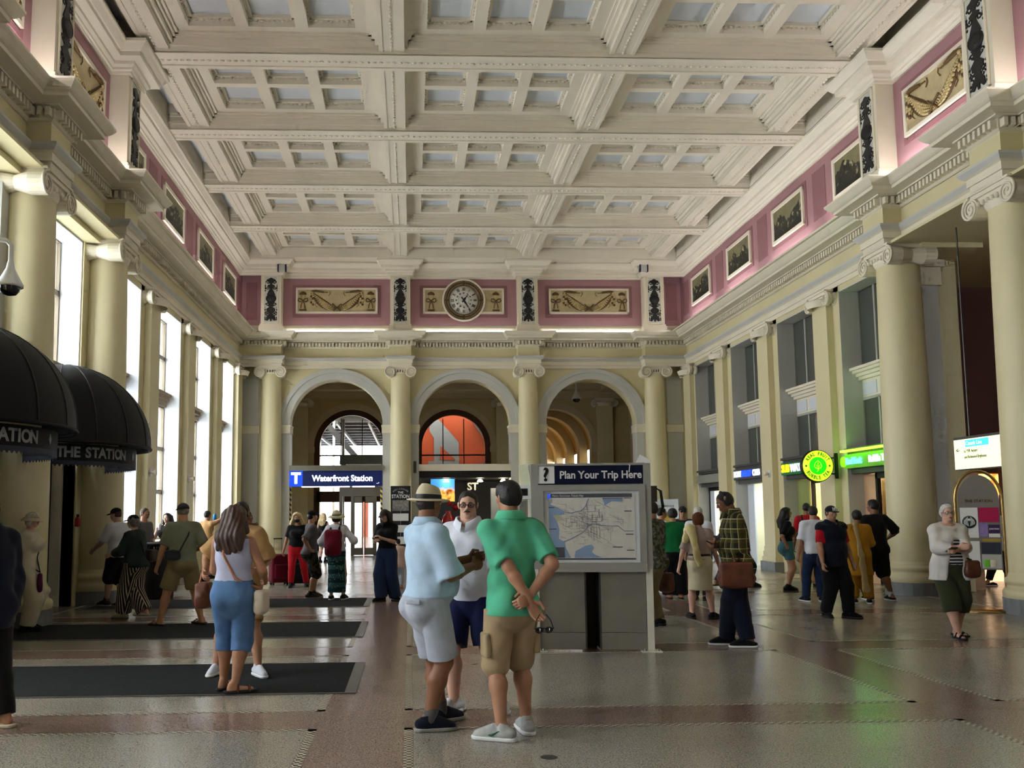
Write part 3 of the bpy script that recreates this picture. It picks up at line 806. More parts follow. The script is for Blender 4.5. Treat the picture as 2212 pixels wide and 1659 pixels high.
def hourglass(dk, lt, x):
    lt.lathe([(.085, -.29), (.075, -.12), (.03, 0), (.075, .14), (.10, .24)], 10, (x, -.01, -.02), sy=.4)
    dk.lathe([(.0, .36), (.10, .31), (.13, .25), (.09, .22)], 10, (x, -.01, -.02), sy=.4); dk.box(x-.12, x+.12, -.05, -.005, -.35, -.30)
    for s in (-1, 1):
        dk.tube([(x, -.035, 0), (x+s*.08, -.04, .07), (x+s*.15, -.04, .08), (x+s*.17, -.04, 0), (x+s*.11, -.04, -.05), (x+s*.03, -.035, -.02)], .018, 5)
        dk.tube([(x, -.035, 0), (x+s*.06, -.035, -.15), (x+s*.07, -.035, -.26)], .016, 5)
def relief_set(w, h, glass):
    dk, lt = MB(), MB(); swag(dk, lt, w*(.72 if glass else 1.0), h)
    if glass:
        for s in (-1, 1): hourglass(dk, lt, s*(w/2-.24))
    return framed(w, h).mesh('rf'), MB().box(-w/2+.05, w/2-.05, -.012, 0, -h/2+.05, h/2-.05).mesh('rb'), dk.mesh('rd'), lt.mesh('rl')
RSL = relief_set(2.80, .90, True); RSS = relief_set(1.84, .90, False)
dk, lt = MB(), MB(); hourglass(dk, lt, -1.12); hourglass(dk, lt, 1.12)
RSC = (RSL[0], RSL[1], dk.mesh('rcd'), lt.mesh('rcl'))
def relief(meshes, loc, rz, label):
    o = empty('relief_panel', loc, (0, 0, rz), label=label, cat='relief', group='gilded relief panels')
    obj('frame', meshes[0], 'frame_white', o); obj('board', meshes[1], 'gold', o); obj('garland', meshes[2], 'relief_dark', o); obj('leaf', meshes[3], 'relief_light', o)
relief(RSL, (ACX[0], 29.63, 8.83), 0, 'gilded garland relief left of the wall clock')
relief(RSC, (ACX[1], 29.63, 8.83), 0, 'gilded hourglass relief half hidden behind the wall clock')
relief(RSL, (ACX[2], 29.63, 8.83), 0, 'gilded garland relief right of the wall clock')
for y, n in ((14.31, 'between the two large columns in view'), (11.03, 'nearest the camera, cut by the frame edge')):
    relief(RSS, (-5.48, y, 8.82), PI/2, 'gilded garland relief on the left frieze '+n); relief(RSS, (9.18, y, 8.82), -PI/2, 'gilded garland relief on the right frieze '+n)
def ornament_mesh():
    m = MB()
    y = -.02
    def disc(x, z, r, d=.03): m.lathe([(0, -d), (r*.8, -d), (r, -.005), (r, 0)], 14, (x, y+.02, z), axis='y')
    def blob(pts, d=.028): m.prism([(px, pz) for px, pz in pts]+[(-px, pz) for px, pz in reversed(pts)], lambda u, v, w: (u, w, v), -d, 0)
    disc(0, .03, .165, .05); m.lathe([(.12, -.055), (.13, -.065), (.14, -.055)], 14, (0, 0, .03), axis='y')
    blob([(.02, .74), (.07, .70), (.13, .68), (.14, .64), (.05, .58), (.03, .52), (.11, .48), (.10, .44), (.03, .40), (.05, .33), (.09, .25), (.13, .15)][::1])
    blob([(.12, -.08), (.07, -.16), (.10, -.22), (.05, -.26), (.14, -.34), (.11, -.42), (.05, -.48), (.06, -.56), (.13, -.60), (.15, -.72), (.10, -.74), (.03, -.66), (.02, -.75)])
    for s in (-1, 1):
        for z, k in ((.58, 1), (.40, -1), (-.18, 1), (-.42, -1), (-.54, 1)):
            pts = []
            for i in range(12):
                a = i/11*2*PI*1.1; r = .062*(1-i/14); pts.append((s*(.10+r*math.cos(a)), -.015, z+k*r*math.sin(a)))
            m.tube(pts, .016, 4)
        for z in (.47, .42, .37, .30, -.36, -.47, -.63, -.69): m.ball((s*.175, -.012, z), (.022, .015, .028), 5, 4)
        m.tube([(s*.175, -.01, .56), (s*.175, -.01, .28)], .006, 4); m.tube([(s*.175, -.01, -.25), (s*.175, -.01, -.70)], .006, 4)
    return m.mesh('orn')
ORN = ornament_mesh(); OG = MB().box(-.22, .22, -.012, 0, -.80, .80).mesh('og'); OF = framed(.50, 1.66, .03, .035).mesh('of')
def ornament(loc, rz, label):
    o = empty('ornament_panel', loc, (0, 0, rz), label=label, cat='ornament', group='black ironwork panels on the frieze piers')
    obj('ground', OG, 'ornament_ground', o); obj('ironwork', ORN, 'black_iron', o, scale=(1.12, 1, 1)); obj('border', OF, 'cream', o)
for x, n in zip(BCX, ('at the left corner of the end wall', 'left of the clock on the end wall', 'right of the clock on the end wall', 'at the right corner of the end wall')): ornament((x, 29.2, 8.77), 0, 'tall black candelabrum ornament '+n)
for y, n in zip(COLY, ('nearest the camera', 'over the second large column', 'over the farthest large column')):
    ornament((-5.15, y, 8.77), PI/2, 'tall black candelabrum ornament on the left frieze '+n); ornament((8.85, y, 8.77), -PI/2, 'tall black candelabrum ornament on the right frieze '+n)
def mountain(seed):
    t = NT(f'mountain_{seed}', .5, .3)
    x, y, z = t.sep(t.obj()); cb = t.n('CombineXYZ'); t.l(t.math('ADD', x, seed*3.7), cb.inputs[0]); t.l(z, cb.inputs[2]); v = cb.outputs[0]
    nx = t.n('CombineXYZ'); t.l(t.math('ADD', x, seed*5.1), nx.inputs[0]); ridge = t.noise(1.5, 4, nx.outputs[0], .5)
    hgt = t.math('MULTIPLY_ADD', ridge, 1.25, -.50); d = t.math('SUBTRACT', z, hgt)
    sky = t.mix(t.noise(3, 5, v), (150, 142, 104), (84, 84, 66)); rock = t.mix(t.step(t.noise(6, 7, v, .7), .35, .62), (18, 19, 16), (60, 58, 46))
    snow = t.mix(t.step(t.noise(7, 5, v), .56, .62), rock, (170, 160, 122)); near = t.mix(t.step(t.math('ADD', d, t.math('MULTIPLY', t.noise(4, 3, v), .3)), -.28, -.05), rock, snow)
    low = t.mix(t.step(z, -.40, -.05), (28, 30, 24), near)
    t.col(t.mix(t.step(d, -.01, .01), low, sky)); return t.m
pf = framed(1.80, .93, .05, .085).mesh('pf')
for i in range(7, 11):
    y = (YK[i]+YK[i+1])/2; n = ('nearest', 'second nearest', 'third', 'farthest')[i-7]
    for s, x, rz in (('left', -5.735, PI/2), ('right', 9.435, -PI/2)):
        o = empty('mountain_painting', (x, y, 8.82), (0, 0, rz), label=f'{n} white-framed dark mountain painting on the {s} frieze', cat='painting', group='mountain paintings')
        obj('frame', pf, 'frame_white', o); MB().box(-.83, .83, -.02, 0, -.40, .40).build('canvas', mountain(i*2+(s == 'left')), o)
def clock():
    o = empty('wall_clock', (1.85, 29.56, 8.84), label='large round wall clock with black Roman numerals and laurel rim', cat='clock')
    MB().lathe([(.72, .02), (.75, -.03), (.745, -.06), (.70, -.075), (.68, -.05)], 48, axis='y').build('rim', 'frame_white', o)
    MB().lathe([(.49, .0), (.50, -.05), (.60, -.075), (.70, -.05), (.70, 0)], 48, axis='y').build('laurel_ring', 'bronze', o)
    lf = MB()
    for i in range(56):
        a = 2*PI*i/56
        if min(abs((a+PI/4) % (PI/2)-PI/4), 9) < .09: continue
        for r, q in ((.55, .3), (.64, -.3)):
            M = Matrix.Rotation(-a-q, 3, 'Y'); lf.ball((r*math.cos(a), -.075, r*math.sin(a)), (.014, .014, .036), 5, 4, M)
    lf.build('laurel_leaves', mat('laurel', (164, 146, 100), .5, .1, 9), o, kind='stuff')
    MB().lathe([(0, -.03), (.5, -.03), (.5, 0)], 48, axis='y').build('clock_face', 'clock_face', o)
    num = ['XII', 'I', 'II', 'III', 'IIII', 'V', 'VI', 'VII', 'VIII', 'IX', 'X', 'XI']; nb = [24]+list(range(13, 24))
    for k in range(12):
        a = PI/2-2*PI*k/12; w = .105/max(1.0, len(num[k])*.42)
        text(num[k], .15, 'black', o, (.385*math.cos(a), -.034, .385*math.sin(a)), (PI/2, -(a-PI/2), 0), 'numeral', align='CENTER', extrude=.002, bold=.004, sx=.62)
        text(str(nb[k]), .075, 'black', o, (.25*math.cos(a), -.034, .25*math.sin(a)), (PI/2, 0, 0), 'numeral', align='CENTER', extrude=.002, bold=.003, sx=.8)
    tk = MB()
    for k in range(60):
        a = 2*PI*k/60; tk.cbox((.47*math.cos(a), -.034, .47*math.sin(a)), (.012, .004, .012))
    tk.build('minute_track', 'black', o)
    MB().tube([(.185*math.cos(2*PI*i/32), -.033, .185*math.sin(2*PI*i/32)) for i in range(32)], .003, 4, closed=True).build('dial_ring', 'bronze', o)
    def hand(deg, L, w, nm, y):
        a = math.radians(90-deg); u = Vector((math.cos(a), 0, math.sin(a))); v = Vector((-math.sin(a), 0, math.cos(a))); m = MB()
        pts = [(-L*.30, w*1.2), (-L*.22, w*.5), (0, w*.8), (L*.25, w*1.1), (L*.45, w*.45), (L, w*.15)]
        P = [u*p+v*q for p, q in pts]+[u*p-v*q for p, q in reversed(pts)]
        m.add([(p.x, y, p.z) for p in P]+[(p.x, y-.008, p.z) for p in P], [tuple(range(12)), tuple(range(12, 24))[::-1]]+[(i, (i+1) % 12, 12+(i+1) % 12, 12+i) for i in range(12)])
        m.build(nm, 'black', o)
    hand(38, .26, .036, 'hour_hand', -.04); hand(147, .43, .03, 'minute_hand', -.05)
clock()

# ------------------------------------------------------------------ floor mats
mat('mat_carpet', (44, 46, 48), .95, .25, 40, bump=.4, bscale=300, spec=.1)
mat('mat_rail', (112, 110, 106), .4, .05, metal=.6)
for (y0, y1, xr), n in zip(((7.66, 9.22, -.47), (11.12, 12.68, -.60), (14.74, 16.22, -.69)), ('nearest', 'middle', 'farthest')):
    o = empty('entrance_mat', (0, 0, 0), label=f'{n} of the three long black entrance mats on the left floor', cat='mat', group='entrance mats')
    MB().box(-5.35, xr-.10, y0+.03, y1-.03, .0, .012).build('carpet', 'mat_carpet', o)
    r = MB().box(xr-.10, xr, y0, y1, .0, .010); r.box(-5.35, xr-.10, y0, y0+.03, 0, .010); r.box(-5.35, xr-.10, y1-.03, y1, 0, .010); r.build('edge_rail', 'mat_rail', o)

# ------------------------------------------------------------------ black dome awnings
mat('awning_black', (9, 10, 16), .55, .2, 3, spec=.2)
mat('awning_fringe', (50, 54, 70), .7, .1)
mat('awning_text', (150, 152, 154), .6, .05)
def awning(cy, lab):
    o = empty('awning', (-5.65, cy, 2.35), label=lab, cat='awning', group='dome awnings over the doors')
    A, B, C = 1.37, 1.57, 1.34
    def P(t, p, k=1.0): return (A*k*math.sin(t)*math.cos(p), -B*k*math.cos(t)*math.cos(p), .27+C*k*math.sin(p)**.92)
    nt_, np_ = 48, 16; m = MB(); vs = [P(PI*i/nt_, PI/2*j/np_) for j in range(np_+1) for i in range(nt_+1)]
    m.add(vs, [(j*(nt_+1)+i, j*(nt_+1)+i+1, (j+1)*(nt_+1)+i+1, (j+1)*(nt_+1)+i) for j in range(np_) for i in range(nt_)], True); cn = m.build('canopy', 'awning_black', o)
    for k in range(1, 8):
        t = PI*k/8; MB().tube([P(t, PI/2*j/14, 1.002) for j in range(15)], .012, 5).build('seam_rib', mat('awning_seam', (24, 25, 30), .6, 0), cn)
    MB().tube([P(PI*i/40, 0, 1.0) for i in range(41)], .03, 6).build('hem_roll', 'awning_black', cn)
    a, b = 1.15, 1.32
    def V(t, z): return (a*math.sin(t), -b*math.cos(t), z)
    m = MB(); n = 60; m.add([V(PI*i/n, z) for z in (0, .25) for i in range(n+1)], [(i, i+1, n+2+i, n+1+i) for i in range(n)], True); vl = m.build('valance', 'awning_black', o)
    m = MB(); n = 240; top = [V(PI*i/n, .0) for i in range(n+1)]; bot = [V(PI*i/n, -.075-.022*(1 if i % 4 < 2 else -1)*(.6)) for i in range(n+1)]
    m.add(top+bot, [(i, i+1, n+2+i, n+1+i) for i in range(n)], True); m.build('fringe', 'awning_fringe', o)
    s = 'THE STATION'; wd = [.85, .95, .85, .45, .9, .85, .95, .85, .5, 1.0, .95]; tot = sum(wd); acc = 0
    for ch, w in zip(s, wd):
        t = math.radians(22+56*(acc+w/2)/tot); acc += w
        if ch == ' ': continue
        p = V(t, .125); tx = Vector((a*math.cos(t), b*math.sin(t), 0)); nrm = Vector((tx.y, -tx.x, 0)).normalized()
        text(ch, .215, 'awning_text', vl, (p[0]+nrm.x*.006, p[1]+nrm.y*.006, .118), (PI/2, 0, math.atan2(tx.y, tx.x)), 'letter', align='CENTER', extrude=.003, bold=.008, sx=.92)
    t = math.radians(92); p = V(t, .125); tx = Vector((a*math.cos(t), b*math.sin(t), 0)); nrm = Vector((tx.y, -tx.x, 0)).normalized()
    d = MB().prism([(0, .07), (.035, 0), (0, -.07), (-.035, 0)], lambda u, v, w: (u, -w, v), 0, .006); d.build('diamond', 'awning_text', vl, loc=(p[0], p[1], .13), rot=(0, 0, math.atan2(tx.y, tx.x)))
awning(14.31, 'black dome awning lettered THE STATION, the whole one in view'); awning(11.03, 'nearer black dome awning at the left frame edge, lettered THE STATION')

# ------------------------------------------------------------------ small fittings
mat('plastic_white', (226, 228, 230), .35, 0)
mat('smoke_dome', (12, 12, 16), .1, 0, spec=.8)
def dome_cam(loc, arm, label, k=1.0):
    o = empty('security_camera', loc, label=label, cat='camera')
    MB().lathe([(.035*k, .30*k), (.05*k, .22*k), (.11*k, .10*k), (.15*k, .03*k), (.15*k, .0), (0, 0)], 20).build('housing', 'plastic_white', o)
    MB().lathe([(.12*k, 0), (.11*k, -.05*k), (.07*k, -.095*k), (0, -.11*k)], 20).build('dome', 'smoke_dome', o)
    MB().tube([(0, 0, .28*k)]+arm, .03*k, 8).build('bracket', 'plastic_white', o)
dome_cam((-4.72, 10.3, 4.22), [(0, 0, .5), (-.06, 0, .56), (-.5, -.3, .56)], 'white dome security camera on an arm at the left frame edge')
dome_cam((6.0, 31.2, 5.62), [(0, 0, 1.3)], 'white double dome camera hanging inside the right arch', 1.15)
for x, z, n in ((-4.29, 9.66, 'left'), (7.97, 9.70, 'right')):
    o = empty('cornice_speaker', (x, 28.92, z), label=f'small grey box speaker fixed on the crown cornice near the {n} corner', cat='speaker', group='small cornice boxes')
    MB().box(-.14, .14, -.06, .06, 0, .22).build('body', 'grey_trim', o); m = MB().box(-.15, -.10, -.065, .06, -.01, .23); m.box(.10, .15, -.065, .06, -.01, .23); m.build('bracket', 'navy', o)
def bell(loc, rz, label):
    o = empty('wall_bell', loc, (0, 0, rz), label=label, cat='bell', group='white wall bells on the pilasters')
    MB().lathe([(0, -.02), (.10, -.02), (.10, 0)], 18, axis='y').build('plate', 'plastic_white', o); MB().lathe([(.02, -.02), (.03, -.05), (.055, -.10), (.06, -.14), (0, -.14)], 14, axis='y').build('horn', 'cream', o)
bell((-5.6, 19.05, 2.45), PI/2, 'white wall bell on the nearest left pilaster'); bell((-5.6, 22.35, 2.45), PI/2, 'white wall bell on the second left pilaster')
bell((9.3, 22.35, 2.50), -PI/2, 'white wall bell on the right pilaster between two shop signs')
o = empty('fire_extinguisher', (-5.70, 15.30, 1.34), scale=(.6, .6, .6), label='small red fire extinguisher on the left wall beside the large column', cat='extinguisher')
mat('red', (176, 24, 28), .35, 0); MB().lathe([(0, 0), (.07, .01), (.075, .05), (.075, .22), (.05, .27), (.02, .29)], 14).build('cylinder', 'red', o)
MB().box(-.03, .03, -.03, .03, .28, .36).build('valve', 'black', o)
def sconce(loc, label):
    o = empty('wall_sconce', loc, (0, 0, PI/2*-1), label=label, cat='lamp')
    MB().lathe([(.05, -.13), (.07, -.13), (.07, .13), (.05, .13)], 14, (0, -.12, 0)).build('shade', 'cream', o); MB().box(-.02, .02, -.12, 0, -.03, .03).build('arm', 'steel', o)
    for z in (-.09, .09): MB().ball((0, -.12, z), .03, 8, 6).build('bulb', mat('bulb_warm', (255, 220, 150), .5, 0, emit=60, ecol=(255, 214, 140)), o)
sconce((9.44, 33.9, 3.9), 'small up and down wall light glowing inside the right arch')

# ------------------------------------------------------------------ Waterfront Station sign in the left arch
mat('sign_navy', (14, 28, 78), .4, 0, emit=.25); mat('sign_blue', (10, 60, 200), .4, 0, emit=.7); mat('sign_white', (245, 248, 255), .4, 0, emit=1.3)
o = empty('station_sign', (-2.51, 29.75, 2.47), label='navy illuminated sign reading Waterfront Station across the left arch', cat='sign')
MB().box(-1.56, 1.56, -.12, .12, 0, .52).build('panel', 'sign_navy', o); MB().box(-1.56, -1.12, -.135, .1, 0, .52).build('logo_square', 'sign_blue', o)
text('T', .50, 'sign_white', o, (-1.34, -.14, .26), FACE_CAM, 'logo_letter', align='CENTER', extrude=.004, bold=.022)
text('Waterfront Station', .285, 'sign_white', o, (-.80, -.125, .26), FACE_CAM, align='LEFT', extrude=.004, bold=.008, sx=.915)
text('~^', .09, 'sign_white', o, (1.36, -.125, .09), FACE_CAM, 'small_mark', extrude=.003)
for i in range(3): MB().box(-1.15+.85*i, -.4+.85*i, -.10, -.02, -.03, 0).build('under_light', mat('under_light', (255, 252, 244), .5, 0, emit=5), o)
MB().box(-1.57, 1.57, -.2, .16, .52, .70).build('steel_beam', 'steel', o)
t = NT('hazard', .5, .4); x, y, z = t.sep(t.obj()); t.col(t.mix(t.math('GREATER_THAN', t.math('FRACT', t.math('MULTIPLY', t.math('ADD', z, t.math('MULTIPLY', x, .8)), 6.0)), .5), (22, 22, 20), (206, 186, 96)))
for x, n in ((-4.06, 'left'), (-.98, 'right')):
    o = empty('hazard_post', (x, 29.78, 0), label=f'yellow and black striped post at the {n} edge of the left arch', cat='post', group='striped posts')
    MB().tube([(0, 0, 0), (0, 0, 2.45)], .045, 8).build('pole', 'hazard', o); MB().box(-.08, .08, -.08, .08, 0, .02).build('foot', 'steel', o)

# lift with glazed doors behind the left arch
mat('lift_glass', (170, 180, 172), .08, 0, alpha=.35, spec=.8); mat('lift_green', (96, 104, 88), .5, .05)
o = empty('glass_lift', (-1.75, 33.4, 0), label='stainless glazed lift with double doors behind the left arch', cat='lift')
f = MB()
for x in (-.85, -.42, .42, .85): f.box(x-.06, x+.06, -.5, -.38, 0, 2.5)
f.box(-.9, .9, -.52, -.36, 2.2, 2.5); f.box(-.9, .9, -.55, .6, 2.5, 2.62); f.box(-.9, -.8, .5, .6, 0, 5.2); f.box(.8, .9, .5, .6, 0, 5.2)
f.build('frame', 'steel', o)
for x in (-.38, .02): d = MB().box(x, x+.36, -.46, -.43, .05, 2.15).build('door', 'lift_glass', o); e = MB().box(x, x+.36, -.48, -.42, .02, .28).box(x, x+.04, -.48, -.42, .02, 2.18).box(x+.32, x+.36, -.48, -.42, .02, 2.18).box(x, x+.36, -.48, -.42, 1.95, 2.18); e.build('door_frame', 'steel', d)
MB().box(-.9, .9, -.5, .6, 3.4, 3.75).build('shaft_beam', 'lift_green', o)
for x in (-.8, .7): MB().box(x-.04, x+.12, -.45, -.3, 2.6, 3.4).build('shaft_post', 'lift_green', o)

# platform roof and hoardings seen through the glass of the left and middle inner arches
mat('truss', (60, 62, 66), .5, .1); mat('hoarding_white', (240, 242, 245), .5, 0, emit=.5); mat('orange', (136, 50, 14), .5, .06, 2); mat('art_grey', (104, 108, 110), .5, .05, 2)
o = empty('platform_roof', (0, 0, 0), label='grey steel platform roof with pipes seen through the left inner arch', cat='roof')
MB().box(-8, .6, 41, 60, 6.3, 6.5).build('deck', mat('deck_grey', (120, 124, 130), .6, .1, 2), o)
for i in range(10): MB().box(-8, .6, 41.5+1.6*i, 41.7+1.6*i, 5.9, 6.25).build('roof_beam', 'truss', o)
for i in range(5): MB().box(-6.5+1.5*i, -6.4+1.5*i, 41, 60, 5.75, 5.9).build('pipe', 'steel_dark', o)
MB().cbox((-2.9, 40.0, 4.6), (.26, .2, 3.6), Matrix.Rotation(-.72, 3, 'Y')).build('diagonal_brace', 'truss', o)
for x in (-4.2, -3.55): MB().box(x-.05, x+.05, 40.6, 40.7, 0, 5.9).build('post', 'plastic_white', o)
o = empty('brick_facade', (0, 0, 0), label='pale building with a strip of red brick beyond the tracks', cat='building')
MB().box(-8, 2, 60, 60.4, 0, 5.2).build('wall', 'hoarding_white', o); MB().box(-3.3, -2.9, 59.9, 60, 0, 4.6).build('brick_strip', mat('brick', (186, 92, 66), .8, .3, 14), o)
# drawing board sign half visible right of the lift: plain discs instead of the cartoon
o = empty('picture_panel', (-1.6, 39.2, 3.05), label='dark panel with round white and red discs behind the lift', cat='panel')
MB().box(-.75, 1.1, 0, .06, 0, 1.0).build('board', mat('board_brown', (72, 52, 42), .6, .1), o)
for x, z, r, c in ((-.35, .5, .28, 'white'), (.35, .72, .2, 'orange'), (.75, .7, .18, 'art_grey')): MB().lathe([(0, -.02), (r, -.02), (r, 0)], 20, (x, 0, z), axis='y').build('disc', c, o)
# orange supergraphic
o = empty('orange_mural', (1.85, 39.6, 0), label='huge orange panel with an angular grey figure seen through the middle inner arch', cat='mural')
MB().box(-2.2, 2.2, 0, .1, 1.5, 6.3).build('panel', 'orange', o)
def flat(pts, m, y, nm='shape'): MB().prism(pts, lambda u, v, w: (u, w, v), y-.02, y).build(nm, m, o)
flat([(-1.15, 2.6), (-1.05, 3.1), (-1.05, 3.9), (-.78, 3.9), (-.78, 4.95), (-.98, 5.25), (-.98, 5.75), (-.7, 5.95), (.35, 4.75), (.35, 3.55), (-.35, 3.32), (0, 3.05), (.3, 2.6)], 'art_grey', -.005)
flat([(-.5, 3.95), (.2, 3.95), (-.5, 4.6)], 'orange', -.03)
MB().cbox((1.15, -.3, 3.3), (.2, .15, 2.6), Matrix.Rotation(.72, 3, 'Y')).build('dark_brace', 'truss', o); MB().cbox((1.55, -.3, 5.2), (.5, .15, 1.8), Matrix.Rotation(-.6, 3, 'Y')).build('dark_brace', 'truss', o)
MB().cbox((-1.75, -.3, 2.6), (.16, .15, 1.4), Matrix.Rotation(-.72, 3, 'Y')).build('dark_brace', 'truss', o)

# ------------------------------------------------------------------ shop in the middle arch
mat('shop_grey', (92, 88, 84), .6, .05); mat('shop_pale', (190, 192, 190), .5, .04)
o = empty('coffee_shop_front', (1.95, 30.4, 0), label='grey shop front under a cream and black beam in the middle arch', cat='shop front')
MB().box(-1.85, 1.9, -.75, -.35, 2.97, 3.20).build('cream_beam', 'cream', o); MB().box(-1.85, 1.9, -.72, -.35, 2.74, 2.97).build('black_fascia', 'black', o)
MB().box(-1.6, 1.7, 2.6, 2.7, 0, 2.9).build('back_wall', 'shop_grey', o); MB().box(.85, 1.62, .1, .25, 0, 2.4).build('pale_panel', 'shop_pale', o)
MB().box(-1.6, 1.7, -.3, 2.7, 2.72, 2.76).build('soffit', 'shop_grey', o)
MB().box(-1.6, 1.6, .3, .9, 0, 1.0).build('counter', 'brown_wood', o)
text('ST', .36, mat('sign_bone', (214, 206, 176), .5, 0, emit=.35), o, (.02, .05, 2.45), FACE_CAM, extrude=.01, bold=.01)
t = NT('poster_fire', .5, .3); x, y, z = t.sep(t.obj()); n = t.noise(5, 5); c = t.mix(t.step(t.math('ADD', z, t.math('MULTIPLY', n, .8)), 2.70, 2.86), t.mix(t.step(n, .35, .6), (120, 44, 10), (250, 190, 90)), (70, 150, 220)); t.col(c); t.l(c, t.b.inputs['Emission Color']); t.b.inputs['Emission Strength'].default_value = .6
MB().box(-1.25, -.42, 0, .03, 1.95, 2.72).build('lit_poster', 'poster_fire', o)
for x in (-.72, .45, 1.25): lp = MB().lathe([(.0, 2.70), (.05, 2.70), (.11, 2.62), (0, 2.61)], 14, (x, -.2, 0)).build('downlight', mat('bulb', (255, 244, 214), .5, 0, emit=16), o)
MB().lathe([(0, 1.0), (.18, 1.02), (.24, 1.2), (.2, 1.42), (.08, 1.55), (.1, 1.62), (0, 1.62)], 18, (-.62, .5, 0)).build('red_display', mat('red_gloss', (190, 16, 22), .12, 0, spec=.8), o)
for x, z, r in ((-.55, 1.9, .10), (-.35, 1.75, .12), (-.1, 1.35, .12), (-.85, 1.25, .1)): MB().ball((x, .9, z), r, 10, 8).build('red_pendant', 'red_gloss', o)
MB().box(1.35, 1.75, -.12, -.08, 1.45, 1.75).build('teal_board', mat('teal', (26, 128, 118), .5, 0), o)
MB().box(-1.85, -1.75, -.78, -.6, 2.9, 3.3).build('alarm_box', 'steel_dark', o); MB().box(-1.86, -1.72, -.4, -.2, 0, 2.74).build('side_post', 'steel', o)

# rediscover banner wrapped on the second end-wall column
mat('banner_black', (28, 28, 32), .5, .05); mat('banner_white', (226, 226, 224), .5, 0); mat('banner_photo', (132, 128, 122), .5, .5, 12)
o = empty('column_banner', (-.33, 29.08, .3), label='black banner reading Rediscover The Station on the column beside the left arch', cat='banner')
MB().box(-.33, .33, -.01, .01, 0, 2.15).build('sheet', 'banner_black', o)
text('THE', .10, 'banner_white', o, (0, -.014, 1.93), FACE_CAM, align='CENTER', extrude=.002, bold=.003); text('STATION', .165, 'banner_white', o, (0, -.014, 1.80), FACE_CAM, align='CENTER', extrude=.002, bold=.004, sx=.86)
for i, ch in enumerate('REDISCOVER'):
    a = math.radians(150-120*i/9); text(ch, .075, 'grey_trim', o, (.27*math.cos(a), -.014, 1.88+.17*math.sin(a)), (PI/2, -(a-PI/2)*.7, 0), 'letter', align='CENTER', extrude=.002)
MB().box(-.27, .27, -.014, 0, 1.33, 1.68).build('photo', 'banner_photo', o)
for z in (1.0, .62, .24): MB().box(-.26, .26, -.014, 0, z, z+.24).build('caption_box', 'banner_white', o)
MB().box(-.003, .003, -.013, 0, .2, 1.33).build('rule', 'banner_white', o)

# ------------------------------------------------------------------ trip planning kiosk
mat('kiosk_white', (222, 218, 204), .45, .08, 5); mat('kiosk_frame', (164, 162, 154), .45, .05, metal=.2); mat('map_paper', (222, 216, 206), .4, .05, 8); mat('map_blue', (130, 158, 198), .4, .05, 8); mat('map_line', (96, 92, 92), .5, 0); mat('map_green', (186, 190, 150), .5, .05); mat('map_navy', (12, 20, 46), .55, 0, spec=.2); mat('map_red', (190, 70, 60), .5, 0)
mat('brushed', (140, 136, 127), .42, .12, 2.5, metal=.35)
K = empty('trip_kiosk', (2.02, 9.80, 0), (0, 0, -.10), label='grey metal information kiosk with a transit map, headed Plan Your Trip Here', cat='kiosk')
for s in (-1, 1):
    MB().box(s*.625-.035, s*.625+.035, -.05, .02, .01, .90).build('post', 'kiosk_white', K); MB().box(s*.625-.04, s*.625+.04, -.06, .06, .90, 2.07).build('upright', 'kiosk_frame', K)
    fp = MB().box(s*.625-.11, s*.625+.11, -.11, .08, 0, .012).build('foot_plate', 'kiosk_white', K)
    for q in (-.07, .07): MB().lathe([(0, .035), (.014, .035), (.014, .012)], 8, (s*.625+q, -.06, 0)).build('bolt', 'steel', fp)
h = MB().box(-.60, .60, -.045, .04, 1.845, 2.05).build('header', 'map_navy', K); MB().box(-.60, .60, -.06, .06, 2.05, 2.075).build('top_rail', 'kiosk_frame', K)
MB().box(-.595, -.40, -.05, 0, 1.85, 2.045).build('question_square', 'banner_white', h); text('?', .21, 'black', h, (-.497, -.053, 1.945), FACE_CAM, 'question_mark', align='CENTER', extrude=.002, bold=.006)
text('Plan Your Trip Here', .118, 'banner_white', h, (-.345, -.049, 1.942), FACE_CAM, extrude=.002, bold=.003, sx=.93)
f = MB()
for r in ((-.60, .60, .90, .97), (-.60, .60, 1.77, 1.835), (-.60, -.53, .97, 1.77), (.53, .60, .97, 1.77)): f.box(r[0], r[1], -.075, .02, r[2], r[3])
f.build('case_frame', 'kiosk_frame', K); MB().box(-.60, .60, -.09, .04, .868, .90).build('case_sill', 'kiosk_frame', K)
MB().box(-.53, .53, -.03, .0, .97, 1.77).build('case_back', 'plastic_white', K)
mp = MB().box(-.485, .485, -.036, -.03, 1.00, 1.735).build('transit_map', 'map_paper', K)
def uv(x, y): return (-.485+(x-245)/752*.97, 1.735-(y-330)/545*.735)
def mapshape(pts, m, y=-.038, nm='map_area'): MB().prism([uv(*p) for p in pts], lambda u, v, w: (u, w, v), y, y+.003).build(nm, m, mp)
mapshape([(247, 330), (975, 330), (975, 362), (247, 362)], 'map_navy', nm='map_title_strip'); mapshape([(247, 330), (276, 330), (276, 366), (247, 366)], 'sign_blue', -.039)
text('T', .04, 'banner_white', mp, (uv(261, 347)[0], -.0405, uv(261, 347)[1]), FACE_CAM, 'map_logo', align='CENTER', extrude=.0008, bold=.001)
text('Metro Vancouver Transit Map', .033, 'banner_white', mp, (uv(288, 347)[0], -.0395, uv(288, 347)[1]), FACE_CAM, 'map_title', extrude=.0008, sx=.86)
mapshape([(255, 372), (275, 420), (330, 440), (385, 470), (390, 500), (300, 515), (330, 570), (345, 620), (340, 700), (390, 730), (400, 780), (440, 858), (258, 858)], 'map_blue', nm='water')
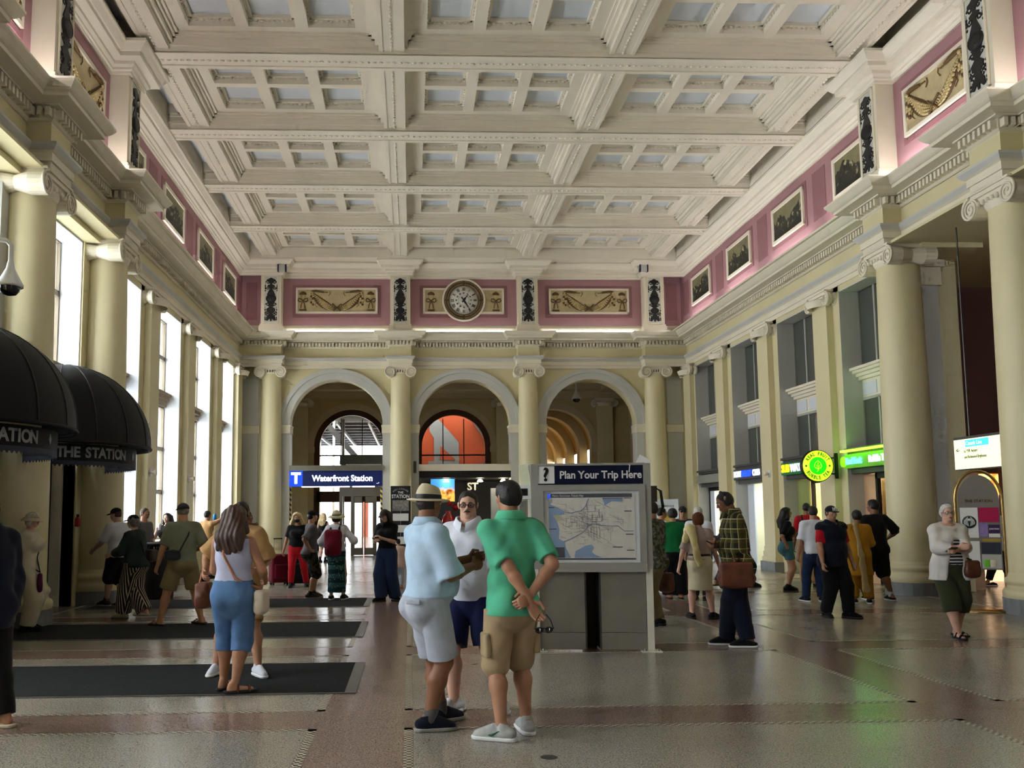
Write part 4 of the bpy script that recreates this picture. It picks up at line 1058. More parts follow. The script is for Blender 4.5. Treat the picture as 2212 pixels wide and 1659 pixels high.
mapshape([(470, 858), (480, 805), (560, 762), (620, 750), (640, 775), (620, 812), (650, 835), (710, 858)], 'map_blue', nm='water')
mapshape([(722, 372), (895, 372), (895, 400), (800, 395), (740, 430)], 'map_blue', nm='water')
mapshape([(290, 510), (340, 500), (370, 545), (330, 562)], 'map_green', -.039); mapshape([(262, 772), (388, 772), (388, 857), (262, 857)], 'map_navy', -.039, 'inset_map')
mapshape([(258, 862), (995, 862), (995, 874), (258, 874)], 'map_navy', nm='map_foot_strip')
for a, b, c, d in ((254, 440, 306, 447), (258, 618, 322, 625), (722, 368, 895, 374), (905, 366, 968, 372), (907, 472, 970, 480), (915, 663, 979, 670), (800, 768, 884, 775), (920, 794, 985, 801)): mapshape([(a, b), (c, b), (c, d), (a, d)], 'map_navy', -.039, 'legend_bar')
def mapline(pts, r, m='map_line'): MB().tube([(uv(*p)[0], -.0385, uv(*p)[1]) for p in pts], r, 4, flat=1).build('map_route', m, mp)
mapline([(980, 640), (900, 640), (850, 598), (800, 600), (700, 592), (640, 580), (600, 590), (570, 630), (530, 660), (450, 700), (380, 725)], .004, 'map_blue'); mapline([(600, 372), (575, 430), (540, 470), (450, 490), (380, 480)], .004, 'map_blue')
rm = MB(); rr = random.Random(3)
for i in range(260):
    x, y = rr.gauss(570, 160), rr.gauss(560, 85)
    if not (350 < x < 900 and 400 < y < 830): continue
    L = rr.uniform(15, 70); q = [(x-L/2, y), (x+L/2, y+rr.uniform(-4, 4))] if rr.random() < .5 else [(x, y-L/2), (x+rr.uniform(-4, 4), y+L/2)]
    if rr.random() < .15: q = [(x-L, y-L*.5), (x+L, y+L*.5)]
    rm.tube([(uv(*p)[0], -.038, uv(*p)[1]) for p in q], .0011, 3)
rm.build('street_lines', 'map_line', mp, kind='stuff')
for i in range(5): mapline([(590+25*i, 600+rr.uniform(-8, 8)), (595+25*i, 700+rr.uniform(-20, 20))], .0012, 'map_red' if i % 2 else 'map_line')
MB().box(-.53, .53, -.072, -.070, .97, 1.77).build('case_glass', mat('case_glass', (240, 245, 248), .03, 0, alpha=.06, spec=.6), K)
for s in (-1, 1):
    x0, x1 = sorted((s*.09, s*.585)); p = MB().box(x0, x1, -.02, .02, .02, .20).box(x0, x1, -.02, .02, .205, .865); p.build('steel_panel', 'brushed', K)
    MB().box(*sorted((s*.07, s*.09)), -.02, .35, .02, .865).build('panel_return', 'steel_dark', K)
MB().box(-.07, .07, .30, .33, .0, .865).build('gap_shade_plate', 'black', K)  # black plate added in the gap, its shade put into the colour
# flank panels of the four sided kiosk
for s, l in ((-1, 0), (1, 0)):
    MB().box(*sorted((s*.64, s*.66)), .05, .42, .9, 2.05).build('flank_panel', 'kiosk_frame', K); MB().box(*sorted((s*.62, s*.68)), .40, .46, 0, 2.05).build('rear_post', 'kiosk_white', K)
MB().box(-.62, .62, .42, .46, .2, 2.05).build('rear_panel', 'kiosk_frame', K)
b = MB().box(-.80, -.66, .05, .30, 1.68, 1.84).build('ticket_reader', 'plastic_white', K); MB().box(-.785, -.70, .045, .05, 1.72, 1.80).build('reader_screen', 'black', b)
MB().box(-.76, -.70, .1, .13, .02, 1.68).build('reader_post', 'kiosk_white', K); MB().box(-.795, -.72, .08, .1, 1.40, 1.66).build('notice', 'banner_photo', K)
for i, (dx, c) in enumerate(((0, (226, 230, 200)), (.05, (232, 226, 226)))): MB().cbox((-.73+dx, .12+.05*i, 1.96), (.11, .004, .24), Matrix.Rotation(-.12, 3, 'Y')).build('leaflet', mat(f'leaflet{i}', c, .6, .05, 20), K)
b = MB().box(.66, .76, .1, .28, 1.64, 1.82).build('side_device', 'steel_dark', K); MB().tube([(.74, .1, 1.80), (.80, .1, 1.76), (.82, .1, 1.58), (.79, .1, 1.52)], [.004, .016, .018, .004], 6).build('handset', 'black', b)
MB().tube([(.40, -.05, 2.07), (.44, -.06, 2.05), (.43, -.06, 1.97)], .006, 5).build('string', 'white', K); MB().cbox((.60, .06, 2.08), (.14, .004, .14), Matrix.Rotation(.5, 3, 'Y')).build('loose_sheet', 'white', K)

# ------------------------------------------------------------------ shops on the right
def lamp_in(o, loc, sx, sy, power, col):
    l = bpy.data.lights.new('shop_light', 'AREA'); l.shape = 'RECTANGLE'; l.size = sx; l.size_y = sy; l.energy = power; l.color = col
    q = bpy.data.objects.new('ceiling_lamp', l); COL.objects.link(q); q.parent = o; q.location = loc
def shop(i, wall, floorc, lamp, label, pw=60, X1=12.4, n0=-1.6):
    y = (YK[i]+YK[i+1])/2; o = empty('shop', (0, y, 0), label=label, cat='shop', group='shops in the right wall')
    MB().box(X1, X1+.1, n0, 1.6, 0, 2.5).build('back_wall', wall, o)
    for q in (n0, 1.6): MB().box(9.9, X1, q-.04, q+.04, 0, 2.5).build('side_wall', wall, o)
    MB().box(9.9, X1+.1, n0, 1.6, 2.46, 2.5).build('shop_ceiling', 'white_paint', o)
    MB().box(9.9, X1, n0+.05, 1.55, 0, .004).build('shop_floor', floorc, o)
    lamp_in(o, ((9.9+X1)/2, 0, 2.44), (X1-9.9)*.6, 2.0, pw, lamp); return o
mat('shop_white', (226, 232, 240), .5, .02); mat('shop_olive', (150, 158, 92), .6, .03); mat('tile_beige', (214, 190, 140), .5, .1, 9); mat('shop_peach', (214, 170, 132), .6, .06); mat('shop_floor', (150, 146, 138), .4, .05); mat('shelf_steel', (60, 66, 70), .5, 0)
S1 = shop(10, 'shop_white', 'shop_floor', (.86, .92, 1), 'white lit shop under a blank grey lintel at the far right', 90)
S2 = shop(9, 'shop_white', 'shop_floor', (.86, .95, 1), 'white lit shop with product shelves under the BODY ENERGY CLUB sign', 90)
S3 = shop(8, 'tile_beige', 'shop_floor', (1, .86, .55), 'sandwich shop with beige walls under the green SUBWAY sign', 70)
S4 = shop(7, 'shop_peach', 'shop_floor', (1, .8, .58), 'bubble tea shop with orange walls beside the large right column', 35, 10.95, -.95)
def door_frame(o, y0, y1): MB().box(9.78, 9.86, y0, y0+.07, 0, 2.32).box(9.78, 9.86, y1-.07, y1, 0, 2.32).box(9.78, 9.86, y0, y1, 2.2, 2.32).build('door_frame', 'black', o)
door_frame(S1, -.5, 1.0); door_frame(S3, -1.0, .2); door_frame(S4, -.7, .5)
for s, c in ((S1, 'shop_white'), (S2, 'shop_white'), (S3, 'shop_olive'), (S4, 'shop_peach')): MB().box(9.8, 9.84, .35 if s is S3 else .55, 1.02, 0, 2.3).build('front_panel', c, s)
rr = random.Random(5)
mat('jar_a', (206, 224, 236), .4, 0); mat('jar_b', (240, 244, 246), .4, 0); mat('jar_c', (96, 150, 176), .4, 0); mat('jar_d', (40, 96, 110), .4, 0)
for k in range(6):
    z = .25+.38*k; MB().box(11.2, 11.6, -1.5, .3, z, z+.025).build('shelf', 'shelf_steel', S2)
    y = -1.45
    while y < .2:
        w = rr.uniform(.10, .2); hh = rr.uniform(.16, .3); MB().box(11.22, 11.42, y, y+w*.9, z+.025, z+.025+hh).build('product_box', rr.choice(['jar_a', 'jar_b', 'jar_c', 'jar_d']), S2); y += w
MB().box(10.4, 10.46, -.9, -.75, 0, 1.8).build('poster_stand', mat('poster_yellow', (226, 214, 150), .5, .05), S2)
# menu boards and counter
t = NT('menu_board', .5, .3); x, y, z = t.sep(t.obj()); n = t.noise(4, 5); c = t.mix(t.step(z, 1.9, 1.94), (226, 150, 60), t.mix(t.step(n, .45, .6), (240, 120, 40), (250, 214, 120))); t.col(c); t.l(c, t.b.inputs['Emission Color']); t.b.inputs['Emission Strength'].default_value = 1.6
MB().box(10.88, 10.93, -.9, 1.5, 1.65, 2.3).build('menu_board', 'menu_board', S4); MB().box(10.4, 10.7, -.9, 1.2, 0, 1.05).build('counter', 'shop_peach', S4); MB().box(10.80, 10.86, -.8, .6, 1.1, 1.5).build('blue_poster', mat('cyan', (120, 220, 230), .5, 0, emit=.8), S4)
MB().box(9.95, 10.05, .0, .35, 0, 2.3).build('orange_panel', 'orange', S4)
MB().box(11.2, 11.7, -1.5, .6, 0, 1.05).build('counter', 'shelf_steel', S3)
# fascia signs
mat('sub_green', (10, 92, 46), .4, 0, emit=.25); mat('em_yellow', (255, 214, 30), .4, 0, emit=.9); mat('em_white', (235, 240, 250), .4, 0, emit=.55); mat('em_blue', (30, 70, 255), .4, 0, emit=1.2); mat('em_cyan', (110, 220, 255), .4, 0, emit=.9); mat('em_lime', (120, 255, 20), .4, 0, emit=.9); mat('lime_panel', (120, 200, 60), .4, 0); mat('em_lime_strong', (150, 255, 40), .4, 0, emit=4)
FACE_L = (PI/2, 0, -PI/2)        # text upright facing -X
def fascia(i, parts, panel, label, xf=9.40, size=.21):
    y = (YK[i]+YK[i+1])/2; o = empty('shop_sign', (xf, y, 2.58), label=label, cat='sign')
    MB().box(-.0, .04, -1.0, 1.0, -.15, .15).build('panel', panel, o)
    u = .93
    for s, m, wd, k in parts:
        me = text_mesh(s, size, .012, .006, sx=k); obj('lettering', me, m, o, (-.018, u, 0), FACE_L); u -= wd
    return o
fascia(9, (('BODY', 'em_white', .58, .85), ('ENERGY', 'em_blue', .80, .80), ('CLUB', 'em_white', .5, .85)), 'sign_band', 'illuminated BODY ENERGY CLUB sign in white and blue letters', size=.24)
fascia(8, (('SUB', 'em_yellow', .50, .95), ('WAY', 'em_white', .6, .95)), 'sub_green', 'green shop sign with yellow and white SUBWAY letters', size=.27)
o = fascia(7, (('Real Fruit', 'em_cyan', .95, .85), ('Bubble Tea', 'em_white', .9, .8)), 'lime_panel', 'lime lit Real Fruit Bubble Tea shop sign beside the large right column', size=.2)
MB().lathe([(0, -.04), (.11, -.04), (.11, 0)], 18, (-.0, 1.02, 0), axis='x').build('lime_disc', 'em_lime', o)
MB().box(-.10, .0, -1.0, 1.0, .20, .24).build('light_strip', 'em_lime_strong', o)
MB().box(9.45, 9.46, -1.0, 1.0, -.14, .12).build('blank_panel', 'bay_grey', S1, loc=(-.05, 0, 2.58))
# round projecting sign
o = empty('round_sign', (8.90, 18.86, 2.51), label='round glowing lime sign with a leaf, reading Real Fruit Bubble Tea, on a wall bracket', cat='sign')
mat('lime_face', (120, 200, 30), .4, 0, emit=1.0, ecol=(186, 255, 40)); mat('lime_core', (30, 160, 20), .4, 0, emit=.8, ecol=(20, 235, 20)); mat('lime_text', (16, 110, 16), .4, 0)
MB().lathe([(0, .06), (.35, .06), (.36, .0), (.35, -.06), (.33, -.06)], 40, axis='y').build('housing', 'black', o); MB().lathe([(0, -.062), (.335, -.062), (.335, -.04)], 40, axis='y').build('face', 'lime_face', o); MB().lathe([(0, -.068), (.19, -.068), (.19, -.05)], 32, axis='y').build('core', 'lime_core', o)
for s, a0, a1, top in (('REAL FRUIT', 148, 32, True), ('BUBBLE TEA', 212, 328, False)):
    for i, ch in enumerate(s):
        a = math.radians(a0+(a1-a0)*i/(len(s)-1)); text(ch, .105, 'lime_text', o, (.262*math.cos(a), -.068, .262*math.sin(a)), (PI/2, -(a-PI/2) if top else -(a+PI/2), 0), 'letter', align='CENTER', extrude=.003, bold=.003, sx=.75)
for s in (-1, 1): MB().ball((s*.262, -.066, 0), (.022, .006, .022), 8, 6).build('dot', 'lime_text', o)
lf = MB(); lf.tube([(0, -.072, .12), (-.06, -.072, .06), (-.085, -.072, -.01), (-.05, -.072, -.06), (0, -.072, -.075), (.05, -.072, -.06), (.085, -.072, -.01), (.06, -.072, .06)], .006, 5, closed=True); lf.tube([(0, -.072, .08), (0, -.072, -.10), (-.03, -.072, -.13)], .006, 5)
for s in (-1, 1):
    for z in (.0, -.04): lf.tube([(0, -.072, z-.02), (s*.05, -.072, z+.02)], .004, 4)
lf.build('leaf', 'lime_face', o)
MB().box(.42, .47, -.03, .03, -.28, .28).box(.32, .44, -.015, .015, .16, .19).box(.32, .44, -.015, .015, -.19, -.16).build('bracket', 'black', o)

# ------------------------------------------------------------------ wayfinding light box and arched totem by the right columns
mat('box_yellow', (240, 240, 190), .4, 0, emit=.7); mat('box_cyan', (60, 190, 220), .4, 0, emit=.9); mat('box_text', (70, 90, 60), .5, 0); mat('box_navy', (40, 40, 110), .4, 0, emit=.5); mat('box_plum', (150, 40, 110), .4, 0, emit=.5)
o = empty('wayfinding_sign', (9.36, 13.75, 2.48), label='pale yellow illuminated Canada Line wayfinding sign between the right columns', cat='sign')
MB().box(0, .12, -1.1, .95, -.28, .28).build('case', 'dark_grey_metal', o); MB().box(-.012, 0, -1.08, .93, -.265, .235).build('lit_face', 'box_yellow', o); MB().box(-.016, 0, .02, .62, .10, .215).build('line_strip', 'box_cyan', o)
text('Canada Line', .10, 'em_white', o, (-.02, .60, .157), FACE_L, extrude=.002, sx=.85); text('to YVR Airport', .075, 'box_text', o, (-.016, .66, .03), FACE_L, extrude=.002, sx=.75); text('and Richmond-Brighouse', .075, 'box_text', o, (-.016, .66, -.07), FACE_L, extrude=.002, sx=.75); text('<', .13, 'black', o, (-.016, .88, .05), FACE_L, 'arrow', extrude=.002); MB().box(-.016, 0, .78, .86, .045, .055).build('arrow_shaft', 'black', o)
for k, (s, m) in enumerate((('Expo', 'box_navy'), ('SeaBus', 'box_plum'), ('West', 'box_plum'))): MB().box(-.016, 0, -.62, -.30, .10-.15*k, .215-.15*k).build('line_strip', m, o); text(s, .09, 'em_white', o, (-.02, -.33, .157-.15*k), FACE_L, extrude=.002, sx=.8)
for y in (-.6, .6): MB().tube([(.06, y, .28), (.06, y, 3.9)], .015, 6).build('hanger', 'steel_dark', o)
o = empty('arched_totem', (8.70, 13.15, 0), (0, 0, -.50), label='arched brass framed poster stand with cafe posters by the right column', cat='poster stand')
mat('brass', (176, 142, 90), .25, .05, metal=.9)
w = .31; pts = [(-w, 0, .03)]+[(-w, 0, 1.65)]+[(w*math.cos(PI-PI*i/16), 0, 1.68+.44*math.sin(PI*i/16)) for i in range(17)]+[(w, 0, 1.65), (w, 0, .03)]
MB().tube(pts, .022, 8).build('brass_frame', 'brass', o)
MB().lathe([(0, .035), (.36, .035), (.40, .02), (.40, 0)], 32, sx=1.15, sy=.8).build('base', 'brass', o)
pp = [(-.27, .62), (-.27, 1.66)]+[(.27*math.cos(PI-PI*i/14), 1.68+.38*math.sin(PI*i/14)) for i in range(15)]+[(.27, 1.66), (.27, .62)]
MB().prism(pp, lambda u, v, w_: (u, w_, v), -.012, .012).build('board', mat('totem_grey', (132, 126, 120), .5, .04), o)
text('THE STATION', .062, 'brass', o, (0, -.014, 1.66), FACE_CAM, align='CENTER', extrude=.002, sx=.95)
def po(x0, x1, z0, z1, m): MB().box(x0, x1, -.018, 0, z0, z1).build('poster', m, o)
mat('poster_purple', (150, 130, 190), .5, .2, 20); mat('poster_magenta', (176, 24, 82), .5, 0); mat('poster_slate', (52, 58, 76), .5, .1, 9); mat('poster_plum', (66, 40, 92), .5, 0); mat('emblem_green', (24, 50, 58), .5, 0)
po(-.255, -.02, 1.10, 1.56, 'white'); po(-.01, .255, 1.34, 1.56, 'poster_magenta'); po(-.01, .10, 1.12, 1.33, 'poster_purple'); po(.11, .255, 1.17, 1.30, 'poster_plum'); po(.11, .255, 1.11, 1.165, 'white'); po(.02, .255, 1.045, 1.085, mat('poster_gold', (180, 150, 60), .5, 0)); po(-.02, .255, .70-.06+.42, 1.03, 'poster_slate') if False else po(-.0, .255, .56+.30, 1.03, 'poster_slate'); po(-.255, -.02, .66, 1.05, 'white'); po(0, .255, .64, .85, 'shop_pale')
MB().lathe([(0, -.02), (.095, -.02), (.095, 0)], 28, (-.137, -.002, 1.34), axis='y').build('emblem', 'emblem_green', o)
e = MB()
for s in (-1, 1):
    for k in range(5): e.tube([(-.137+s*.02*(1+k*.5), -.025, 1.42-.012*k), (-.137+s*(.022+.012*k), -.025, 1.34), (-.137+s*(.012+.014*k), -.025, 1.275+.008*k)], .004, 4)
e.lathe([(0, -.003), (.02, -.003), (.02, 0)], 12, (-.137, -.023, 1.375), axis='y'); e.build('emblem_pattern', 'white', o)
text('CAPPUCCINO POP IN', .028, 'white', o, (.122, -.02, 1.525), FACE_CAM, align='CENTER', extrude=.001, sx=.8) if False else text('JUNCTION', .034, 'white', o, (.182, -.02, 1.235), FACE_CAM, align='CENTER', extrude=.001, bold=.001, sx=.75)
for x in (.06, .14): MB().lathe([(.035, .66), (.045, .76), (.03, .77)], 10, (x, -.02, 0), sy=.2).build('printed_cup', 'cream' if x > .1 else 'lime_panel', o)
# far corridor shop light
o = empty('corridor_stall', (12.25, 18.5, 0), label='brightly lit food stall at the end of the corridor behind the right columns', cat='stall')
MB().box(-.45, .45, 0, .05, 0, 2.15).build('lit_opening', mat('stall_glow', (255, 214, 170), .5, 0, emit=.8), o); MB().box(-.45, .45, -.03, .0, 1.75, 2.2).build('fire_poster', 'menu_board', o, loc=(0, 0, .1)); MB().box(-.45, .45, -.03, .0, 2.32, 2.5).build('dark_band', 'brown_wood', o)
# white club banner near the right corner
o = empty('club_banner', (8.35, 28.6, 0), label='white Body Energy Club banner standing near the right corner of the end wall', cat='banner')
MB().box(-.45, .45, -.02, .02, .05, 1.95).build('sheet', 'white_paint', o); MB().box(-.46, .46, -.12, .12, 0, .05).build('foot', 'steel', o); text('BODY ENERGY CLUB', .085, 'black', o, (-.30, -.024, 1.72), FACE_CAM, extrude=.001, sx=.75); MB().lathe([(.05, -.024), (.06, -.026), (.07, -.024)], 16, (-.38, 0, 1.72), axis='y').build('round_logo', 'steel_dark', o)
MB().ball((.1, -.03, 1.35), (.2, .008, .14), 12, 8).build('printed_fruit', 'poster_gold', o); MB().ball((.15, -.03, .9), (.14, .008, .2), 12, 8).build('printed_bowl', 'steel_dark', o)
o = empty('litter_bin', (-4.68, 16.65, 0), label='round black litter bin with a slotted rim near the left windows', cat='bin')
MB().lathe([(0, 0), (.25, 0), (.27, .03), (.28, .85), (.26, .90)], 28).build('body', 'black', o); MB().lathe([(.30, .98), (.33, .99), (.33, 1.02), (.22, 1.03), (.20, .95)], 28).build('rim', 'dark_grey_metal', o)
s = MB()
for k in range(18): a = 2*PI*k/18; s.cbox((.285*math.cos(a), .285*math.sin(a), .935), (.03, .03, .12))
s.build('slats', 'black', o)
# ------------------------------------------------------------------ signed distance modelling kit for people and soft things
def V3(*a): return np.array(a if len(a) > 1 else a[0], dtype=np.float64)
class SDF:
    def __init__(s): s.prims = []; s.post = []
    def cap(s, a, b, ra, rb=None, k=.02, u=None, q=1.0, clip=None, op='u'):
        """tapered capsule a->b; optional elliptic section: width ra along u, depth ra*q"""
        a, b = V3(a), V3(b); rb = ra if rb is None else rb; r = max(ra, rb)*max(1, q)
        s.prims.append(('c', np.minimum(a, b)-r, np.maximum(a, b)+r, (a, b, ra, rb, None if u is None else V3(u), q), k, clip, op)); return s
    def ell(s, c, r, R=None, k=.02, clip=None, op='u'):
        c = V3(c); r = V3(r) if hasattr(r, '__len__') else V3(r, r, r); m = r.max()
        s.prims.append(('e', c-m, c+m, (c, r, None if R is None else np.array(R)), k, clip, op)); return s
    def box(s, c, d, R=None, rnd=.01, k=.02, clip=None, op='u'):
        c, d = V3(c), V3(d)/2; m = np.linalg.norm(d)
        s.prims.append(('b', c-m, c+m, (c, d-rnd, None if R is None else np.array(R), rnd), k, clip, op)); return s
    def plane(s, p, n): s.post.append((V3(p), V3(n)/np.linalg.norm(n))); return s
    def mesh(s, h, wrinkle=0.0, seed=0, wf=1.0, strand=0.0):
        lo = np.min([p[1] for p in s.prims if p[6] == 'u'], axis=0)-2.5*h; hi = np.max([p[2] for p in s.prims if p[6] == 'u'], axis=0)+2.5*h
        n = np.ceil((hi-lo)/h).astype(int)+1
        ax = [lo[i]+h*np.arange(n[i]) for i in range(3)]
        F = np.full(n, 1.0)
        for typ, bl, bh, par, k, clip, op in s.prims:
            pad = k+2*h; i0 = np.clip(np.floor((bl-pad-lo)/h).astype(int), 0, n); i1 = np.clip(np.ceil((bh+pad-lo)/h).astype(int)+1, 0, n)
            if np.any(i1 <= i0): continue
            X = ax[0][i0[0]:i1[0]][:, None, None]; Y = ax[1][i0[1]:i1[1]][None, :, None]; Z = ax[2][i0[2]:i1[2]][None, None, :]
            if typ == 'c':
                a, b, ra, rb, u, q = par; d = b-a; L = d@d+1e-12
                px, py, pz = X-a[0], Y-a[1], Z-a[2]
                t = np.clip((px*d[0]+py*d[1]+pz*d[2])/L, 0, 1)
                wx, wy, wz = px-t*d[0], py-t*d[1], pz-t*d[2]
                if u is None or q == 1.0: D = np.sqrt(wx*wx+wy*wy+wz*wz)-(ra+(rb-ra)*t)
                else:
                    w2 = wx*wx+wy*wy+wz*wz; dn = d/np.sqrt(L); v = np.cross(dn, u); v /= np.linalg.norm(v)+1e-9
                    c2 = (wx*v[0]+wy*v[1]+wz*v[2])**2
                    D = (np.sqrt(w2-c2+c2/(q*q)+1e-12)-(ra+(rb-ra)*t))*min(1, q*1.15)
            else:
                c, r, R = par[0], par[1], par[2]
                px, py, pz = X-c[0], Y-c[1], Z-c[2]
                if R is not None:
                    px, py, pz = (px*R[0, 0]+py*R[1, 0]+pz*R[2, 0], px*R[0, 1]+py*R[1, 1]+pz*R[2, 1], px*R[0, 2]+py*R[1, 2]+pz*R[2, 2])
                if typ == 'e':
                    k0 = np.sqrt((px/r[0])**2+(py/r[1])**2+(pz/r[2])**2)+1e-9; k1 = np.sqrt((px/r[0]**2)**2+(py/r[1]**2)**2+(pz/r[2]**2)**2)+1e-9
                    D = k0*(k0-1)/k1
                else:
                    qx, qy, qz = np.abs(px)-r[0], np.abs(py)-r[1], np.abs(pz)-r[2]
                    D = np.sqrt(np.maximum(qx, 0)**2+np.maximum(qy, 0)**2+np.maximum(qz, 0)**2)+np.minimum(np.maximum(qx, np.maximum(qy, qz)), 0)-par[3]
            if clip:
                for p, nn in clip:
                    p, nn = V3(p), V3(nn); nn = nn/np.linalg.norm(nn); D = np.maximum(D, (X-p[0])*nn[0]+(Y-p[1])*nn[1]+(Z-p[2])*nn[2])
            S = F[i0[0]:i1[0], i0[1]:i1[1], i0[2]:i1[2]]
            if op == 'u':
                hh = np.clip(.5+.5*(D-S)/k, 0, 1); S[...] = D*(1-hh)+S*hh-k*hh*(1-hh)
            else: S[...] = np.maximum(S, -D)
        X, Y, Z = ax[0][:, None, None], ax[1][None, :, None], ax[2][None, None, :]
        if wrinkle:
            f = wf
            wv = .5*np.sin(9*f*Z+seed)+.4*np.sin(13*f*X-7*f*Y+seed*1.7)
            F += wrinkle*(1.2*np.sin(24*f*X+19*f*Y+5*wv+seed)*(.5+.5*np.sin(11*f*Z+7*f*X+seed*2))+.9*np.sin(34*f*Z+26*f*X*np.sign(X+.02)-9*f*Y+4*wv+seed)*(.5+.5*np.sin(8*f*Z-15*f*X+5*f*Y+seed)))
        if strand: F += strand*(np.sin(150*X+3*np.sin(14*Z+seed)+2*np.sin(9*Y))*.7+np.sin(83*X+70*Y+4*np.sin(11*Z))*.8)
        for p, nn in s.post: F = np.maximum(F, (X-p[0])*nn[0]+(Y-p[1])*nn[1]+(Z-p[2])*nn[2])
        return nets(F, lo, h)
def nets(F, lo, h):
    S = F < 0
    c = np.zeros(np.array(F.shape)-1, dtype=np.int8)
    for dx in (0, 1):
        for dy in (0, 1):
            for dz in (0, 1): c += S[dx:S.shape[0]-1+dx, dy:S.shape[1]-1+dy, dz:S.shape[2]-1+dz]
    I = np.argwhere((c > 0) & (c < 8))
    if len(I) == 0: return np.zeros((0, 3)), np.zeros((0, 4), int)
    idx = -np.ones(c.shape, dtype=np.int64); idx[I[:, 0], I[:, 1], I[:, 2]] = np.arange(len(I))
    acc = np.zeros((len(I), 3)); cnt = np.zeros(len(I))
    co = [(a, b, d) for a in (0, 1) for b in (0, 1) for d in (0, 1)]
    fv = {o: F[I[:, 0]+o[0], I[:, 1]+o[1], I[:, 2]+o[2]] for o in co}
    for o in co:
        for a in range(3):
            if o[a]: continue
            o2 = tuple(o[i]+(i == a) for i in range(3)); f0, f1 = fv[o], fv[o2]; m = (f0 < 0) != (f1 < 0)
            t = np.where(m, f0/(f0-f1+1e-20), 0); p = np.array(o, float)[None, :].repeat(len(I), 0); p[:, a] += t
            acc += p*m[:, None]; cnt += m
    v = (I+acc/cnt[:, None])*h+lo
    quads = []
    for a in range(3):
        b, d = (a+1) % 3, (a+2) % 3
        sl0 = [slice(None)]*3; sl1 = [slice(None)]*3
        sl0[a] = slice(0, -1); sl1[a] = slice(1, None)
        E = S[tuple(sl0)] != S[tuple(sl1)]
        e = np.argwhere(E); e = e[(e[:, b] > 0) & (e[:, d] > 0) & (e[:, b] < F.shape[b]-1) & (e[:, d] < F.shape[d]-1)]
        if len(e) == 0: continue
        def at(ob, od):
            q = e.copy(); q[:, b] -= ob; q[:, d] -= od; return idx[q[:, 0], q[:, 1], q[:, 2]]
        Q = np.stack([at(1, 1), at(0, 1), at(0, 0), at(1, 0)], 1)
        flip = S[e[:, 0], e[:, 1], e[:, 2]]; Q[~flip] = Q[~flip][:, ::-1]; quads.append(Q)
    return v, np.concatenate(quads)
def npmesh(name, parts):
    """parts: list of (verts, quads)"""
    vs = []; qs = []; o = 0
    for v, q in parts:
        if len(v) == 0: continue
        vs.append(v); qs.append(q+o); o += len(v)
    me = bpy.data.meshes.new(name)
    v = np.concatenate(vs); q = np.concatenate(qs); n = len(q)
    me.vertices.add(len(v)); me.vertices.foreach_set('co', v.astype(np.float32).ravel())
    me.loops.add(n*4); me.loops.foreach_set('vertex_index', q.astype(np.int32).ravel())
    me.polygons.add(n); me.polygons.foreach_set('loop_start', np.arange(0, n*4, 4, dtype=np.int32)); me.polygons.foreach_set('loop_total', np.full(n, 4, dtype=np.int32))
    me.polygons.foreach_set('use_smooth', np.ones(n, dtype=bool)); me.update(); me.validate(); return me

# ------------------------------------------------------------------ people
def unit(v): v = V3(v); return v/(np.linalg.norm(v)+1e-9)
def rotm(yaw=0, pitch=0, roll=0):
    """yaw right-handed about z (deg, + = turn left), pitch + = look up, roll + = tilt"""
    return np.array(Euler((math.radians(pitch), math.radians(roll), math.radians(yaw)), 'XYZ').to_matrix())
def ik(a, t, l1, l2, pole):
    a, t = V3(a), V3(t); d = t-a; L = np.linalg.norm(d); L2 = min(L, (l1+l2)*.999)
    t = a+d/L*L2; n = d/L; x = (l1*l1-l2*l2+L2*L2)/(2*L2); hgt = math.sqrt(max(0, l1*l1-x*x))
    p = V3(pole); p = p-n*(p@n); p = unit(p); return a+n*x+p*hgt, t
SKIN = {'tan': (176, 128, 100), 'brown': (138, 94, 68), 'fair': (208, 164, 142), 'dark': (92, 62, 46), 'pale': (216, 176, 156)}
for k_, c_ in SKIN.items(): mat('skin_'+k_, c_, .5, .10, 14, bump=.06, bscale=180, spec=.35)
mat('eye_white', (228, 224, 218), .25, 0); mat('eye_dark', (34, 24, 20), .2, 0); mat('lip', (150, 86, 78), .5, .05)
def fabric(key, rgb, rough=.85, noise=.06, nscale=14, bump=.07, bscale=420): return mat(key, rgb, rough, noise, nscale, bump, bscale, spec=.15, sheen=.1)
mat('hair_black', (22, 19, 18), .5, .4, 40, bump=.5, bscale=90); mat('hair_brown', (64, 42, 31), .45, .25, 60, bump=.3, bscale=160); mat('hair_dark', (40, 30, 26), .5, .5, 40, bump=.5, bscale=90); mat('hair_white', (206, 202, 196), .6, .25, 30, bump=.5, bscale=90); mat('hair_blond', (206, 184, 140), .6, .35, 30, bump=.6, bscale=80); mat('hair_grey', (120, 112, 106), .6, .3, 40, bump=.5, bscale=90)

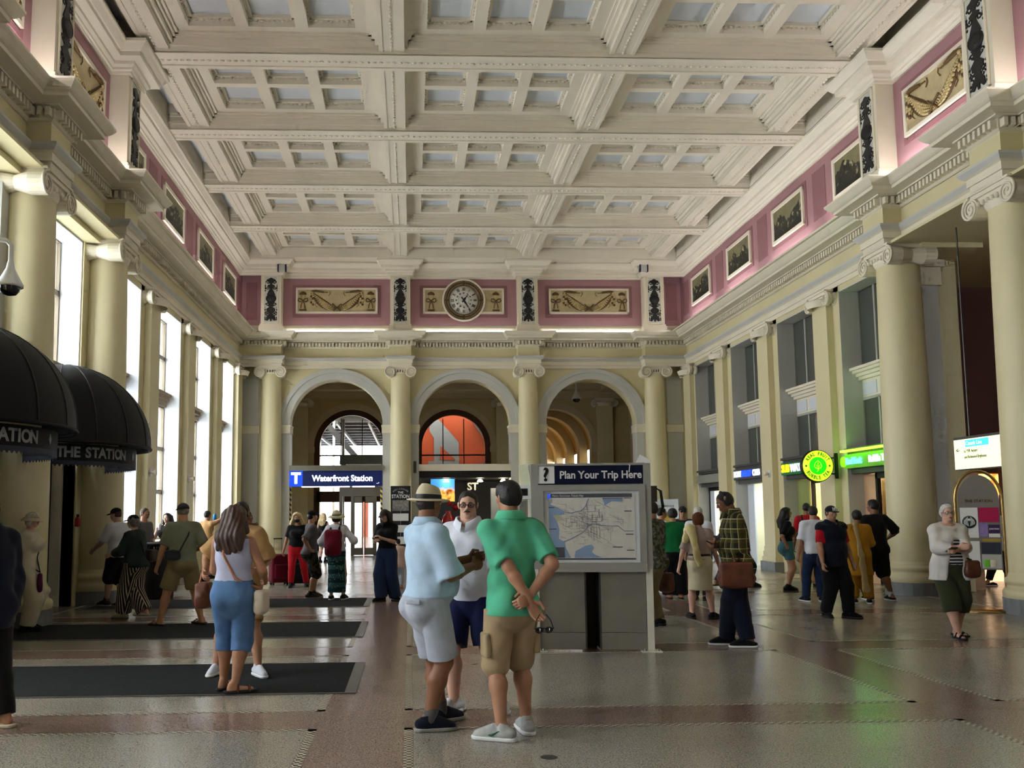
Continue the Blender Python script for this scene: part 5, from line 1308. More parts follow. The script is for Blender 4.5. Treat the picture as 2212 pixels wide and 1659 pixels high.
class Person:
    def __init__(s, label, x, y, face, H, skin='tan', sex='m', girth=1.0, head=(0, 0), lean=(0, 0), feet=None, hands=None, poles=None, pelvis=None, curl=(.5, .5), hdir=None, shift=(0, 0), twist=0, belly=0.0, knee=None, fingers=True):
        s.H = H; s.x, s.y = x, y; s.sex = sex; s.g = girth; s.skin = skin; s.label = label
        dist = math.hypot(x, y); s.h = min(.021, max(.0082, dist*.00125)); s.lift = 0
        f = sex == 'f'
        s.R = V3(1, 0, 0); lx, ly = lean
        pz = (pelvis if pelvis is not None else .53)*H
        s.P = V3(shift[0]*H, shift[1]*H, pz)
        up = unit((lx, ly, 1.0)); s.up = up
        tw = math.radians(twist); s.SR = V3(math.cos(tw), math.sin(tw), 0); s.FW = V3(-math.sin(tw), math.cos(tw), 0)
        s.W = s.P+up*.085*H; s.C = s.P+up*.20*H; s.U = s.P+up*.265*H; s.N = s.P+up*.305*H
        sw = (.093 if f else .102)*H*(1+.35*(girth-1))
        s.S = [s.P+up*.280*H+s.SR*sw*sg for sg in (-1, 1)]          # left(-x), right(+x)
        hw = (.056 if f else .052)*H*(1+.4*(girth-1))
        s.HJ = [s.P+V3(sg*hw, 0, -.012*H) for sg in (-1, 1)]
        feet = feet or ((-.06, 0, 0, 8), (.06, 0, 0, -8)); s.feet = feet
        s.K, s.A = [], []
        for i in (0, 1):
            fx, fy, fz, fa = feet[i]; an = V3(fx*H, fy*H, fz*H+.045*H)
            kp = (0, 1, .1) if knee is None else knee[i]
            k, a = ik(s.HJ[i], an, .245*H, .245*H, kp); s.K.append(k); s.A.append(a)
        hands = hands or ((-.165, .03, .475), (.165, .03, .475)); s.E, s.Wr = [], []
        for i, sg in ((0, -1), (1, 1)):
            pl = (poles[i] if poles and poles[i] is not None else (sg*.5, -1, -.3))
            e, w_ = ik(s.S[i], V3(hands[i])*H, .172*H, .152*H, pl); s.E.append(e); s.Wr.append(w_)
        s.hdir = hdir or (None, None); s.curl = curl; s.belly = belly
        s.HR = rotm(-head[0], head[1], head[2] if len(head) > 2 else 0); s.hh = .128*H
        s.hc = s.N+up*.02*H+s.HR @ V3(0, .018*H, .088*H)
        s.fingers = fingers
        s.kids = []
        s.make_body()
    # ---- body
    def hp(s, p): return s.hc+s.HR @ (V3(p)*s.hh)
    def torso(s, S, e=0.0, f=1.0, clip=None, k=.05):
        H, g = s.H, s.g; fem = s.sex == 'f'; R = s.SR
        hip, wai, che, upc = ((.092, .071, .080, .068) if fem else (.084, .078, .085, .074))
        hip, wai, che, upc = [v*H*g*f+e for v in (hip, wai, che, upc)]
        up = s.up
        S.cap(s.P-up*.035*H, s.P+up*.03*H, hip, hip*.97, k, s.R, .74, clip)
        S.cap(s.P+up*.03*H, s.W, hip*.95, wai, k, s.R, .74, clip)
        S.cap(s.W, s.C, wai, che, k, R, .74, clip); S.cap(s.C, s.U, che, upc, k, R, .70, clip)
        for sg in (-1, 1):
            sh = s.S[0] if sg < 0 else s.S[1]
            S.cap(s.N-up*.008*H, sh-s.SR*sg*.014*H, .027*H+e*.7, .028*H*g**.5+e*.7, .04, clip=clip)
            S.ell(s.P+V3(sg*.042*H, -.045*H, -.02*H), (.05*H*g+e, .048*H*g+e, .055*H+e), k=k, clip=clip)
            if fem: S.ell(s.C+s.SR*sg*.042*H+s.FW*.055*H*g-up*.0*H, (.042*H*g+e, .036*H*g+e, .042*H+e), k=.04, clip=clip)
            else: S.ell(s.C+s.SR*sg*.045*H+s.FW*.035*H*g+up*.015*H, (.05*H*g+e, .032*H*g+e, .045*H+e), k=.04, clip=clip)
        if s.belly: S.ell(s.W+V3(0, (.02+.03*s.belly)*H, -.01*H), (.085*H*g+e, (.045+.04*s.belly)*H*g+e, .085*H+e), k=.06, clip=clip)
    def arm(s, S, i, e=0.0, f=1.0, to=2.0, clip=None, k=.02, flare=0.0):
        H = s.H; g = s.g**.6; a, b, c = s.S[i], s.E[i], s.Wr[i]
        r = [.0305, .026, .0235, .0165] if s.sex == 'm' else [.027, .0235, .020, .0145]
        r = [v*H*g*f+e for v in r]
        t1 = min(1, to); S.cap(a, a+(b-a)*t1, r[0], r[0]+(r[1]-r[0])*t1+flare, k, clip=clip)
        if to > 1:
            t2 = min(1, to-1); m = b+(c-b)*.3*min(1, t2/.3)
            S.cap(b, m, r[2]*1.0, r[2]*1.08, k, clip=clip)
            if t2 > .3: S.cap(m, b+(c-b)*t2, r[2]*1.08, r[2]*1.08+(r[3]-r[2]*1.08)*(t2-.3)/.7+flare, k, clip=clip)
    def leg(s, S, i, e=0.0, f=1.0, clip=None, k=.03, lower=True):
        H = s.H; g = s.g**.7; a, b, c = s.HJ[i], s.K[i], s.A[i]
        r = [.052, .035, .031, .036, .021] if s.sex == 'm' else [.054, .036, .031, .035, .0195]
        r = [v*H*g*f+e for v in r]
        S.cap(a, b, r[0], r[1], k, clip=clip)
        if lower:
            d = unit(c-b); bk = unit(V3(0, -1, 0)-d*(-d[1])); m = b+(c-b)*.33+bk*.010*H
            S.cap(b, m, r[2], r[3], k, clip=clip); S.cap(m, c, r[3], r[4], k, clip=clip)
    def footdir(s, i):
        a = math.radians(s.feet[i][3]); return V3(-math.sin(a), math.cos(a), 0)
    def hand(s, i, h):
        """separate fine mesh: palm, four fingers, thumb"""
        H = s.H; w = s.Wr[i]; fd = unit(w-s.E[i]); d = unit(s.hdir[i][0]) if s.hdir[i] else fd
        pn = unit(s.hdir[i][1]) if s.hdir[i] else unit(V3(0, .3, 0)-V3(1, 0, 0)*(1 if i else -1))
        pn = unit(pn-d*(pn@d)); lat = np.cross(d, pn); th = lat*(1 if i == 0 else -1)
        th = lat if (lat @ V3(0, 1, .4)) > 0 else -lat
        if s.hdir[i] and len(s.hdir[i]) > 2: th = unit(V3(s.hdir[i][2])); th = unit(th-d*(th@d)); pn = np.cross(th, d)*(1 if np.cross(th, d) @ pn > 0 else -1)
        S = SDF(); L = .105*H; cu = s.curl[i]
        S.cap(w-fd*.05*H, w+d*.005*H, .0172*H, .0150*H, .01)
        S.cap(w, w+d*.45*L, .0165*H, .0215*H, .012, th, .52)
        S.cap(w+d*.30*L, w+d*.47*L, .021*H, .0215*H, .012, th, .5)
        for j, (o, ln) in enumerate(((.0165, .43), (.0055, .48), (-.0055, .45), (-.016, .36))):
            p = w+d*.47*L+th*o*H; a0 = 0; r = .0056*H; seg = (.45, .30, .25); dd = d
            for q, sg_ in enumerate(seg):
                a0 += cu*(.75 if q == 0 else 1.05); dd = d*math.cos(a0)+pn*math.sin(a0); p2 = p+dd*ln*L*sg_
                S.cap(p, p2, r, r*.9, .004); p = p2; r *= .92
        p = w+d*.10*L+th*.014*H; p2 = p+unit(d*.62+th*.75+pn*.25)*.24*L; p3 = p2+unit(d*.9+th*(.25-.6*cu)+pn*(.25+.5*cu))*.26*L
        S.cap(p, p2, .0085*H, .0068*H, .008); S.cap(p2, p3, .0066*H, .0052*H, .004)
        s.palm = getattr(s, 'palm', {}); s.palm[i] = w+d*.5*L+pn*.02*H
        return S.mesh(h)
    def head_mesh(s, h):
        S = SDF(); u = s.hh; R = s.HR
        def E(c, r, k=.05, **kw): S.ell(s.hp(c), V3(r)*u, R, max(k*u, 1e-4), **kw)
        E((0, -.06, .14), (.325, .41, .36)); E((0, .08, -.17), (.245, .27, .30), .12); E((0, .24, -.385), (.125, .10, .085), .10)
        for sg in (-1, 1):
            E((sg*.165, .185, -.08), (.115, .125, .13), .08); E((sg*.13, .30, .095), (.11, .065, .035), .06)
            E((sg*.335, -.04, -.03), (.035, .075, .125), .02); E((sg*.36, -.07, .01), (.03, .055, .09), .02)
            E((sg*.045, .385, -.13), (.04, .045, .03), .03); E((sg*.13, .375, .02), (.075, .055, .042), .0, op='s')
        S.cap(s.hp((0, .34, .06)), s.hp((0, .44, -.10)), .028*u, .05*u, .05*u); E((0, .30, -.255), (.13, .085, .075), .08); E((0, .345, -.243), (.09, .04, .022), .03); E((0, .34, -.288), (.08, .04, .024), .03)
        nr = (.031 if s.sex == 'f' else .037)*s.H*s.g**.5
        S.cap(s.N-s.up*.045*s.H, s.hp((0, -.10, -.20)), nr*1.10, nr*.94, .015)
        return S.mesh(h)
    def make_body(s):
        S = SDF(); s.torso(S)
        for i in (0, 1):
            s.arm(S, i); s.leg(S, i)
            a, d = s.A[i], s.footdir(i); L = .15*s.H; z = s.feet[i][2]*s.H
            S.cap(a-d*.018*s.H, V3(a[0], a[1], z+.022*s.H)-d*.025*s.H, .021*s.H, .021*s.H, .02)
            S.cap(V3(a[0], a[1], z+.024*s.H), V3(a[0], a[1], z+.016*s.H)+d*.085*s.H, .022*s.H, .017*s.H, .02, np.cross(d, (0, 0, 1)), .8)
        parts = [S.mesh(s.h)]
        parts.append(s.head_mesh(s.h*.5))
        for i in (0, 1): parts.append(s.hand(i, max(.0032, s.h*.42)))
        o = obj('person', npmesh('person', parts), 'skin_'+s.skin, None, (s.x, s.y, .012 if s.x < -.6 and any(a < s.y < b for a, b in ((7.62, 9.26), (11.1, 12.7), (14.72, 16.24))) else 0), None, label=s.label, cat='person'); s.o = o
    def place(s, face): s.o.rotation_euler = (0, 0, -math.radians(face)); return s
    def part(s, name, S, m, h=None, wr=0.0, seed=None, wf=1.0, label=None, strand=0.0):
        h = h or s.h; v, q = S.mesh(h, wr, s.x*3 if seed is None else seed, wf, strand)
        if len(v) == 0: return None
        return obj(name, npmesh(name, [(v, q)]), m, s.o, label=label)
    # ---- clothes
    def top(s, m, sleeve=.75, hem=.49, e=.014, neck=.0, wr=.003, name='shirt', flare=.0, collar=False, open_neck=.0, sl_e=None, f=1.0, hemflare=1.0, zmax=None):
        S = SDF(); H = s.H; s.torso(S, e, f)
        if hem < .50: S.cap(s.P-V3(0, 0, .02*H), V3(s.P[0], s.P[1], hem*H), .088*H*s.g+e, (.092*H*s.g+e)*hemflare, .05, s.R, .78)
        for i in (0, 1):
            if not sleeve: continue
            a, b, c = s.S[i], s.E[i], s.Wr[i]
            if sleeve <= 1: p = a+(b-a)*sleeve; n = b-a
            else: p = b+(c-b)*(sleeve-1); n = c-b
            s.arm(S, i, (e*.8 if sl_e is None else sl_e)+.002, 1.04, min(2, sleeve+.18), clip=[(p, n)], flare=flare, k=.055)
        if collar: S.cap(s.N-s.up*.02*H, s.N+s.up*.05*H+V3(0, .004*H, 0), .050*H*s.g**.5, .045*H*s.g**.5, .012)
        S.plane((0, 0, hem*H), (0, 0, -1))
        nz = s.N+s.up*((.031 if collar else .020)+neck)*H
        S.plane(nz, s.up+V3(0, (.55 if collar else .40)+open_neck, 0))
        o = s.part(name, S, m, wr=wr)
        if collar:                                              # folded collar, open a little at the throat
            mb = MB(); n = 32; vs = []; g = s.g**.5; c = s.N+s.up*.018*H+V3(0, .006*H, 0)
            for r, dz in ((.046, .030), (.049, .036), (.053, .033), (.066, .004), (.063, .0)):
                for i in range(n+1):
                    a = PI/2+.16+(2*PI-.32)*i/n; fr = max(0, math.sin(a)); vs.append(tuple(c+V3(r*H*g*math.cos(a)*1.02, r*H*g*math.sin(a)*(.95+.25*fr), (dz-.030*fr*fr-(.012*fr**6 if dz < .01 else 0))*H)))
            mb.add(vs, [(j*(n+1)+i, j*(n+1)+i+1, (j+1)*(n+1)+i+1, (j+1)*(n+1)+i) for j in range(4) for i in range(n)], True); mb.build('collar', m, s.o)
        return o
    def bottom(s, m, hem=.29, e=.016, f=1.05, wide=1.0, waist=.60, wr=.0025, name='shorts', hemw=None):
        S = SDF(); H = s.H
        s.torso_low(S, e)
        for i in (0, 1):
            a, b, c = s.HJ[i], s.K[i], s.A[i]; r0 = .049*H*s.g**.7*f+e; r1 = (.036*H*s.g**.7*f+e)*wide
            zt = hem*H
            if hem*H > b[2]-.0: 
                t = (a[2]-zt)/(a[2]-b[2]+1e-6); t = min(1.05, t); p = a+(b-a)*t; S.cap(a, a+(b-a)*(t+.3), r0, r0+(r1-r0)*(t+.3)*.8+.004, .008, clip=[(p, b-a)])
            else:
                t = min(1.0, (b[2]-zt)/(b[2]-c[2]+1e-6)); p = b+(c-b)*t; r2 = hemw*H if hemw else (.030*H*s.g**.7*f+e)*wide
                S.cap(a, b, r0, r1, .008); s.leg(S, i, e*.8, 1.02, clip=[(p, c-b)]); S.cap(b, b+(c-b)*(t+.25), r1, r2+(r2-r1)*.15, .008, clip=[(p, c-b)])
        S.plane(s.P+V3(0, 0, (waist-.53)*H), s.up)
        return s.part(name, S, m, wr=wr)
    def torso_low(s, S, e):
        H, g = s.H, s.g; hip = (.093 if s.sex == 'f' else .086)*H*g+e; wai = (.072 if s.sex == 'f' else .081)*H*g+e
        S.cap(s.P-s.up*.035*H, s.P+s.up*.03*H, hip, hip*.97, .05, s.R, .74); S.cap(s.P+s.up*.03*H, s.W+s.up*.02*H, hip*.95, wai, .05, s.R, .74)
        for sg in (-1, 1): S.ell(s.P+V3(sg*.042*H, -.045*H, -.02*H), (.05*H*g+e, .048*H*g+e, .055*H+e), k=.05)
        if s.belly: S.ell(s.W+V3(0, (.02+.03*s.belly)*H, -.01*H), (.085*H*g+e, (.045+.04*s.belly)*H*g+e, .085*H+e), k=.06)
    def skirt(s, m, hem=.1, w0=.085, w1=.12, waist=.6, q=.72, e=.014, wr=.003, name='skirt'):
        S = SDF(); H = s.H; s.torso_low(S, e); mid = (s.A[0]+s.A[1])/2
        S.cap(s.P, V3((s.P[0]+mid[0])/2*1.0, (s.P[1]+mid[1])/2, hem*H-.02), w0*H*s.g+e, w1*H*s.g+e, .05, s.R, q)
        S.plane((0, 0, hem*H), (0, 0, -1)); S.plane(s.P+V3(0, 0, (waist-.53)*H), s.up)
        return s.part(name, S, m, wr=wr, wf=.8)
    def shoes(s, m, sole='white', high=.0, kind='shoe', k=1.0):
        H = s.H
        for i in (0, 1):
            a, d = s.A[i], s.footdir(i); z = s.feet[i][2]*H; g = V3(a[0], a[1], z); lat = np.cross(d, (0, 0, 1))
            heel, toe = g-d*.035*H, g+d*.105*H
            if kind == 'shoe':
                S = SDF(); S.cap(heel+V3(0, 0, .030*H), toe+V3(0, 0, .018*H)-d*.012*H, .026*H*k, .022*H*k, .02, lat, .9); S.cap(g-d*.012*H+V3(0, 0, .03*H), g-d*.008*H+V3(0, 0, (.054+high)*H), .027*H*k, .0245*H*k, .02)
                S.cap(g+d*.03*H+V3(0, 0, .045*H), g+d*.07*H+V3(0, 0, .028*H), .020*H*k, .02*H*k, .02)
                S.plane((0, 0, z+.013*H), (0, 0, -1)); S.plane((0, 0, z+(.06+high)*H), (-d[0]*.3, -d[1]*.3, 1)); s.part('shoe', S, m, h=s.h*.6)
            S = SDF(); S.cap(heel+V3(0, 0, .012*H), g+d*.03*H+V3(0, 0, .012*H), .0285*H*k, .0285*H*k, .01, lat, .9); S.cap(g+d*.03*H+V3(0, 0, .012*H), toe+V3(0, 0, .012*H)-d*.01*H, .0285*H*k, .0265*H*k, .01, lat, .9)
            S.plane((0, 0, z+.016*H), (0, 0, 1)); S.plane((0, 0, z+.001), (0, 0, -1)); s.part('sole', S, sole, h=s.h*.6)
            if kind == 'sandal':
                for t, w_ in ((.012, .028), (.075, .026)):
                    S = SDF(); c = g+d*t*H; S.cap(c+lat*.024*H+V3(0, 0, .014*H), c+lat*.012*H+V3(0, 0, .044*H if t < .05 else .034*H), .008*H, .007*H, .01); S.cap(c+lat*.012*H+V3(0, 0, .044*H if t < .05 else .034*H), c-lat*.024*H+V3(0, 0, .016*H), .007*H, .008*H, .01); s.part('strap', S, m, h=s.h*.5)
    def socks(s, m, top=.1):
        H = s.H
        for i in (0, 1):
            S = SDF(); d = unit(s.K[i]-s.A[i]); S.cap(s.A[i]-d*.01*H, s.A[i]+d*top*H, .026*H, .030*H, .01, clip=[(s.A[i]+d*top*H*.9, d)]); s.part('sock', S, m)
    # ---- hair, hats, face
    def hair(s, m, style='short', h=None, vol=0.0):
        S = SDF(); R = s.HR; u = s.hh; v = vol
        def E(c, r, k=.03, **kw): S.ell(s.hp(c), V3(r)*u, R, k, **kw)
        def clipp(p, n): return (s.hp(p), R @ V3(n))
        face = clipp((0, .27, .30), (0, .62, -.42))
        if style == 'short': E((0, -.075, .155), (.365+v, .435+v, .375+v), clip=[face]); E((0, -.22, -.05), (.33+v, .29+v, .30), clip=[clipp((0, -.02, 0), (0, 1, 0)), clipp((0, 0, -.30), (0, 0, -1))])
        elif style == 'rim': E((0, -.09, .02), (.365, .42, .34), clip=[clipp((0, .02, .0), (0, 1, -.2)), clipp((0, 0, -.27), (0, 0, -1)), clipp((0, 0, .18), (0, .3, 1))])
        elif style == 'crop': E((0, -.075, .15), (.345, .425, .37), clip=[face]); E((0, -.2, -.05), (.335, .28, .27), clip=[clipp((0, -.04, 0), (0, 1, 0)), clipp((0, 0, -.26), (0, 0, -1))])
        elif style == 'bob': E((0, -.06, .14), (.40+v, .46+v, .40+v), clip=[face]); E((0, -.16, -.12), (.42+v, .34+v, .40), clip=[clipp((0, .10, 0), (0, 1, 0)), clipp((0, 0, -.42), (0, 0, -1))])
        elif style == 'bun': E((0, -.07, .15), (.36, .43, .375), clip=[face]); E((0, -.22, -.05), (.33, .28, .28), clip=[clipp((0, -.02, 0), (0, 1, 0))]); E((0, -.40, .28), (.18, .16, .17))
        elif style in ('long', 'curly'):
            E((0, -.06, .15), (.40+v, .46+v, .39+v), clip=[face]); b = s.hp((0, -.30, -.1)); L = .9 if style == 'curly' else 1.55
            for j, x in enumerate((-.34, -.17, 0, .17, .34)):
                p0 = s.hp((x*.9, -.28, .05)); p1 = p0+V3(x*.25*u, -.08*u-.02, -L*u*.55)-s.FW*.02; p2 = p1+V3(x*.35*u, -.02, -L*u*(.45-.06*abs(j-2)))
                S.cap(p0, p1, .19*u, (.19+v)*u, .05); S.cap(p1, p2, (.19+v)*u, .09*u, .05)
            for sg in (-1, 1): S.cap(s.hp((sg*.36, -.02, .1)), s.hp((sg*(.46+v), -.08, -.55)), .12*u, (.16+v*.6)*u, .04)
        elif style == 'pony': E((0, -.07, .15), (.36, .43, .375), clip=[face]); E((0, -.22, -.05), (.34, .28, .30), clip=[clipp((0, -.02, 0), (0, 1, 0))]); S.cap(s.hp((0, -.42, .1)), s.hp((0, -.55, -.9)), .15*u, .08*u, .04)
        s.part('hair', S, m, h=h or s.h*.55, wr=.004 if style == 'curly' else .001, wf=2.2, strand=.0032 if style in ('long', 'bob', 'curly') else .001)
    def cap(s, m, brim=None, back=False, name='cap'):
        S = SDF(); u = s.hh; R = s.HR
        S.ell(s.hp((0, -.07, .16)), V3(.40, .47, .41)*u, R, .02, clip=[(s.hp((0, 0, .14)), R @ V3(0, -.12, -1))])
        c = s.part(name, S, m, h=s.h*.55); S = SDF()
        S.ell(s.hp((0, .44, .14)), V3(.31, .34, .035)*u, R @ rotm(0, -8), .01, clip=[(s.hp((0, .22, 0)), R @ V3(0, -1, 0))]); q = s.part('brim', S, brim or m, h=s.h*.5); return c
    def brimhat(s, m, crown=(.40, .46, .46), brim=.85, band=None, z=.12, droop=.1, name='hat', flat=False):
        u = s.hh; R = s.HR
        S = SDF(); S.ell(s.hp((0, -.07, z)), V3(crown)*u, R, .02, clip=[(s.hp((0, 0, z)), R @ V3(0, 0, -1))]+([(s.hp((0, 0, z+crown[2]*.72)), R @ V3(0, .25, 1))] if flat else [])); c = s.part(name, S, m, h=s.h*.55)
        mb = MB(); n = 40; vs = []
        for r, dz, t in ((.30, 0, 0), (brim*.75, -.02, 0), (brim, -droop, 0), (brim, -droop-.025, 0), (.30, -.04, 0)):
            for i in range(n): a = 2*PI*i/n; vs.append(tuple(s.hp((r*math.cos(a), r*1.08*math.sin(a)-.07, z+dz+.03*math.sin(2*a)*(r > .5)))))
        mb.add(vs, [(j*n+i, j*n+(i+1) % n, (j+1)*n+(i+1) % n, (j+1)*n+i) for j in range(4) for i in range(n)], True); mb.build('brim', m, s.o)
        if band:
            mb = MB(); vs = [tuple(s.hp(((crown[0]+.012)*k_*math.cos(2*PI*i/n), (crown[1]+.012)*k_*math.sin(2*PI*i/n)-.07, zz))) for zz, k_ in ((z+.0, 1.0), (z+.14, .965)) for i in range(n)]
            mb.add(vs, [(i, (i+1) % n, n+(i+1) % n, n+i) for i in range(n)], True); mb.build('hat_band', band, s.o)
        return c
    def face(s, brow='hair_dark', glasses=None, lens=None, mask=None, beard=None, moustache=None, lip=True):
        u = s.hh; R = Matrix([list(r) for r in s.HR])
        for sg in (-1, 1):
            e = MB().ball(s.hp((sg*.13, .318, .022)), .058*u, 10, 8).build('eye', 'eye_white', s.o); MB().ball(s.hp((sg*.13, .352, .022)), .032*u, 8, 6).build('iris', 'eye_dark', e)
            MB().tube([s.hp((sg*.05, .372, .095)), s.hp((sg*.13, .372, .125)), s.hp((sg*.21, .325, .10))], [.012*u, .020*u, .008*u], 6).build('eyebrow', brow, s.o)
        if lip and not mask:
            MB().tube([s.hp((-.105, .345, -.262)), s.hp((-.04, .392, -.245)), s.hp((.04, .392, -.245)), s.hp((.105, .345, -.262))], [.008*u, .02*u, .02*u, .008*u], 6).build('mouth', 'lip', s.o)
            MB().tube([s.hp((-.09, .35, -.285)), s.hp((0, .39, -.295)), s.hp((.09, .35, -.285))], [.008*u, .022*u, .008*u], 6).build('mouth', 'lip', s.o)
        if moustache: MB().tube([s.hp((-.13, .34, -.235)), s.hp((-.05, .40, -.195)), s.hp((.05, .40, -.195)), s.hp((.13, .34, -.235))], [.010*u, .026*u, .026*u, .010*u], 6).build('moustache', moustache, s.o)
        if beard: S = SDF(); S.ell(s.hp((0, .10, -.24)), V3(.275, .29, .25)*u, s.HR, .02, clip=[(s.hp((0, 0, -.20)), s.HR @ V3(0, .1, 1)), (s.hp((0, .0, 0)), s.HR @ V3(0, -1, 0))]); s.part('beard', S, beard, h=s.h*.5)
        if mask: S = SDF(); S.ell(s.hp((0, .17, -.22)), V3(.30, .30, .24)*u, s.HR, .02, clip=[(s.hp((0, 0, -.03)), s.HR @ V3(0, -.3, 1)), (s.hp((0, .02, 0)), s.HR @ V3(0, -1, 0))]); s.part('mask', S, mask, h=s.h*.5)
        if glasses:
            g = empty('glasses', (0, 0, 0)); bpy.data.objects.remove(g); gm = MB()
            for sg in (-1, 1):
                ce = lambda v, e=.55: math.copysign(abs(v)**e, v)
                pts = [s.hp((sg*(.148+.115*ce(math.cos(2*PI*i/16))), .405-.04*max(0, math.cos(2*PI*i/16)), .01+.065*ce(math.sin(2*PI*i/16)))) for i in range(16)]
                gm.tube(pts, .006*u+.0006, 5, closed=True); gm.tube([s.hp((sg*.26, .36, .03)), s.hp((sg*.36, .0, .02)), s.hp((sg*.35, -.08, -.03))], .009*u+.0006, 5)
                if lens: MB().add([tuple(p) for p in pts], [tuple(range(16))]).build('lens', lens, s.o)
            gm.tube([s.hp((-.04, .415, .03)), s.hp((.04, .415, .03))], .010*u+.0006, 5); gm.build('glasses', glasses, s.o)
    def strap(s, m, side=1, r=.012, hip=(.13, 0, .58), name='bag_strap', parent=None):
        """diagonal strap from the shoulder on SIDE across to hip point"""
        H = s.H; g = s.g; hipv = V3(hip)*H; sh = s.S[1 if side > 0 else 0]-V3(side*.05*H, 0, 0)+V3(0, 0, .045*H); sgn = -1 if hip[0] < 0 else 1
        d = (.094 if s.sex == 'm' else .092)*H*g
        A = [sh, s.C+V3(side*.03*H, d*.82, .02*H), s.W+V3(sgn*.04*H, d*.80+.02*s.belly*H, 0), hipv]; B = [sh, s.C+V3(side*.03*H, -d*.85, .02*H), s.W+V3(sgn*.04*H, -d*.80, 0), hipv]
        o = MB()
        for P in (A, B):
            Q = []
            for j in range(3):
                for t in np.linspace(0, 1, 6, endpoint=(j == 2)): Q.append(P[j]+(P[j+1]-P[j])*t)
            o.tube(Q, r, 6, flat=.6)
        return o
# ------------------------------------------------------------------ the people
def fw(x, y, face, H, lst):
    """feet given in world metres (x, y, lift/H, toe direction deg clockwise from +Y) -> local"""
    c, s_ = math.cos(math.radians(face)), math.sin(math.radians(face)); out = []
    for fx, fy, fz, ta in lst:
        dx, dy = fx-x, fy-y; out.append(((dx*c-dy*s_)/H, (dx*s_+dy*c)/H, fz, face-ta))
    return tuple(out)
def held(p, name, label, cat, group=None):
    return obj(name, None, None, None, p.o.location, p.o.rotation_euler, label=label, cat=cat, group=group)
def soft(name, S, m, parent, h=.008, wr=.0015): v, q = S.mesh(h, wr, 1.3); return obj(name, npmesh(name, [(v, q)]), m, parent)
def phone(p, i, label, m='black', off=(0, 0, 0), tilt=40):
    o = held(p, 'phone', label, 'phone'); c = p.palm[i]+V3(off); R = Matrix.Rotation(math.radians(tilt), 3, 'X')
    MB().cbox(c, (.075, .155, .011), R).build('phone_body', m, o); MB().cbox(c+np.array(R @ Vector((0, 0, .0062))), (.066, .14, .001), R).build('screen', mat('phone_screen', (60, 66, 76), .1, 0, spec=.8), o); return o
def crossbag(p, label, side, hip, size, m, strap_m, name='shoulder_bag', rot=0):
    o = held(p, name, label, 'bag'); H = p.H; c = V3(hip)*H-V3(0, 0, size[2]*.55)
    S = SDF(); R = np.array(Matrix.Rotation(rot, 3, 'Z')); S.box(c, size, R, .03, .02); S.ell(c-V3(0, 0, size[2]*.15), (size[0]*.55, size[1]*.6, size[2]*.42), R, .03); soft('bag_body', S, m, o, p.h*.7, .0012)
    p.strap(m=None, side=side, r=.011, hip=(hip[0], hip[1], hip[2]-.005)).build('bag_strap', strap_m, o); return o
def handbag(p, label, loc, size, m, strap_m, top, name='handbag'):
    o = held(p, name, label, 'bag'); c = V3(loc); S = SDF(); S.box(c, size, None, .03, .02); S.ell(c-V3(0, 0, size[2]*.1), (size[0]*.56, size[1]*.62, size[2]*.45), None, .03); soft('bag_body', S, m, o, p.h*.7, .002)
    t = V3(top); MB().tube([c+V3(-size[0]*.35, 0, size[2]*.4), c+V3(-size[0]*.2, 0, size[2]*.8), t, c+V3(size[0]*.2, 0, size[2]*.8), c+V3(size[0]*.35, 0, size[2]*.4)], .010, 6).build('bag_handle', strap_m, o); return o
def backpack(p, label, m, strap_m, w=.30, hgt=.44, d=.17, z=.66):
    o = held(p, 'backpack', label, 'backpack'); H = p.H; bk = .094*H*p.g*.75
    c = V3(p.P[0], p.P[1]-bk-d*.42, z*H); S = SDF(); S.box(c, (w, d, hgt), None, .06, .02); S.ell(c-V3(0, d*.25, hgt*.15), (w*.42, d*.5, hgt*.32), None, .04); soft('pack_body', S, m, o, p.h*.8, .003)
    S = SDF(); S.box(c+V3(0, -d*.50, -hgt*.18), (w*.72, .05, hgt*.42), None, .03, .02); soft('front_pocket', S, m, o, p.h*.8, .002)
    for i, sg in ((0, -1), (1, 1)):
        sh = p.S[i]-V3(sg*.045*H, 0, 0)+V3(0, 0, .048*H); MB().tube([c+V3(sg*w*.28, d*.4, hgt*.45), sh+V3(0, -.03, 0), sh+V3(0, .03, -.005), p.C+V3(sg*.07*H, .10*H*p.g, -.01*H), p.W+V3(sg*.10*H, .03*H, -.01*H), c+V3(sg*w*.35, d*.4, -hgt*.35)], .02, 6, flat=.5).build('shoulder_strap', strap_m, o)
    return o

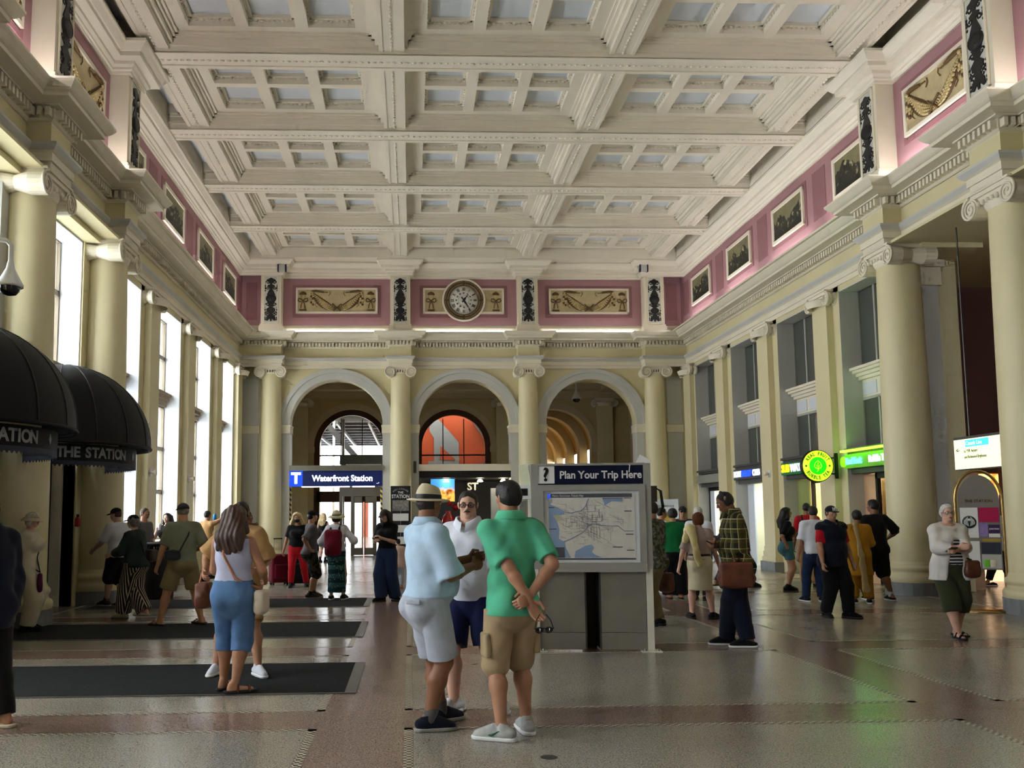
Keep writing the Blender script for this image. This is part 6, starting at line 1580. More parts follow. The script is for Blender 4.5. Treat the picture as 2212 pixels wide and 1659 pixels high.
fabric('f_green', (92, 188, 148)); fabric('f_beige', (176, 152, 118)); fabric('f_paleblue', (176, 200, 222), noise=.08); fabric('f_greyblue', (172, 178, 190), noise=.10); fabric('f_white', (220, 222, 232), noise=.04); fabric('f_navy', (20, 26, 62)); fabric('f_dknavy', (18, 22, 38)); fabric('f_black', (18, 18, 20)); fabric('f_khaki', (134, 120, 88)); fabric('f_sage', (122, 126, 108)); fabric('f_jeans', (32, 48, 82)); fabric('f_tan', (176, 138, 92)); fabric('f_cream', (206, 198, 172), noise=.06); fabric('f_red', (178, 20, 34)); fabric('f_grey', (92, 88, 90)); fabric('f_mustard', (172, 122, 26)); fabric('f_olive', (58, 64, 44)); fabric('f_charcoal', (44, 46, 50)); fabric('f_forest', (38, 50, 48)); fabric('f_kelly', (16, 106, 56)); fabric('f_teal', (64, 108, 116)); fabric('f_pinkish', (216, 186, 172)); fabric('f_straw', (214, 204, 164), noise=.2); fabric('f_beigehat', (204, 190, 160)); fabric('f_maroon', (104, 18, 36)); fabric('f_plum', (84, 24, 66)); fabric('f_mauve', (172, 152, 144)); fabric('f_lemon', (222, 206, 148)); fabric('f_oatskirt', (214, 206, 172), noise=.06)
mat('leather_brown', (98, 52, 34), .45, .3, 9, bump=.15, bscale=60); mat('leather_tan', (176, 116, 86), .5, .15, 12); mat('leather_cream', (218, 206, 184), .5, .08); mat('leather_dark', (46, 28, 22), .5, .2, 12); mat('rubber_dark', (36, 34, 34), .7, 0); mat('rubber_grey', (150, 148, 140), .7, 0); mat('lens_dark', (20, 18, 18), .08, 0, spec=.9); mat('lens_rose', (120, 70, 76), .08, 0, alpha=.6, spec=.8); mat('shoe_grey', (176, 178, 176), .7, .12, 30)
t = NT('denim', .85, .15); n = t.noise(7, 4); n2 = t.noise(220, 2); t.col(t.mix(n2, t.mix(t.step(n, .3, .7), (58, 92, 140), (104, 138, 182)), (92, 124, 168)))
# --- green polo, back to us, hands clasped behind
def sunglasses(p, i, label):
    o = held(p, 'sunglasses', label, 'sunglasses'); c = p.palm[i]+V3(.03, -.035, -.05); m = MB()
    for sg in (-1, 1):
        MB().ball(c+V3(sg*.034, 0, -.055), (.03, .006, .022), 12, 8).build('lens', 'lens_dark', o)
        m.tube([c+V3(sg*.066, 0, -.045), c+V3(sg*.05, .01, .01), c+V3(sg*.022, .02, .045)], .0035, 5)
    m.tube([c+V3(-.07, 0, -.045), c+V3(0, -.004, -.043), c+V3(.07, 0, -.045)], .004, 5); m.build('frame', 'black', o)
x, y, fc, H = .70, 6.12, -14, 1.735
p = Person('man in a mint green polo and beige cargo shorts, hands clasped behind his back', x, y, fc, H, 'tan', 'm', .95, head=(-16, -4), feet=fw(x, y, fc, H, ((.606, 6.04, 0, -70), (.80, 6.24, 0, -8))), hands=((.035, -.125, .520), (.035, -.105, .560)), poles=((-.6, -.8, -.1), (.8, -.6, -.1)), curl=(.45, .75), hdir=(((.45, -.12, -.88), (.2, -1, 0), (.8, 0, .5)), ((-.80, -.40, -.45), (0, .6, -.8), (0, .3, .9)))).place(fc)
p.top('f_green', .82, .478, .022, collar=True, name='polo_shirt', flare=.004, hemflare=1.10, wr=.0042); p.bottom('f_beige', .275, .016, 1.08, wide=1.24, name='cargo_shorts', waist=.50)
for i, sg in ((0, -1), (1, 1)):
    S = SDF(); m_ = p.HJ[i]+(p.K[i]-p.HJ[i])*.66; S.box(m_+V3(sg*.052*H, -.012*H, 0), (.045, .13, .17), None, .015, .01); p.part('cargo_pocket', S, 'f_beige', wr=.002)
p.hair('hair_black', 'short', vol=.02); p.shoes('shoe_grey', 'white'); p.face()
for i in (0, 1):
    d = p.footdir(i); g_ = p.A[i]; lat = np.cross(d, (0, 0, 1))
    sg = 1 if lat[1] > 0 else -1; lat = -lat*sg; pts = [V3(g_[0], g_[1], .052)+lat*.0395*1.02+d*.035, V3(g_[0], g_[1], .040)+lat*.047+d*.062, V3(g_[0], g_[1], .043)+lat*.046+d*.08, V3(g_[0], g_[1], .066)+lat*.041+d*.015, V3(g_[0], g_[1], .074)+lat*.040-d*.02]
    MB().tube([pts[4], pts[3], pts[0], pts[1], pts[2]], [.002, .004, .006, .007, .003], 5).build('swoosh', mat('swoosh_green', (16, 86, 66), .5, 0), p.o)
sunglasses(p, 0, 'black sunglasses dangling from the hand of the man in the green polo')
GREEN = p
# --- pale blue shirt and panama hat, seen from the side
x, y, fc, H = .12, 6.36, 64, 1.69
p = Person('man in a cream panama hat, pale blue shirt and grey shorts, hands together in front', x, y, fc, H, 'brown', 'm', 1.12, head=(-14, -3), belly=.75, lean=(0, -.02), feet=fw(x, y, fc, H, ((.22, 6.60, 0, 60), (.125, 6.33, 0, 82))), hands=((.02, .19, .705), (.075, .175, .675)), poles=((-.4, -.5, -1), (.5, -.5, -1)), curl=(.8, .85), hdir=(((.5, .8, .15), (.3, -.3, -.9), (0, .2, 1)), ((-.35, .9, .15), (-.9, -.2, 0), (0, .1, 1)))).place(fc)
p.top('f_paleblue', 1.0, .552, .022, collar=True, name='shirt', flare=.014, wr=.004, hemflare=1.0, sl_e=.02); p.bottom('f_greyblue', .30, .016, 1.06, wide=1.25, name='shorts', waist=.575)
S = SDF(); S.box(p.P+V3(.075*H, -.105*H, .01*H), (.11, .02, .035), np.array(Matrix.Rotation(.65, 3, 'Z')), .006); p.part('pocket_flap', S, 'f_greyblue', h=.005)
p.hair('hair_dark', 'rim'); p.face(); p.brimhat('f_beigehat', (.40, .47, .60), .70, 'black', .17, .06, 'panama_hat', True); p.shoes('f_dknavy', 'rubber_grey', .01); p.socks('f_grey', .06)
# --- white polo, facing us
x, y, fc, H = .46, 6.98, 203, 1.69
p = Person('man in a white polo, navy shorts and tinted glasses facing the camera', x, y, fc, H, 'fair', 'm', 1.12, head=(-14, -6), belly=.6, feet=fw(x, y, fc, H, ((.70, 6.97, 0, 175), (.33, 6.93, 0, 238)))).place(fc)
p.top('f_white', .88, .50, .022, collar=True, name='polo_shirt', flare=.008, wr=.003, hemflare=1.06); p.bottom('f_navy', .30, .016, 1.06, wide=1.3, name='shorts', waist=.52); p.shoes('f_white', 'white'); p.hair('hair_dark', 'crop'); p.face(glasses='black', lens='lens_rose', moustache='hair_dark')
# --- long brown hair, lilac vest, denim shorts
x, y, fc, H = -1.54, 7.75, 8, 1.575
p = Person('woman with long wavy brown hair in a lilac vest top and denim shorts', x, y, fc, H, 'tan', 'f', 1.10, head=(10, 0), feet=fw(x, y, fc, H, ((-1.63, 7.86, 0, 10), (-1.50, 7.70, 0, 68))), hands=((-.10, .20, .60), (.13, .16, .60)), poles=((-.6, -.6, -1), (.7, -.7, -1))).place(fc)
fabric('f_lilac', (186, 188, 214), noise=.05); p.top('f_lilac', 0, .575, .012, name='vest_top', neck=-.035, wr=.003); p.bottom('denim', .215, .014, 1.04, wide=1.22, name='denim_shorts', waist=.605); p.hair('hair_brown', 'long', vol=.05); p.shoes('leather_brown', 'rubber_dark', kind='sandal'); p.face()
crossbag(p, 'small cream shoulder bag with a tan strap on the hip of the long-haired woman', -1, (.155, .02, .555), (.09, .19, .20), 'leather_cream', 'leather_tan')
# --- tan top woman behind her, facing us
x, y, fc, H = -1.66, 8.75, 186, 1.63
p = Person('woman with hair tied up in a loose tan top, behind the long-haired woman', x, y, fc, H, 'tan', 'f', 1.08, head=(0, -4), feet=fw(x, y, fc, H, ((-1.44, 8.50, 0, 150), (-1.86, 8.62, 0, 190))), hands=((-.12, .14, .60), (.17, .16, .60)), poles=(None, (1, -.3, -.6))).place(fc)
p.top('f_tan', .95, .48, .03, name='top', flare=.03, sl_e=.03, wr=.004); p.bottom('f_tan', .30, .016, name='shorts'); p.hair('hair_black', 'bun'); p.shoes('f_white', 'white', .005); p.face()
handbag(p, 'brown leather handbag hanging beside the woman in the tan top', (.21*H, .05*H, .455*H), (.14, .19, .24), 'leather_brown', 'leather_tan', (.17*H, .02*H, .78*H))
# --- navy jacket cut by the left edge
x, y, fc, H = -3.16, 6.72, -62, 1.66
p = Person('person in a dark navy jacket and black trousers cut by the left frame edge', x, y, fc, H, 'tan', 'm', 1.16, head=(0, -4), feet=fw(x, y, fc, H, ((-3.2, 6.55, 0, -60), (-2.97, 6.66, 0, -75)))).place(fc)
p.top('f_dknavy', 1.95, .42, .035, collar=True, name='jacket', wr=.004, sl_e=.024); p.bottom('f_black', .05, .02, wide=1.15, name='trousers', hemw=.05); p.shoes('f_cream', 'leather_cream'); p.hair('hair_black', 'short'); p.cap('f_grey'); p.face()
# --- patterned cloths
t = NT('stripe_trousers', .85, .15); x_, y_, z_ = t.sep(t.obj()); nx_, ny_, nz_ = t.sep(t.tc.outputs['Normal']); sd_ = t.math('GREATER_THAN', t.math('ABSOLUTE', nx_), t.math('ABSOLUTE', ny_)); q_ = t.math('ADD', t.math('MULTIPLY', sd_, y_), t.math('MULTIPLY', t.math('SUBTRACT', 1.0, sd_), x_)); t.col(t.mix(t.math('GREATER_THAN', t.math('FRACT', t.math('MULTIPLY', q_, 26)), .66), (44, 38, 34), (196, 184, 162)))
t = NT('stripe_tee', .85, .15); x_, y_, z_ = t.sep(t.obj()); t.col(t.mix(t.math('GREATER_THAN', t.math('FRACT', t.math('ADD', t.math('MULTIPLY', z_, 26), t.math('MULTIPLY', t.noise(9, 2), .3))), .5), (22, 26, 44), (218, 220, 224)))
t = NT('plaid', .85, .15); x_, y_, z_ = t.sep(t.obj())
def bar(v, f, lo): return t.math('GREATER_THAN', t.math('FRACT', t.math('MULTIPLY', v, f)), lo)
h_ = t.math('ADD', x_, t.math('MULTIPLY', y_, 1.0)); c_ = t.mix(t.math('MULTIPLY', bar(z_, 9, .55), .6), (38, 38, 28), (84, 78, 40)); c_ = t.mix(t.math('MULTIPLY', bar(h_, 9, .55), .6), c_, (92, 86, 44)); c_ = t.mix(t.math('MULTIPLY', bar(z_, 9, .92), .8), c_, (196, 184, 140)); c_ = t.mix(t.math('MULTIPLY', bar(h_, 9, .92), .7), c_, (190, 176, 130)); t.col(c_)
t = NT('teal_print', .85, .15); x_, y_, z_ = t.sep(t.obj()); v_ = t.n('TexVoronoi'); v_.inputs['Scale'].default_value = 26; t.l(t.obj(), v_.inputs['Vector'])
b_ = t.math('GREATER_THAN', t.math('FRACT', t.math('MULTIPLY', z_, 6.5)), .5); d_ = t.math('LESS_THAN', v_.outputs['Distance'], .30); t.col(t.mix(d_, t.mix(b_, (22, 52, 60), (54, 92, 92)), (120, 150, 144)))
t = NT('camo', .85, .15); t.col(t.mix(t.step(t.noise(16, 2), .48, .52), (28, 28, 24), (62, 62, 50)))
t = NT('camo_light', .85, .15); t.col(t.mix(t.step(t.noise(20, 3), .47, .53), (120, 118, 100), (70, 70, 58)))
# --- grey-green tee, khaki shorts, cap, striding away
x, y, fc, H = -3.18, 12.45, -24, 1.66
p = Person('man in a grey-green tee, khaki shorts and cap, standing astride', x, y, fc, H, 'tan', 'm', 1.10, head=(-12, 0), feet=fw(x, y, fc, H, ((-3.46, 12.40, 0, -60), (-2.93, 12.55, 0, -50))), hands=((-.20, .06, .47), (.14, .12, .62))).place(fc)
p.top('f_sage', .85, .52, .022, name='tee_shirt', flare=.008); p.bottom('f_khaki', .30, .018, 1.1, wide=1.3, name='shorts', waist=.55); p.hair('hair_grey', 'rim'); p.cap('f_charcoal'); p.shoes('leather_dark', 'rubber_dark', kind='sandal'); p.face()
crossbag(p, 'dark sling bag across the back of the man in the grey-green tee', 1, (-.10, -.11, .63), (.20, .09, .13), 'f_charcoal', 'f_charcoal', 'sling_bag')
# --- black cap, dark top, striped trousers, walking left
x, y, fc, H = -4.12, 13.4, -72, 1.52
p = Person('woman in a black cap, dark green top and striped wide trousers walking left', x, y, fc, H, 'fair', 'f', 1.16, head=(-10, -4), lean=(0, .05), feet=fw(x, y, fc, H, ((-4.30, 13.45, 0, -80), (-3.95, 13.35, .03, -80))), hands=((-.10, .22, .62), (.16, .14, .55))).place(fc)
p.top('f_forest', 1.6, .50, .03, name='top', wr=.004, sl_e=.02); p.bottom('stripe_trousers', .06, .02, 1.1, wide=1.5, name='trousers', waist=.55, hemw=.075); p.hair('hair_grey', 'bob'); p.cap('f_black'); p.shoes('f_cream', 'rubber_grey'); p.face()
crossbag(p, 'brown bag on the hip of the woman in striped trousers', -1, (.13, -.10, .67), (.20, .10, .17), 'leather_dark', 'leather_dark')
# --- white shirt, black shorts, dark cap
x, y, fc, H = -4.93, 15.05, -60, 1.63
p = Person('man in a white shirt, black shorts and dark cap walking left by the large column', x, y, fc, H, 'fair', 'm', 1.0, head=(-20, -10), feet=fw(x, y, fc, H, ((-5.13, 15.15, 0, -70), (-4.81, 15.02, 0, -70))), hands=((-.13, .20, .58), (.17, .06, .48))).place(fc)
p.top('f_white', .9, .50, .026, name='shirt', wr=.004); p.bottom('f_black', .27, .018, 1.1, wide=1.3, name='shorts', waist=.52); p.hair('hair_brown', 'crop'); p.cap('f_dknavy'); p.shoes('leather_dark', 'rubber_grey', .02); p.socks('f_charcoal', .05); p.face()
# --- beige bucket hat
x, y, fc, H = -5.10, 12.0, 84, 1.56
p = Person('person in a beige bucket hat, cream tunic and trousers standing below the awning', x, y, fc, H, 'fair', 'f', 1.12, head=(8, -6), feet=fw(x, y, fc, H, ((-5.12, 12.10, 0, 80), (-5.05, 11.92, 0, 85))), hands=((-.10, -.10, .55), (.10, -.12, .55))).place(fc)
p.top('f_cream', 1.9, .40, .03, name='tunic', wr=.004, sl_e=.02, hemflare=1.1); p.bottom('f_cream', .05, .02, 1.08, wide=1.4, name='trousers', hemw=.062); p.hair('hair_white', 'bob'); p.brimhat('f_beigehat', (.41, .47, .40), .66, None, .14, .22, 'bucket_hat'); p.shoes('f_dknavy', 'rubber_dark'); p.face()
o = crossbag(p, 'plum pouch on straps hanging from the person in the bucket hat', -1, (.075, .12, .50), (.10, .05, .26), 'f_plum', 'f_charcoal', 'pouch')
# --- people by the left windows
x, y, fc, H = -5.15, 17.2, 110, 1.66
p = Person('short-haired person half hidden behind the man in the white shirt', x, y, fc, H, 'tan', 'm', 1.0).place(fc); p.top('f_grey', .9, .5, .02); p.bottom('f_charcoal', .05, name='trousers'); p.hair('hair_brown', 'crop'); p.shoes('f_black', 'rubber_dark'); p.face()
x, y, fc, H = -5.02, 18.4, 200, 1.56
p = Person('woman with long dark hair in a black top drinking beside the nearest left window', x, y, fc, H, 'pale', 'f', 1.0, hands=((-.12, .16, .60), (.05, .15, .80))).place(fc); p.top('f_black', .6, .55, .016); p.bottom('f_black', .05, name='trousers'); p.hair('hair_dark', 'long'); p.shoes('f_black', 'rubber_dark'); p.face()
crossbag(p, 'black shoulder bag of the woman drinking by the window', 1, (-.16, 0, .56), (.22, .12, .20), 'f_black', 'f_black')
o = held(p, 'drink_cup', 'white paper cup held by the woman beside the nearest left window', 'cup'); MB().lathe([(0, -.06), (.03, -.06), (.042, .07), (0, .07)], 14, p.palm[1]).build('cup', 'white', o)
x, y, fc, H = -5.35, 20.3, 60, 1.68
p = Person('man in a dark cap sitting on the floor below the second left window', x, y, fc, H, 'tan', 'm', 1.05, pelvis=.09, lean=(0, -.12), head=(0, -25), feet=((-.08, .30, 0, 0), (.08, .30, 0, 0)), hands=((-.08, .22, .22), (.08, .22, .22))).place(fc); p.top('f_charcoal', 1.9, .07, .02); p.bottom('f_black', .02, name='trousers', waist=.14); p.hair('hair_black', 'crop'); p.cap('f_charcoal'); p.shoes('f_black', 'rubber_dark'); p.face()
x, y, fc, H = -4.95, 21.6, 30, 1.62
p = Person('distant man in a tan shirt with a blue bottle by the third left window', x, y, fc, H, 'tan', 'm', .95, hands=((-.13, .05, .5), (.06, .14, .86))).place(fc); p.top('f_tan', .9, .5, .02); p.bottom('f_khaki', .28, name='shorts', waist=.52); p.hair('hair_black', 'short'); p.shoes('f_black', 'rubber_dark'); p.face()
o = held(p, 'blue_bottle', 'blue bottle held up by the distant man in the tan shirt', 'bottle'); MB().lathe([(0, -.1), (.045, -.1), (.045, .06), (.02, .10), (0, .10)], 12, p.palm[1]+V3(0, 0, .06)).build('bottle', mat('bottle_blue', (60, 150, 210), .3, 0), o)
x, y, fc, H = -2.78, 15.0, 100, 1.56
p = Person('dark-haired person with a hand at the ear, half hidden behind the long-haired woman', x, y, fc, H, 'brown', 'f', 1.0, hands=((-.08, .12, .58), (.09, .10, .87))).place(fc); p.top('f_sage', 1.9, .5, .02); p.bottom('f_charcoal', .05, name='trousers'); p.hair('hair_black', 'short'); p.shoes('f_black', 'rubber_dark'); p.face()
# --- group by the left arch
x, y, fc, H = -2.42, 18.9, 172, 1.54
p = Person('woman with bushy blond hair, black mask and red trousers pulling luggage', x, y, fc, H, 'tan', 'f', 1.06, head=(6, -8), feet=fw(x, y, fc, H, ((-2.22, 18.95, 0, 165), (-2.52, 18.72, 0, 180))), hands=((-.17, .0, .50), (.18, -.06, .50))).place(fc)
p.top('f_black', .8, .53, .018); p.bottom('f_red', .06, .014, 1.0, wide=1.0, name='trousers', waist=.58); p.hair('hair_blond', 'curly', vol=.14); p.shoes('f_black', 'rubber_dark', .01); p.face(mask='black')
x, y, fc, H = -1.85, 16.34, 70, 1.58
p = Person('man in a grey tee, camouflage shorts and cap, one hand on his hip', x, y, fc, H, 'tan', 'm', 1.0, head=(0, 0), lean=(0, .03), feet=fw(x, y, fc, H, ((-1.80, 16.45, 0, 75), (-1.84, 16.26, 0, 80))), hands=((-.02, .30, .72), (.10, -.02, .56)), poles=((-.3, -.3, -1), (.3, -1, .1))).place(fc)
p.top('f_grey', .9, .50, .022, wr=.003); p.bottom('camo', .27, .018, 1.1, wide=1.3, name='shorts', waist=.53); p.hair('hair_black', 'short'); p.cap('f_black'); p.shoes('leather_dark', 'rubber_grey', .02); p.socks('f_black', .05); p.face()
x, y, fc, H = -1.33, 15.85, 14, 1.55
p = Person('woman in a straw sun hat, white blouse and long teal patterned skirt', x, y, fc, H, 'fair', 'f', 1.0, head=(6, 6), feet=fw(x, y, fc, H, ((-1.42, 15.85, 0, 5), (-1.20, 15.85, 0, 20))), hands=((-.17, .12, .60), (.18, .16, .66))).place(fc)
p.top('f_white', 1.9, .56, .024, wr=.004, name='blouse'); p.skirt('teal_print', .085, .088, .098, waist=.60); p.hair('hair_black', 'bob'); p.brimhat('f_straw', (.41, .47, .50), .80, 'f_sage', .16, .18, 'straw_hat'); p.shoes('f_black', 'white'); p.face()
backpack(p, 'maroon backpack worn by the woman in the straw hat', 'f_maroon', 'f_black', .30, .46, .17, .655)
x, y, fc, H = -2.80, 28.3, 20, 1.56
p = Person('distant woman with long blond hair in a black dress below the station sign', x, y, fc, H, 'fair', 'f', .95).place(fc); p.top('f_black', 0, .45, .016, name='dress_top'); p.skirt('f_black', .38, .085, .10); p.hair('hair_blond', 'long'); p.shoes('f_black', 'rubber_dark', .06); p.face()
x, y, fc, H = -.42, 15.68, 205, 1.60
p = Person('woman in a brown cap, black polo and wide jeans looking at her phone', x, y, fc, H, 'fair', 'f', .98, head=(10, -20), feet=fw(x, y, fc, H, ((-.28, 15.72, 0, 150), (-.52, 15.62, 0, 230))), hands=((-.02, .17, .69), (.05, .17, .67)), poles=((-.6, -.4, -1), (.6, -.4, -1))).place(fc)
p.top('f_black', .85, .56, .02, collar=True); p.bottom('f_jeans', .03, .018, 1.1, wide=1.45, name='jeans', waist=.59, hemw=.07); p.hair('hair_dark', 'long'); p.cap(fabric('f_capbrown', (66, 54, 48))); p.shoes('f_black', 'rubber_dark'); p.face()
phone(p, 1, 'dark phone held by the woman in the brown cap')
x, y, fc, H = -.26, 18.4, 5, 1.0
p = Person('small child in a pale pink top and grey trousers beside the middle of the hall', x, y, fc, H, 'tan', 'f', 1.1).place(fc); p.top('f_pinkish', 1.8, .42, .02); p.bottom('f_greyblue', .05, name='trousers', waist=.5); p.hair('hair_black', 'short'); p.shoes('leather_tan', 'rubber_grey'); p.face()
# --- right of the kiosk
x, y, fc, H = 3.30, 11.9, -40, 1.66
p = Person('man in a pale camouflage shirt partly hidden behind the right edge of the kiosk', x, y, fc, H, 'tan', 'm', 1.05, hands=((-.10, .18, .60), (.13, .18, .60)), poles=(None, (.8, -.5, -.8))).place(fc); p.top('camo_light', .9, .46, .024); p.bottom('f_khaki', .05, name='trousers'); p.hair('hair_dark', 'short'); p.shoes('f_black', 'rubber_dark'); p.face()
handbag(p, 'brown bag hanging low beside the kiosk edge', (.17*H, 0, .34*H), (.12, .2, .26), 'leather_brown', 'leather_dark', (.15*H, 0, .5*H))
x, y, fc, H = 4.80, 16.7, 88, 1.60
p = Person('man in a white shirt, navy trousers and glasses facing right behind the green shirt', x, y, fc, H, 'tan', 'm', 1.0).place(fc); p.top('f_white', .85, .5, .02); p.bottom('f_jeans', .04, name='trousers', waist=.53); p.hair('hair_black', 'short'); p.shoes('f_white', 'white'); p.face(glasses='black')
x, y, fc, H = 4.68, 15.55, 8, 1.57
p = Person('black-haired person in a bright green shirt and wide black trousers', x, y, fc, H, 'tan', 'f', 1.06, hands=((-.16, .03, .50), (.15, .08, .50))).place(fc); p.top('f_kelly', 1.9, .51, .022, wr=.003); p.bottom('f_black', .02, .02, 1.15, wide=1.7, name='wide_trousers', hemw=.085); p.hair('hair_black', 'short', vol=.06); p.shoes('leather_tan', 'rubber_dark'); p.face()
x, y, fc, H = 5.50, 17.6, 190, 1.62
p = Person('person in a dark cap and glasses facing the camera between two women', x, y, fc, H, 'tan', 'm', 1.0).place(fc); p.top('f_charcoal', 1.9, .5, .02); p.bottom('f_black', .05, name='trousers'); p.hair('hair_black', 'crop'); p.cap('f_charcoal'); p.shoes('f_black', 'rubber_dark'); p.face(glasses='black', lens='lens_dark')
x, y, fc, H = 4.16, 12.6, 14, 1.50
p = Person('woman with short auburn hair in a mauve top and cream knee skirt', x, y, fc, H, 'fair', 'f', 1.05, head=(10, 0), feet=fw(x, y, fc, H, ((4.03, 12.62, 0, -5), (4.30, 12.52, 0, 55))), hands=((-.20, .0, .46), (.19, .05, .46)), poles=((-1, -.7, 0), None)).place(fc)
p.top('f_mauve', .9, .555, .018, wr=.003); p.skirt('f_oatskirt', .27, .090, .098, waist=.60); fabric('hair_auburn', (98, 56, 34)); p.hair('hair_auburn', 'bob', vol=.02); p.shoes('f_black', 'rubber_dark'); p.face()
mb = MB(); mb.tube([p.W+V3(.098*H*math.cos(2*PI*i/24), .073*H*math.sin(2*PI*i/24)-.002, -.012*H) for i in range(24)], .016, 6, closed=True, flat=1.4); mb.build('belt', 'leather_dark', p.o)
o = held(p, 'cardigan', 'pale yellow cardigan draped over the left shoulder of the auburn-haired woman', 'cardigan'); S = SDF()
S.cap(p.S[0]+V3(.03*H, .05*H, .03*H), p.S[0]+V3(.02*H, -.04*H, .05*H), .05, .06, .03); S.cap(p.S[0]+V3(.02*H, -.05*H, .04*H), p.P+V3(-.03*H, -.13*H, .10*H), .065, .05, .04, V3(1, 0, 0), .6); S.cap(p.P+V3(-.03*H, -.13*H, .10*H), p.P+V3(-.01*H, -.14*H, -.01*H), .05, .045, .03, V3(1, 0, 0), .6); S.cap(p.S[0]+V3(-.01*H, .04*H, .03*H), p.S[0]+V3(-.03*H, -.05*H, -.06*H), .05, .05, .03); soft('knit', S, 'f_lemon', o, .012, .005)
x, y, fc, H = 5.02, 15.2, 36, 1.60
p = Person('white-haired man in a white shirt with a black strap beside the auburn-haired woman', x, y, fc, H, 'fair', 'm', 1.06).place(fc); p.top('f_white', .9, .5, .02); p.bottom('f_black', .05, name='trousers'); p.hair('hair_white', 'short'); p.shoes('f_black', 'rubber_dark'); p.face()
crossbag(p, 'black strap bag of the white-haired man', 1, (-.14, .05, .58), (.16, .08, .14), 'f_black', 'f_black')
# --- headphones man, plaid shirt
x, y, fc, H = 3.74, 10.0, -80, 1.76
p = Person('man with headphones in a plaid shirt and dark jeans looking down at his phone', x, y, fc, H, 'brown', 'm', 1.06, head=(-4, -24), lean=(0, .05), belly=.3, feet=fw(x, y, fc, H, ((3.62, 10.1, 0, -84), (3.78, 9.88, 0, -82))), hands=((.01, .125, .655), (-.03, .135, .645)), poles=((-.6, -.6, -1), (.6, -.6, -1)), curl=(.6, .6)).place(fc)
p.top('plaid', 1.75, .455, .028, collar=True, name='plaid_shirt', wr=.004, sl_e=.018, hemflare=1.08); p.bottom(fabric('f_darkjeans', (20, 26, 44)), .05, .018, 1.06, wide=1.25, name='jeans', hemw=.048, waist=.50); p.hair('hair_dark', 'crop'); p.shoes('f_black', 'white'); p.face(brow='hair_dark')
phone(p, 1, 'black phone in the hands of the man with headphones', off=(0, .02, .02), tilt=30)
o = held(p, 'headphones', 'black and silver over-ear headphones on the man in the plaid shirt', 'headphones'); u = p.hh
MB().tube([p.hp((.40*math.cos(a), -.02-.03*math.sin(a), .06+.50*math.sin(a))) for a in np.linspace(0, PI, 17)], .012, 6).build('band', 'rubber_dark', o)
for sg in (-1, 1): S = SDF(); S.ell(p.hp((sg*.39, -.04, -.02)), V3(.09, .17, .22)*u, p.HR, .01); soft('ear_cup', S, 'rubber_dark', o, .008, 0); MB().ball(p.hp((sg*.44, -.02, .2)), (.012, .016, .026), 8, 6).build('silver_hinge', 'steel', o)
crossbag(p, 'large slouchy brown leather bag hanging from the man in the plaid shirt', 1, (-.135, .035, .555), (.13, .36, .28), 'leather_brown', 'leather_brown')
# --- behind him
x, y, fc, H = 4.78, 13.05, -70, 1.58
p = Person('woman in a dark top holding food, half hidden behind the man with headphones', x, y, fc, H, 'pale', 'f', 1.0, hands=((.02, .20, .74), (.06, .22, .72))).place(fc); p.top('f_charcoal', 1.9, .5, .02); p.bottom('f_charcoal', .26, name='shorts', waist=.56); p.hair('hair_black', 'bob'); p.shoes('shoe_grey', 'white'); p.face()
o = held(p, 'food_tray', 'paper tray of food held by the woman behind the man with headphones', 'food'); S = SDF(); S.box(p.palm[1]+V3(0, .05, .03), (.16, .14, .05), None, .02); soft('paper_tray', S, 'f_cream', o, .012); S = SDF(); S.ell(p.palm[1]+V3(0, .05, .065), (.06, .05, .04)); soft('food', S, mat('food_red', (140, 50, 40), .5, .3, 30), o, .012)
x, y, fc, H = 6.55, 17.7, 80, 1.64
p = Person('person in black walking right, half hidden behind the man with headphones', x, y, fc, H, 'tan', 'm', 1.0, feet=((-.05, -.22, .02, 0), (.05, .22, 0, 0)), pelvis=.51).place(fc); p.top('f_black', 1.9, .5, .02); p.bottom('f_black', .08, name='trousers'); p.hair('hair_dark', 'short'); p.shoes('f_black', 'rubber_dark'); p.face()
x, y, fc, H = 7.24, 16.75, 100, 1.58
p = Person('woman with dark wavy hair in a black crop tee and teal shorts holding a coffee', x, y, fc, H, 'tan', 'f', 1.0, head=(-4, 0), feet=fw(x, y, fc, H, ((7.28, 16.85, 0, 105), (7.20, 16.66, 0, 100))), hands=((-.02, .20, .72), (.10, -.02, .53)), poles=(None, (.6, -1, 0))).place(fc)
p.top('f_black', .85, .60, .02); p.bottom('f_teal', .38, .012, 1.0, name='bike_shorts', waist=.61); p.hair('hair_black', 'long', vol=.03); p.shoes('f_black', 'rubber_dark', .02); p.socks('f_black', .05); p.face(glasses='black', lens='lens_dark')
o = held(p, 'coffee_cup', 'coffee cup with a white lid held by the woman in teal shorts', 'cup'); MB().lathe([(0, -.07), (.03, -.07), (.042, .06), (0, .06)], 14, p.palm[0]).build('cup', 'f_charcoal', o); MB().lathe([(.045, .06), (.045, .075), (.03, .085), (0, .085)], 14, p.palm[0]).build('lid', 'white', o)
x, y, fc, H = 8.10, 17.7, 24, 1.68
p = Person('man in a red tee and khaki trousers with a black backpack facing the shops', x, y, fc, H, 'brown', 'm', 1.0, feet=((-.06, .03, 0, 0), (.06, -.04, 0, -10))).place(fc); p.top('f_red', .85, .50, .02); p.bottom(fabric('f_camel', (168, 130, 82)), .05, name='trousers', wide=1.2, hemw=.045, waist=.53); p.hair('hair_black', 'crop'); p.shoes('f_black', 'rubber_dark'); p.face()
backpack(p, 'black backpack on the man in the red tee', 'f_black', 'f_black', .30, .46, .18, .67)
x, y, fc, H = 6.09, 12.55, 168, 1.58
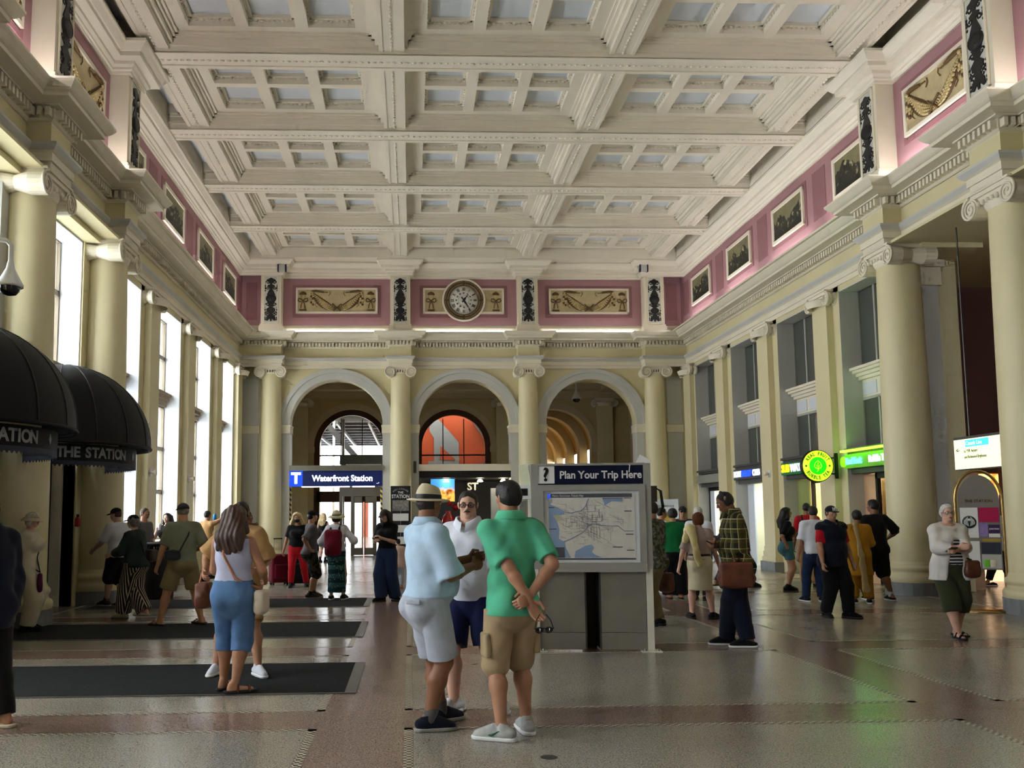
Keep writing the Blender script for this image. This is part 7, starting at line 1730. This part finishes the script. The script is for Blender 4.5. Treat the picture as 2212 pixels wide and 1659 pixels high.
p = Person('man in a black NY cap, red tee and navy padded vest', x, y, fc, H, 'tan', 'm', 1.16, head=(6, -2), belly=.5, feet=fw(x, y, fc, H, ((6.24, 12.45, 0, 130), (5.98, 12.6, 0, 180))), hands=((-.155, .07, .50), (.16, .07, .50))).place(fc)
p.top('f_red', .8, .55, .016, name='tee_shirt'); p.top('f_dknavy', .12, .46, .034, collar=True, name='vest', wr=.004, hemflare=1.04); p.bottom('f_black', .05, .018, 1.05, wide=1.2, name='trousers', hemw=.05); p.hair('hair_dark', 'crop'); c = p.cap('f_black'); p.shoes('f_black', 'rubber_dark'); p.face()
me = text_mesh('NY', .07, .003, .003, 'CENTER', .8); obj('cap_lettering', me, 'white', p.o, tuple(p.hp((0, .405, .30))), (math.radians(76), 0, PI))
x, y, fc, H = 6.86, 14.75, 10, 1.60
p = Person('person in white shirt and blue jeans behind the man in the NY cap', x, y, fc, H, 'tan', 'm', 1.02, feet=((-.11, 0, 0, 20), (.05, .02, 0, -10))).place(fc); p.top('f_white', .9, .5, .02); p.bottom('f_jeans', .05, name='jeans', waist=.53); p.hair('hair_dark', 'short'); p.shoes('f_dknavy', 'white'); p.face()
x, y, fc, H = 7.44, 14.4, 8, 1.52
p = Person('woman in a mustard tunic, loose trousers and long beige scarf, back to the camera', x, y, fc, H, 'brown', 'f', 1.08, feet=((-.075, 0, 0, 5), (.075, -.02, 0, -15)), hands=((-.07, .17, .62), (.09, .17, .64))).place(fc)
p.top('f_mustard', 1.2, .30, .026, name='tunic', wr=.004, hemflare=1.22, sl_e=.02); p.bottom('f_mustard', .06, .02, 1.1, wide=1.5, name='trousers', hemw=.05); p.hair('hair_black', 'short', vol=.03); p.shoes('f_black', 'white'); p.face()
o = held(p, 'scarf', 'long beige scarf hanging down the back of the woman in mustard', 'scarf'); S = SDF(); S.cap(p.S[0]+V3(.05*H, .05*H, .03*H), p.S[0]+V3(.05*H, -.05*H, .05*H), .035, .035, .02); S.cap(p.S[0]+V3(.05*H, -.06*H, .04*H), p.P+V3(-.02*H, -.125*H, 0), .035, .045, .02, V3(1, 0, 0), .4); S.cap(p.P+V3(-.02*H, -.125*H, 0), p.P+V3(.01*H, -.13*H, -.37*H), .045, .065, .02, V3(1, 0, 0), .35); soft('cloth', S, fabric('f_scarf', (176, 150, 104)), o, .014, .004)
x, y, fc, H = 7.98, 14.85, -6, 1.70
p = Person('tall man in a black tee and black shorts with white socks, back to the camera', x, y, fc, H, 'brown', 'm', 1.06, head=(-30, 0), feet=((-.085, .03, 0, 0), (.095, -.06, 0, -5)), hands=((-.10, .14, .62), (.17, .10, .60)), poles=(None, (1, -.4, -.6))).place(fc); p.top('f_black', .95, .47, .026, flare=.01); p.bottom('f_black', .27, .018, 1.1, wide=1.35, name='shorts', waist=.52); p.hair('hair_black', 'short', vol=.03); p.shoes('f_black', 'white'); p.socks('f_white', .11); p.face()
# --- woman with glasses walking towards us
x, y, fc, H = 6.57, 10.55, 186, 1.58
p = Person('white-haired woman with glasses, white jacket and striped tee, olive trousers, walking towards the camera', x, y, fc, H, 'fair', 'f', 1.22, head=(4, -2), belly=.4, feet=fw(x, y, fc, H, ((6.66, 10.62, 0, 175), (6.50, 10.36, 0, 188))), hands=((.045, .21, .665), (.02, .20, .685)), poles=((-.9, -.3, -.6), (.9, -.3, -.6)), curl=(.6, .6)).place(fc)
p.top('stripe_tee', .6, .53, .014, name='striped_tee', open_neck=.1); p.bottom('f_olive', .20, .016, 1.06, wide=1.3, name='cropped_trousers', waist=.56)
S = SDF(); s_ = p; p.torso(S, .026, 1.0)
S.cap(p.P-V3(0, 0, .02*H), V3(0, 0, .42*H), .095*H*p.g+.026, .115*H*p.g+.03, .05, p.R, .80)
for i in (0, 1): pt = p.E[i]+(p.Wr[i]-p.E[i])*.85; p.arm(S, i, .024, 1.05, 2.0, clip=[(pt, p.Wr[i]-p.E[i])], k=.05)
S.plane((0, 0, .43*H), (0, 0, -1)); S.plane(p.N+p.up*.03*H, p.up+V3(0, .5, 0)); W_ = .052*H
S.cap((0, .26*H, .36*H), (0, .20*H, .87*H), .125*H, .035*H, 1e-4, (1, 0, 0), 1.9, op='s'); p.part('jacket', S, fabric('f_gauze', (222, 218, 214), noise=.05), wr=.004)
p.hair('hair_white', 'short', vol=.02); p.shoes('f_black', 'rubber_dark', kind='sandal'); p.face(brow='hair_grey', glasses='leather_dark')
phone(p, 0, 'open dark wallet held by the woman in the white jacket', 'leather_dark', (0, .02, .01), 20)
crossbag(p, 'brown crossbody bag on the woman in the white jacket', 1, (-.115, .10, .59), (.17, .09, .20), 'leather_brown', 'leather_dark')
x, y, fc, H = 11.75, 17.3, 100, 1.58
p = Person('dark-haired person in black carrying a white board at the far right', x, y, fc, H, 'tan', 'f', 1.0, feet=((-.06, -.10, 0, 0), (.06, .12, 0, 0))).place(fc); p.top('f_black', 1.9, .5, .02); p.bottom('f_black', .08, name='trousers'); p.hair('hair_black', 'short'); p.shoes('f_black', 'white'); p.face()
o = obj('carried_board', None, None, None, (11.85, 17.0, .72), (0, 0, .1), label='blank pale board carried by the person in black at the far right', cat='board'); MB().box(-.20, .20, -.01, .01, 0, .70).build('sheet', 'plastic_white', o); MB().box(-.21, .21, -.012, .012, .69, .71).build('edge', 'steel', o)
# --- luggage
def suitcase(x, y, rz, size, m, label):
    o = empty('suitcase', (x, y, 0), (0, 0, rz), label=label, cat='suitcase'); w_, d_, h_ = size; S = SDF(); S.box((0, 0, .05+h_/2), size, None, .05, .02); soft('case', S, m, o, .014, .002)
    S = SDF(); S.box((0, -d_/2, .05+h_*.4), (w_*.75, .07, h_*.5), None, .03, .02); soft('front_pocket', S, m, o, .014, .002)
    for sx in (-1, 1):
        for sy in (-1, 1): MB().lathe([(.0, -.015), (.035, -.015), (.035, .015), (0, .015)], 10, (sx*w_*.38, sy*d_*.3, .035), axis='x').build('wheel', 'rubber_dark', o)
        MB().tube([(sx*.09, d_*.4, .05+h_*.9), (sx*.09, d_*.4, 1.0)], .008, 6).build('pull_rod', 'steel', o)
    MB().tube([(-.10, d_*.4, 1.0), (.10, d_*.4, 1.0)], .014, 6).build('pull_handle', 'rubber_dark', o); return o
suitcase(-2.88, 19.5, .5, (.42, .26, .62), 'f_maroon', 'dark red wheeled suitcase behind the woman in red trousers'); suitcase(-2.36, 19.3, 0, (.46, .28, .66), 'f_black', 'black wheeled suitcase behind the legs of the woman in red trousers')
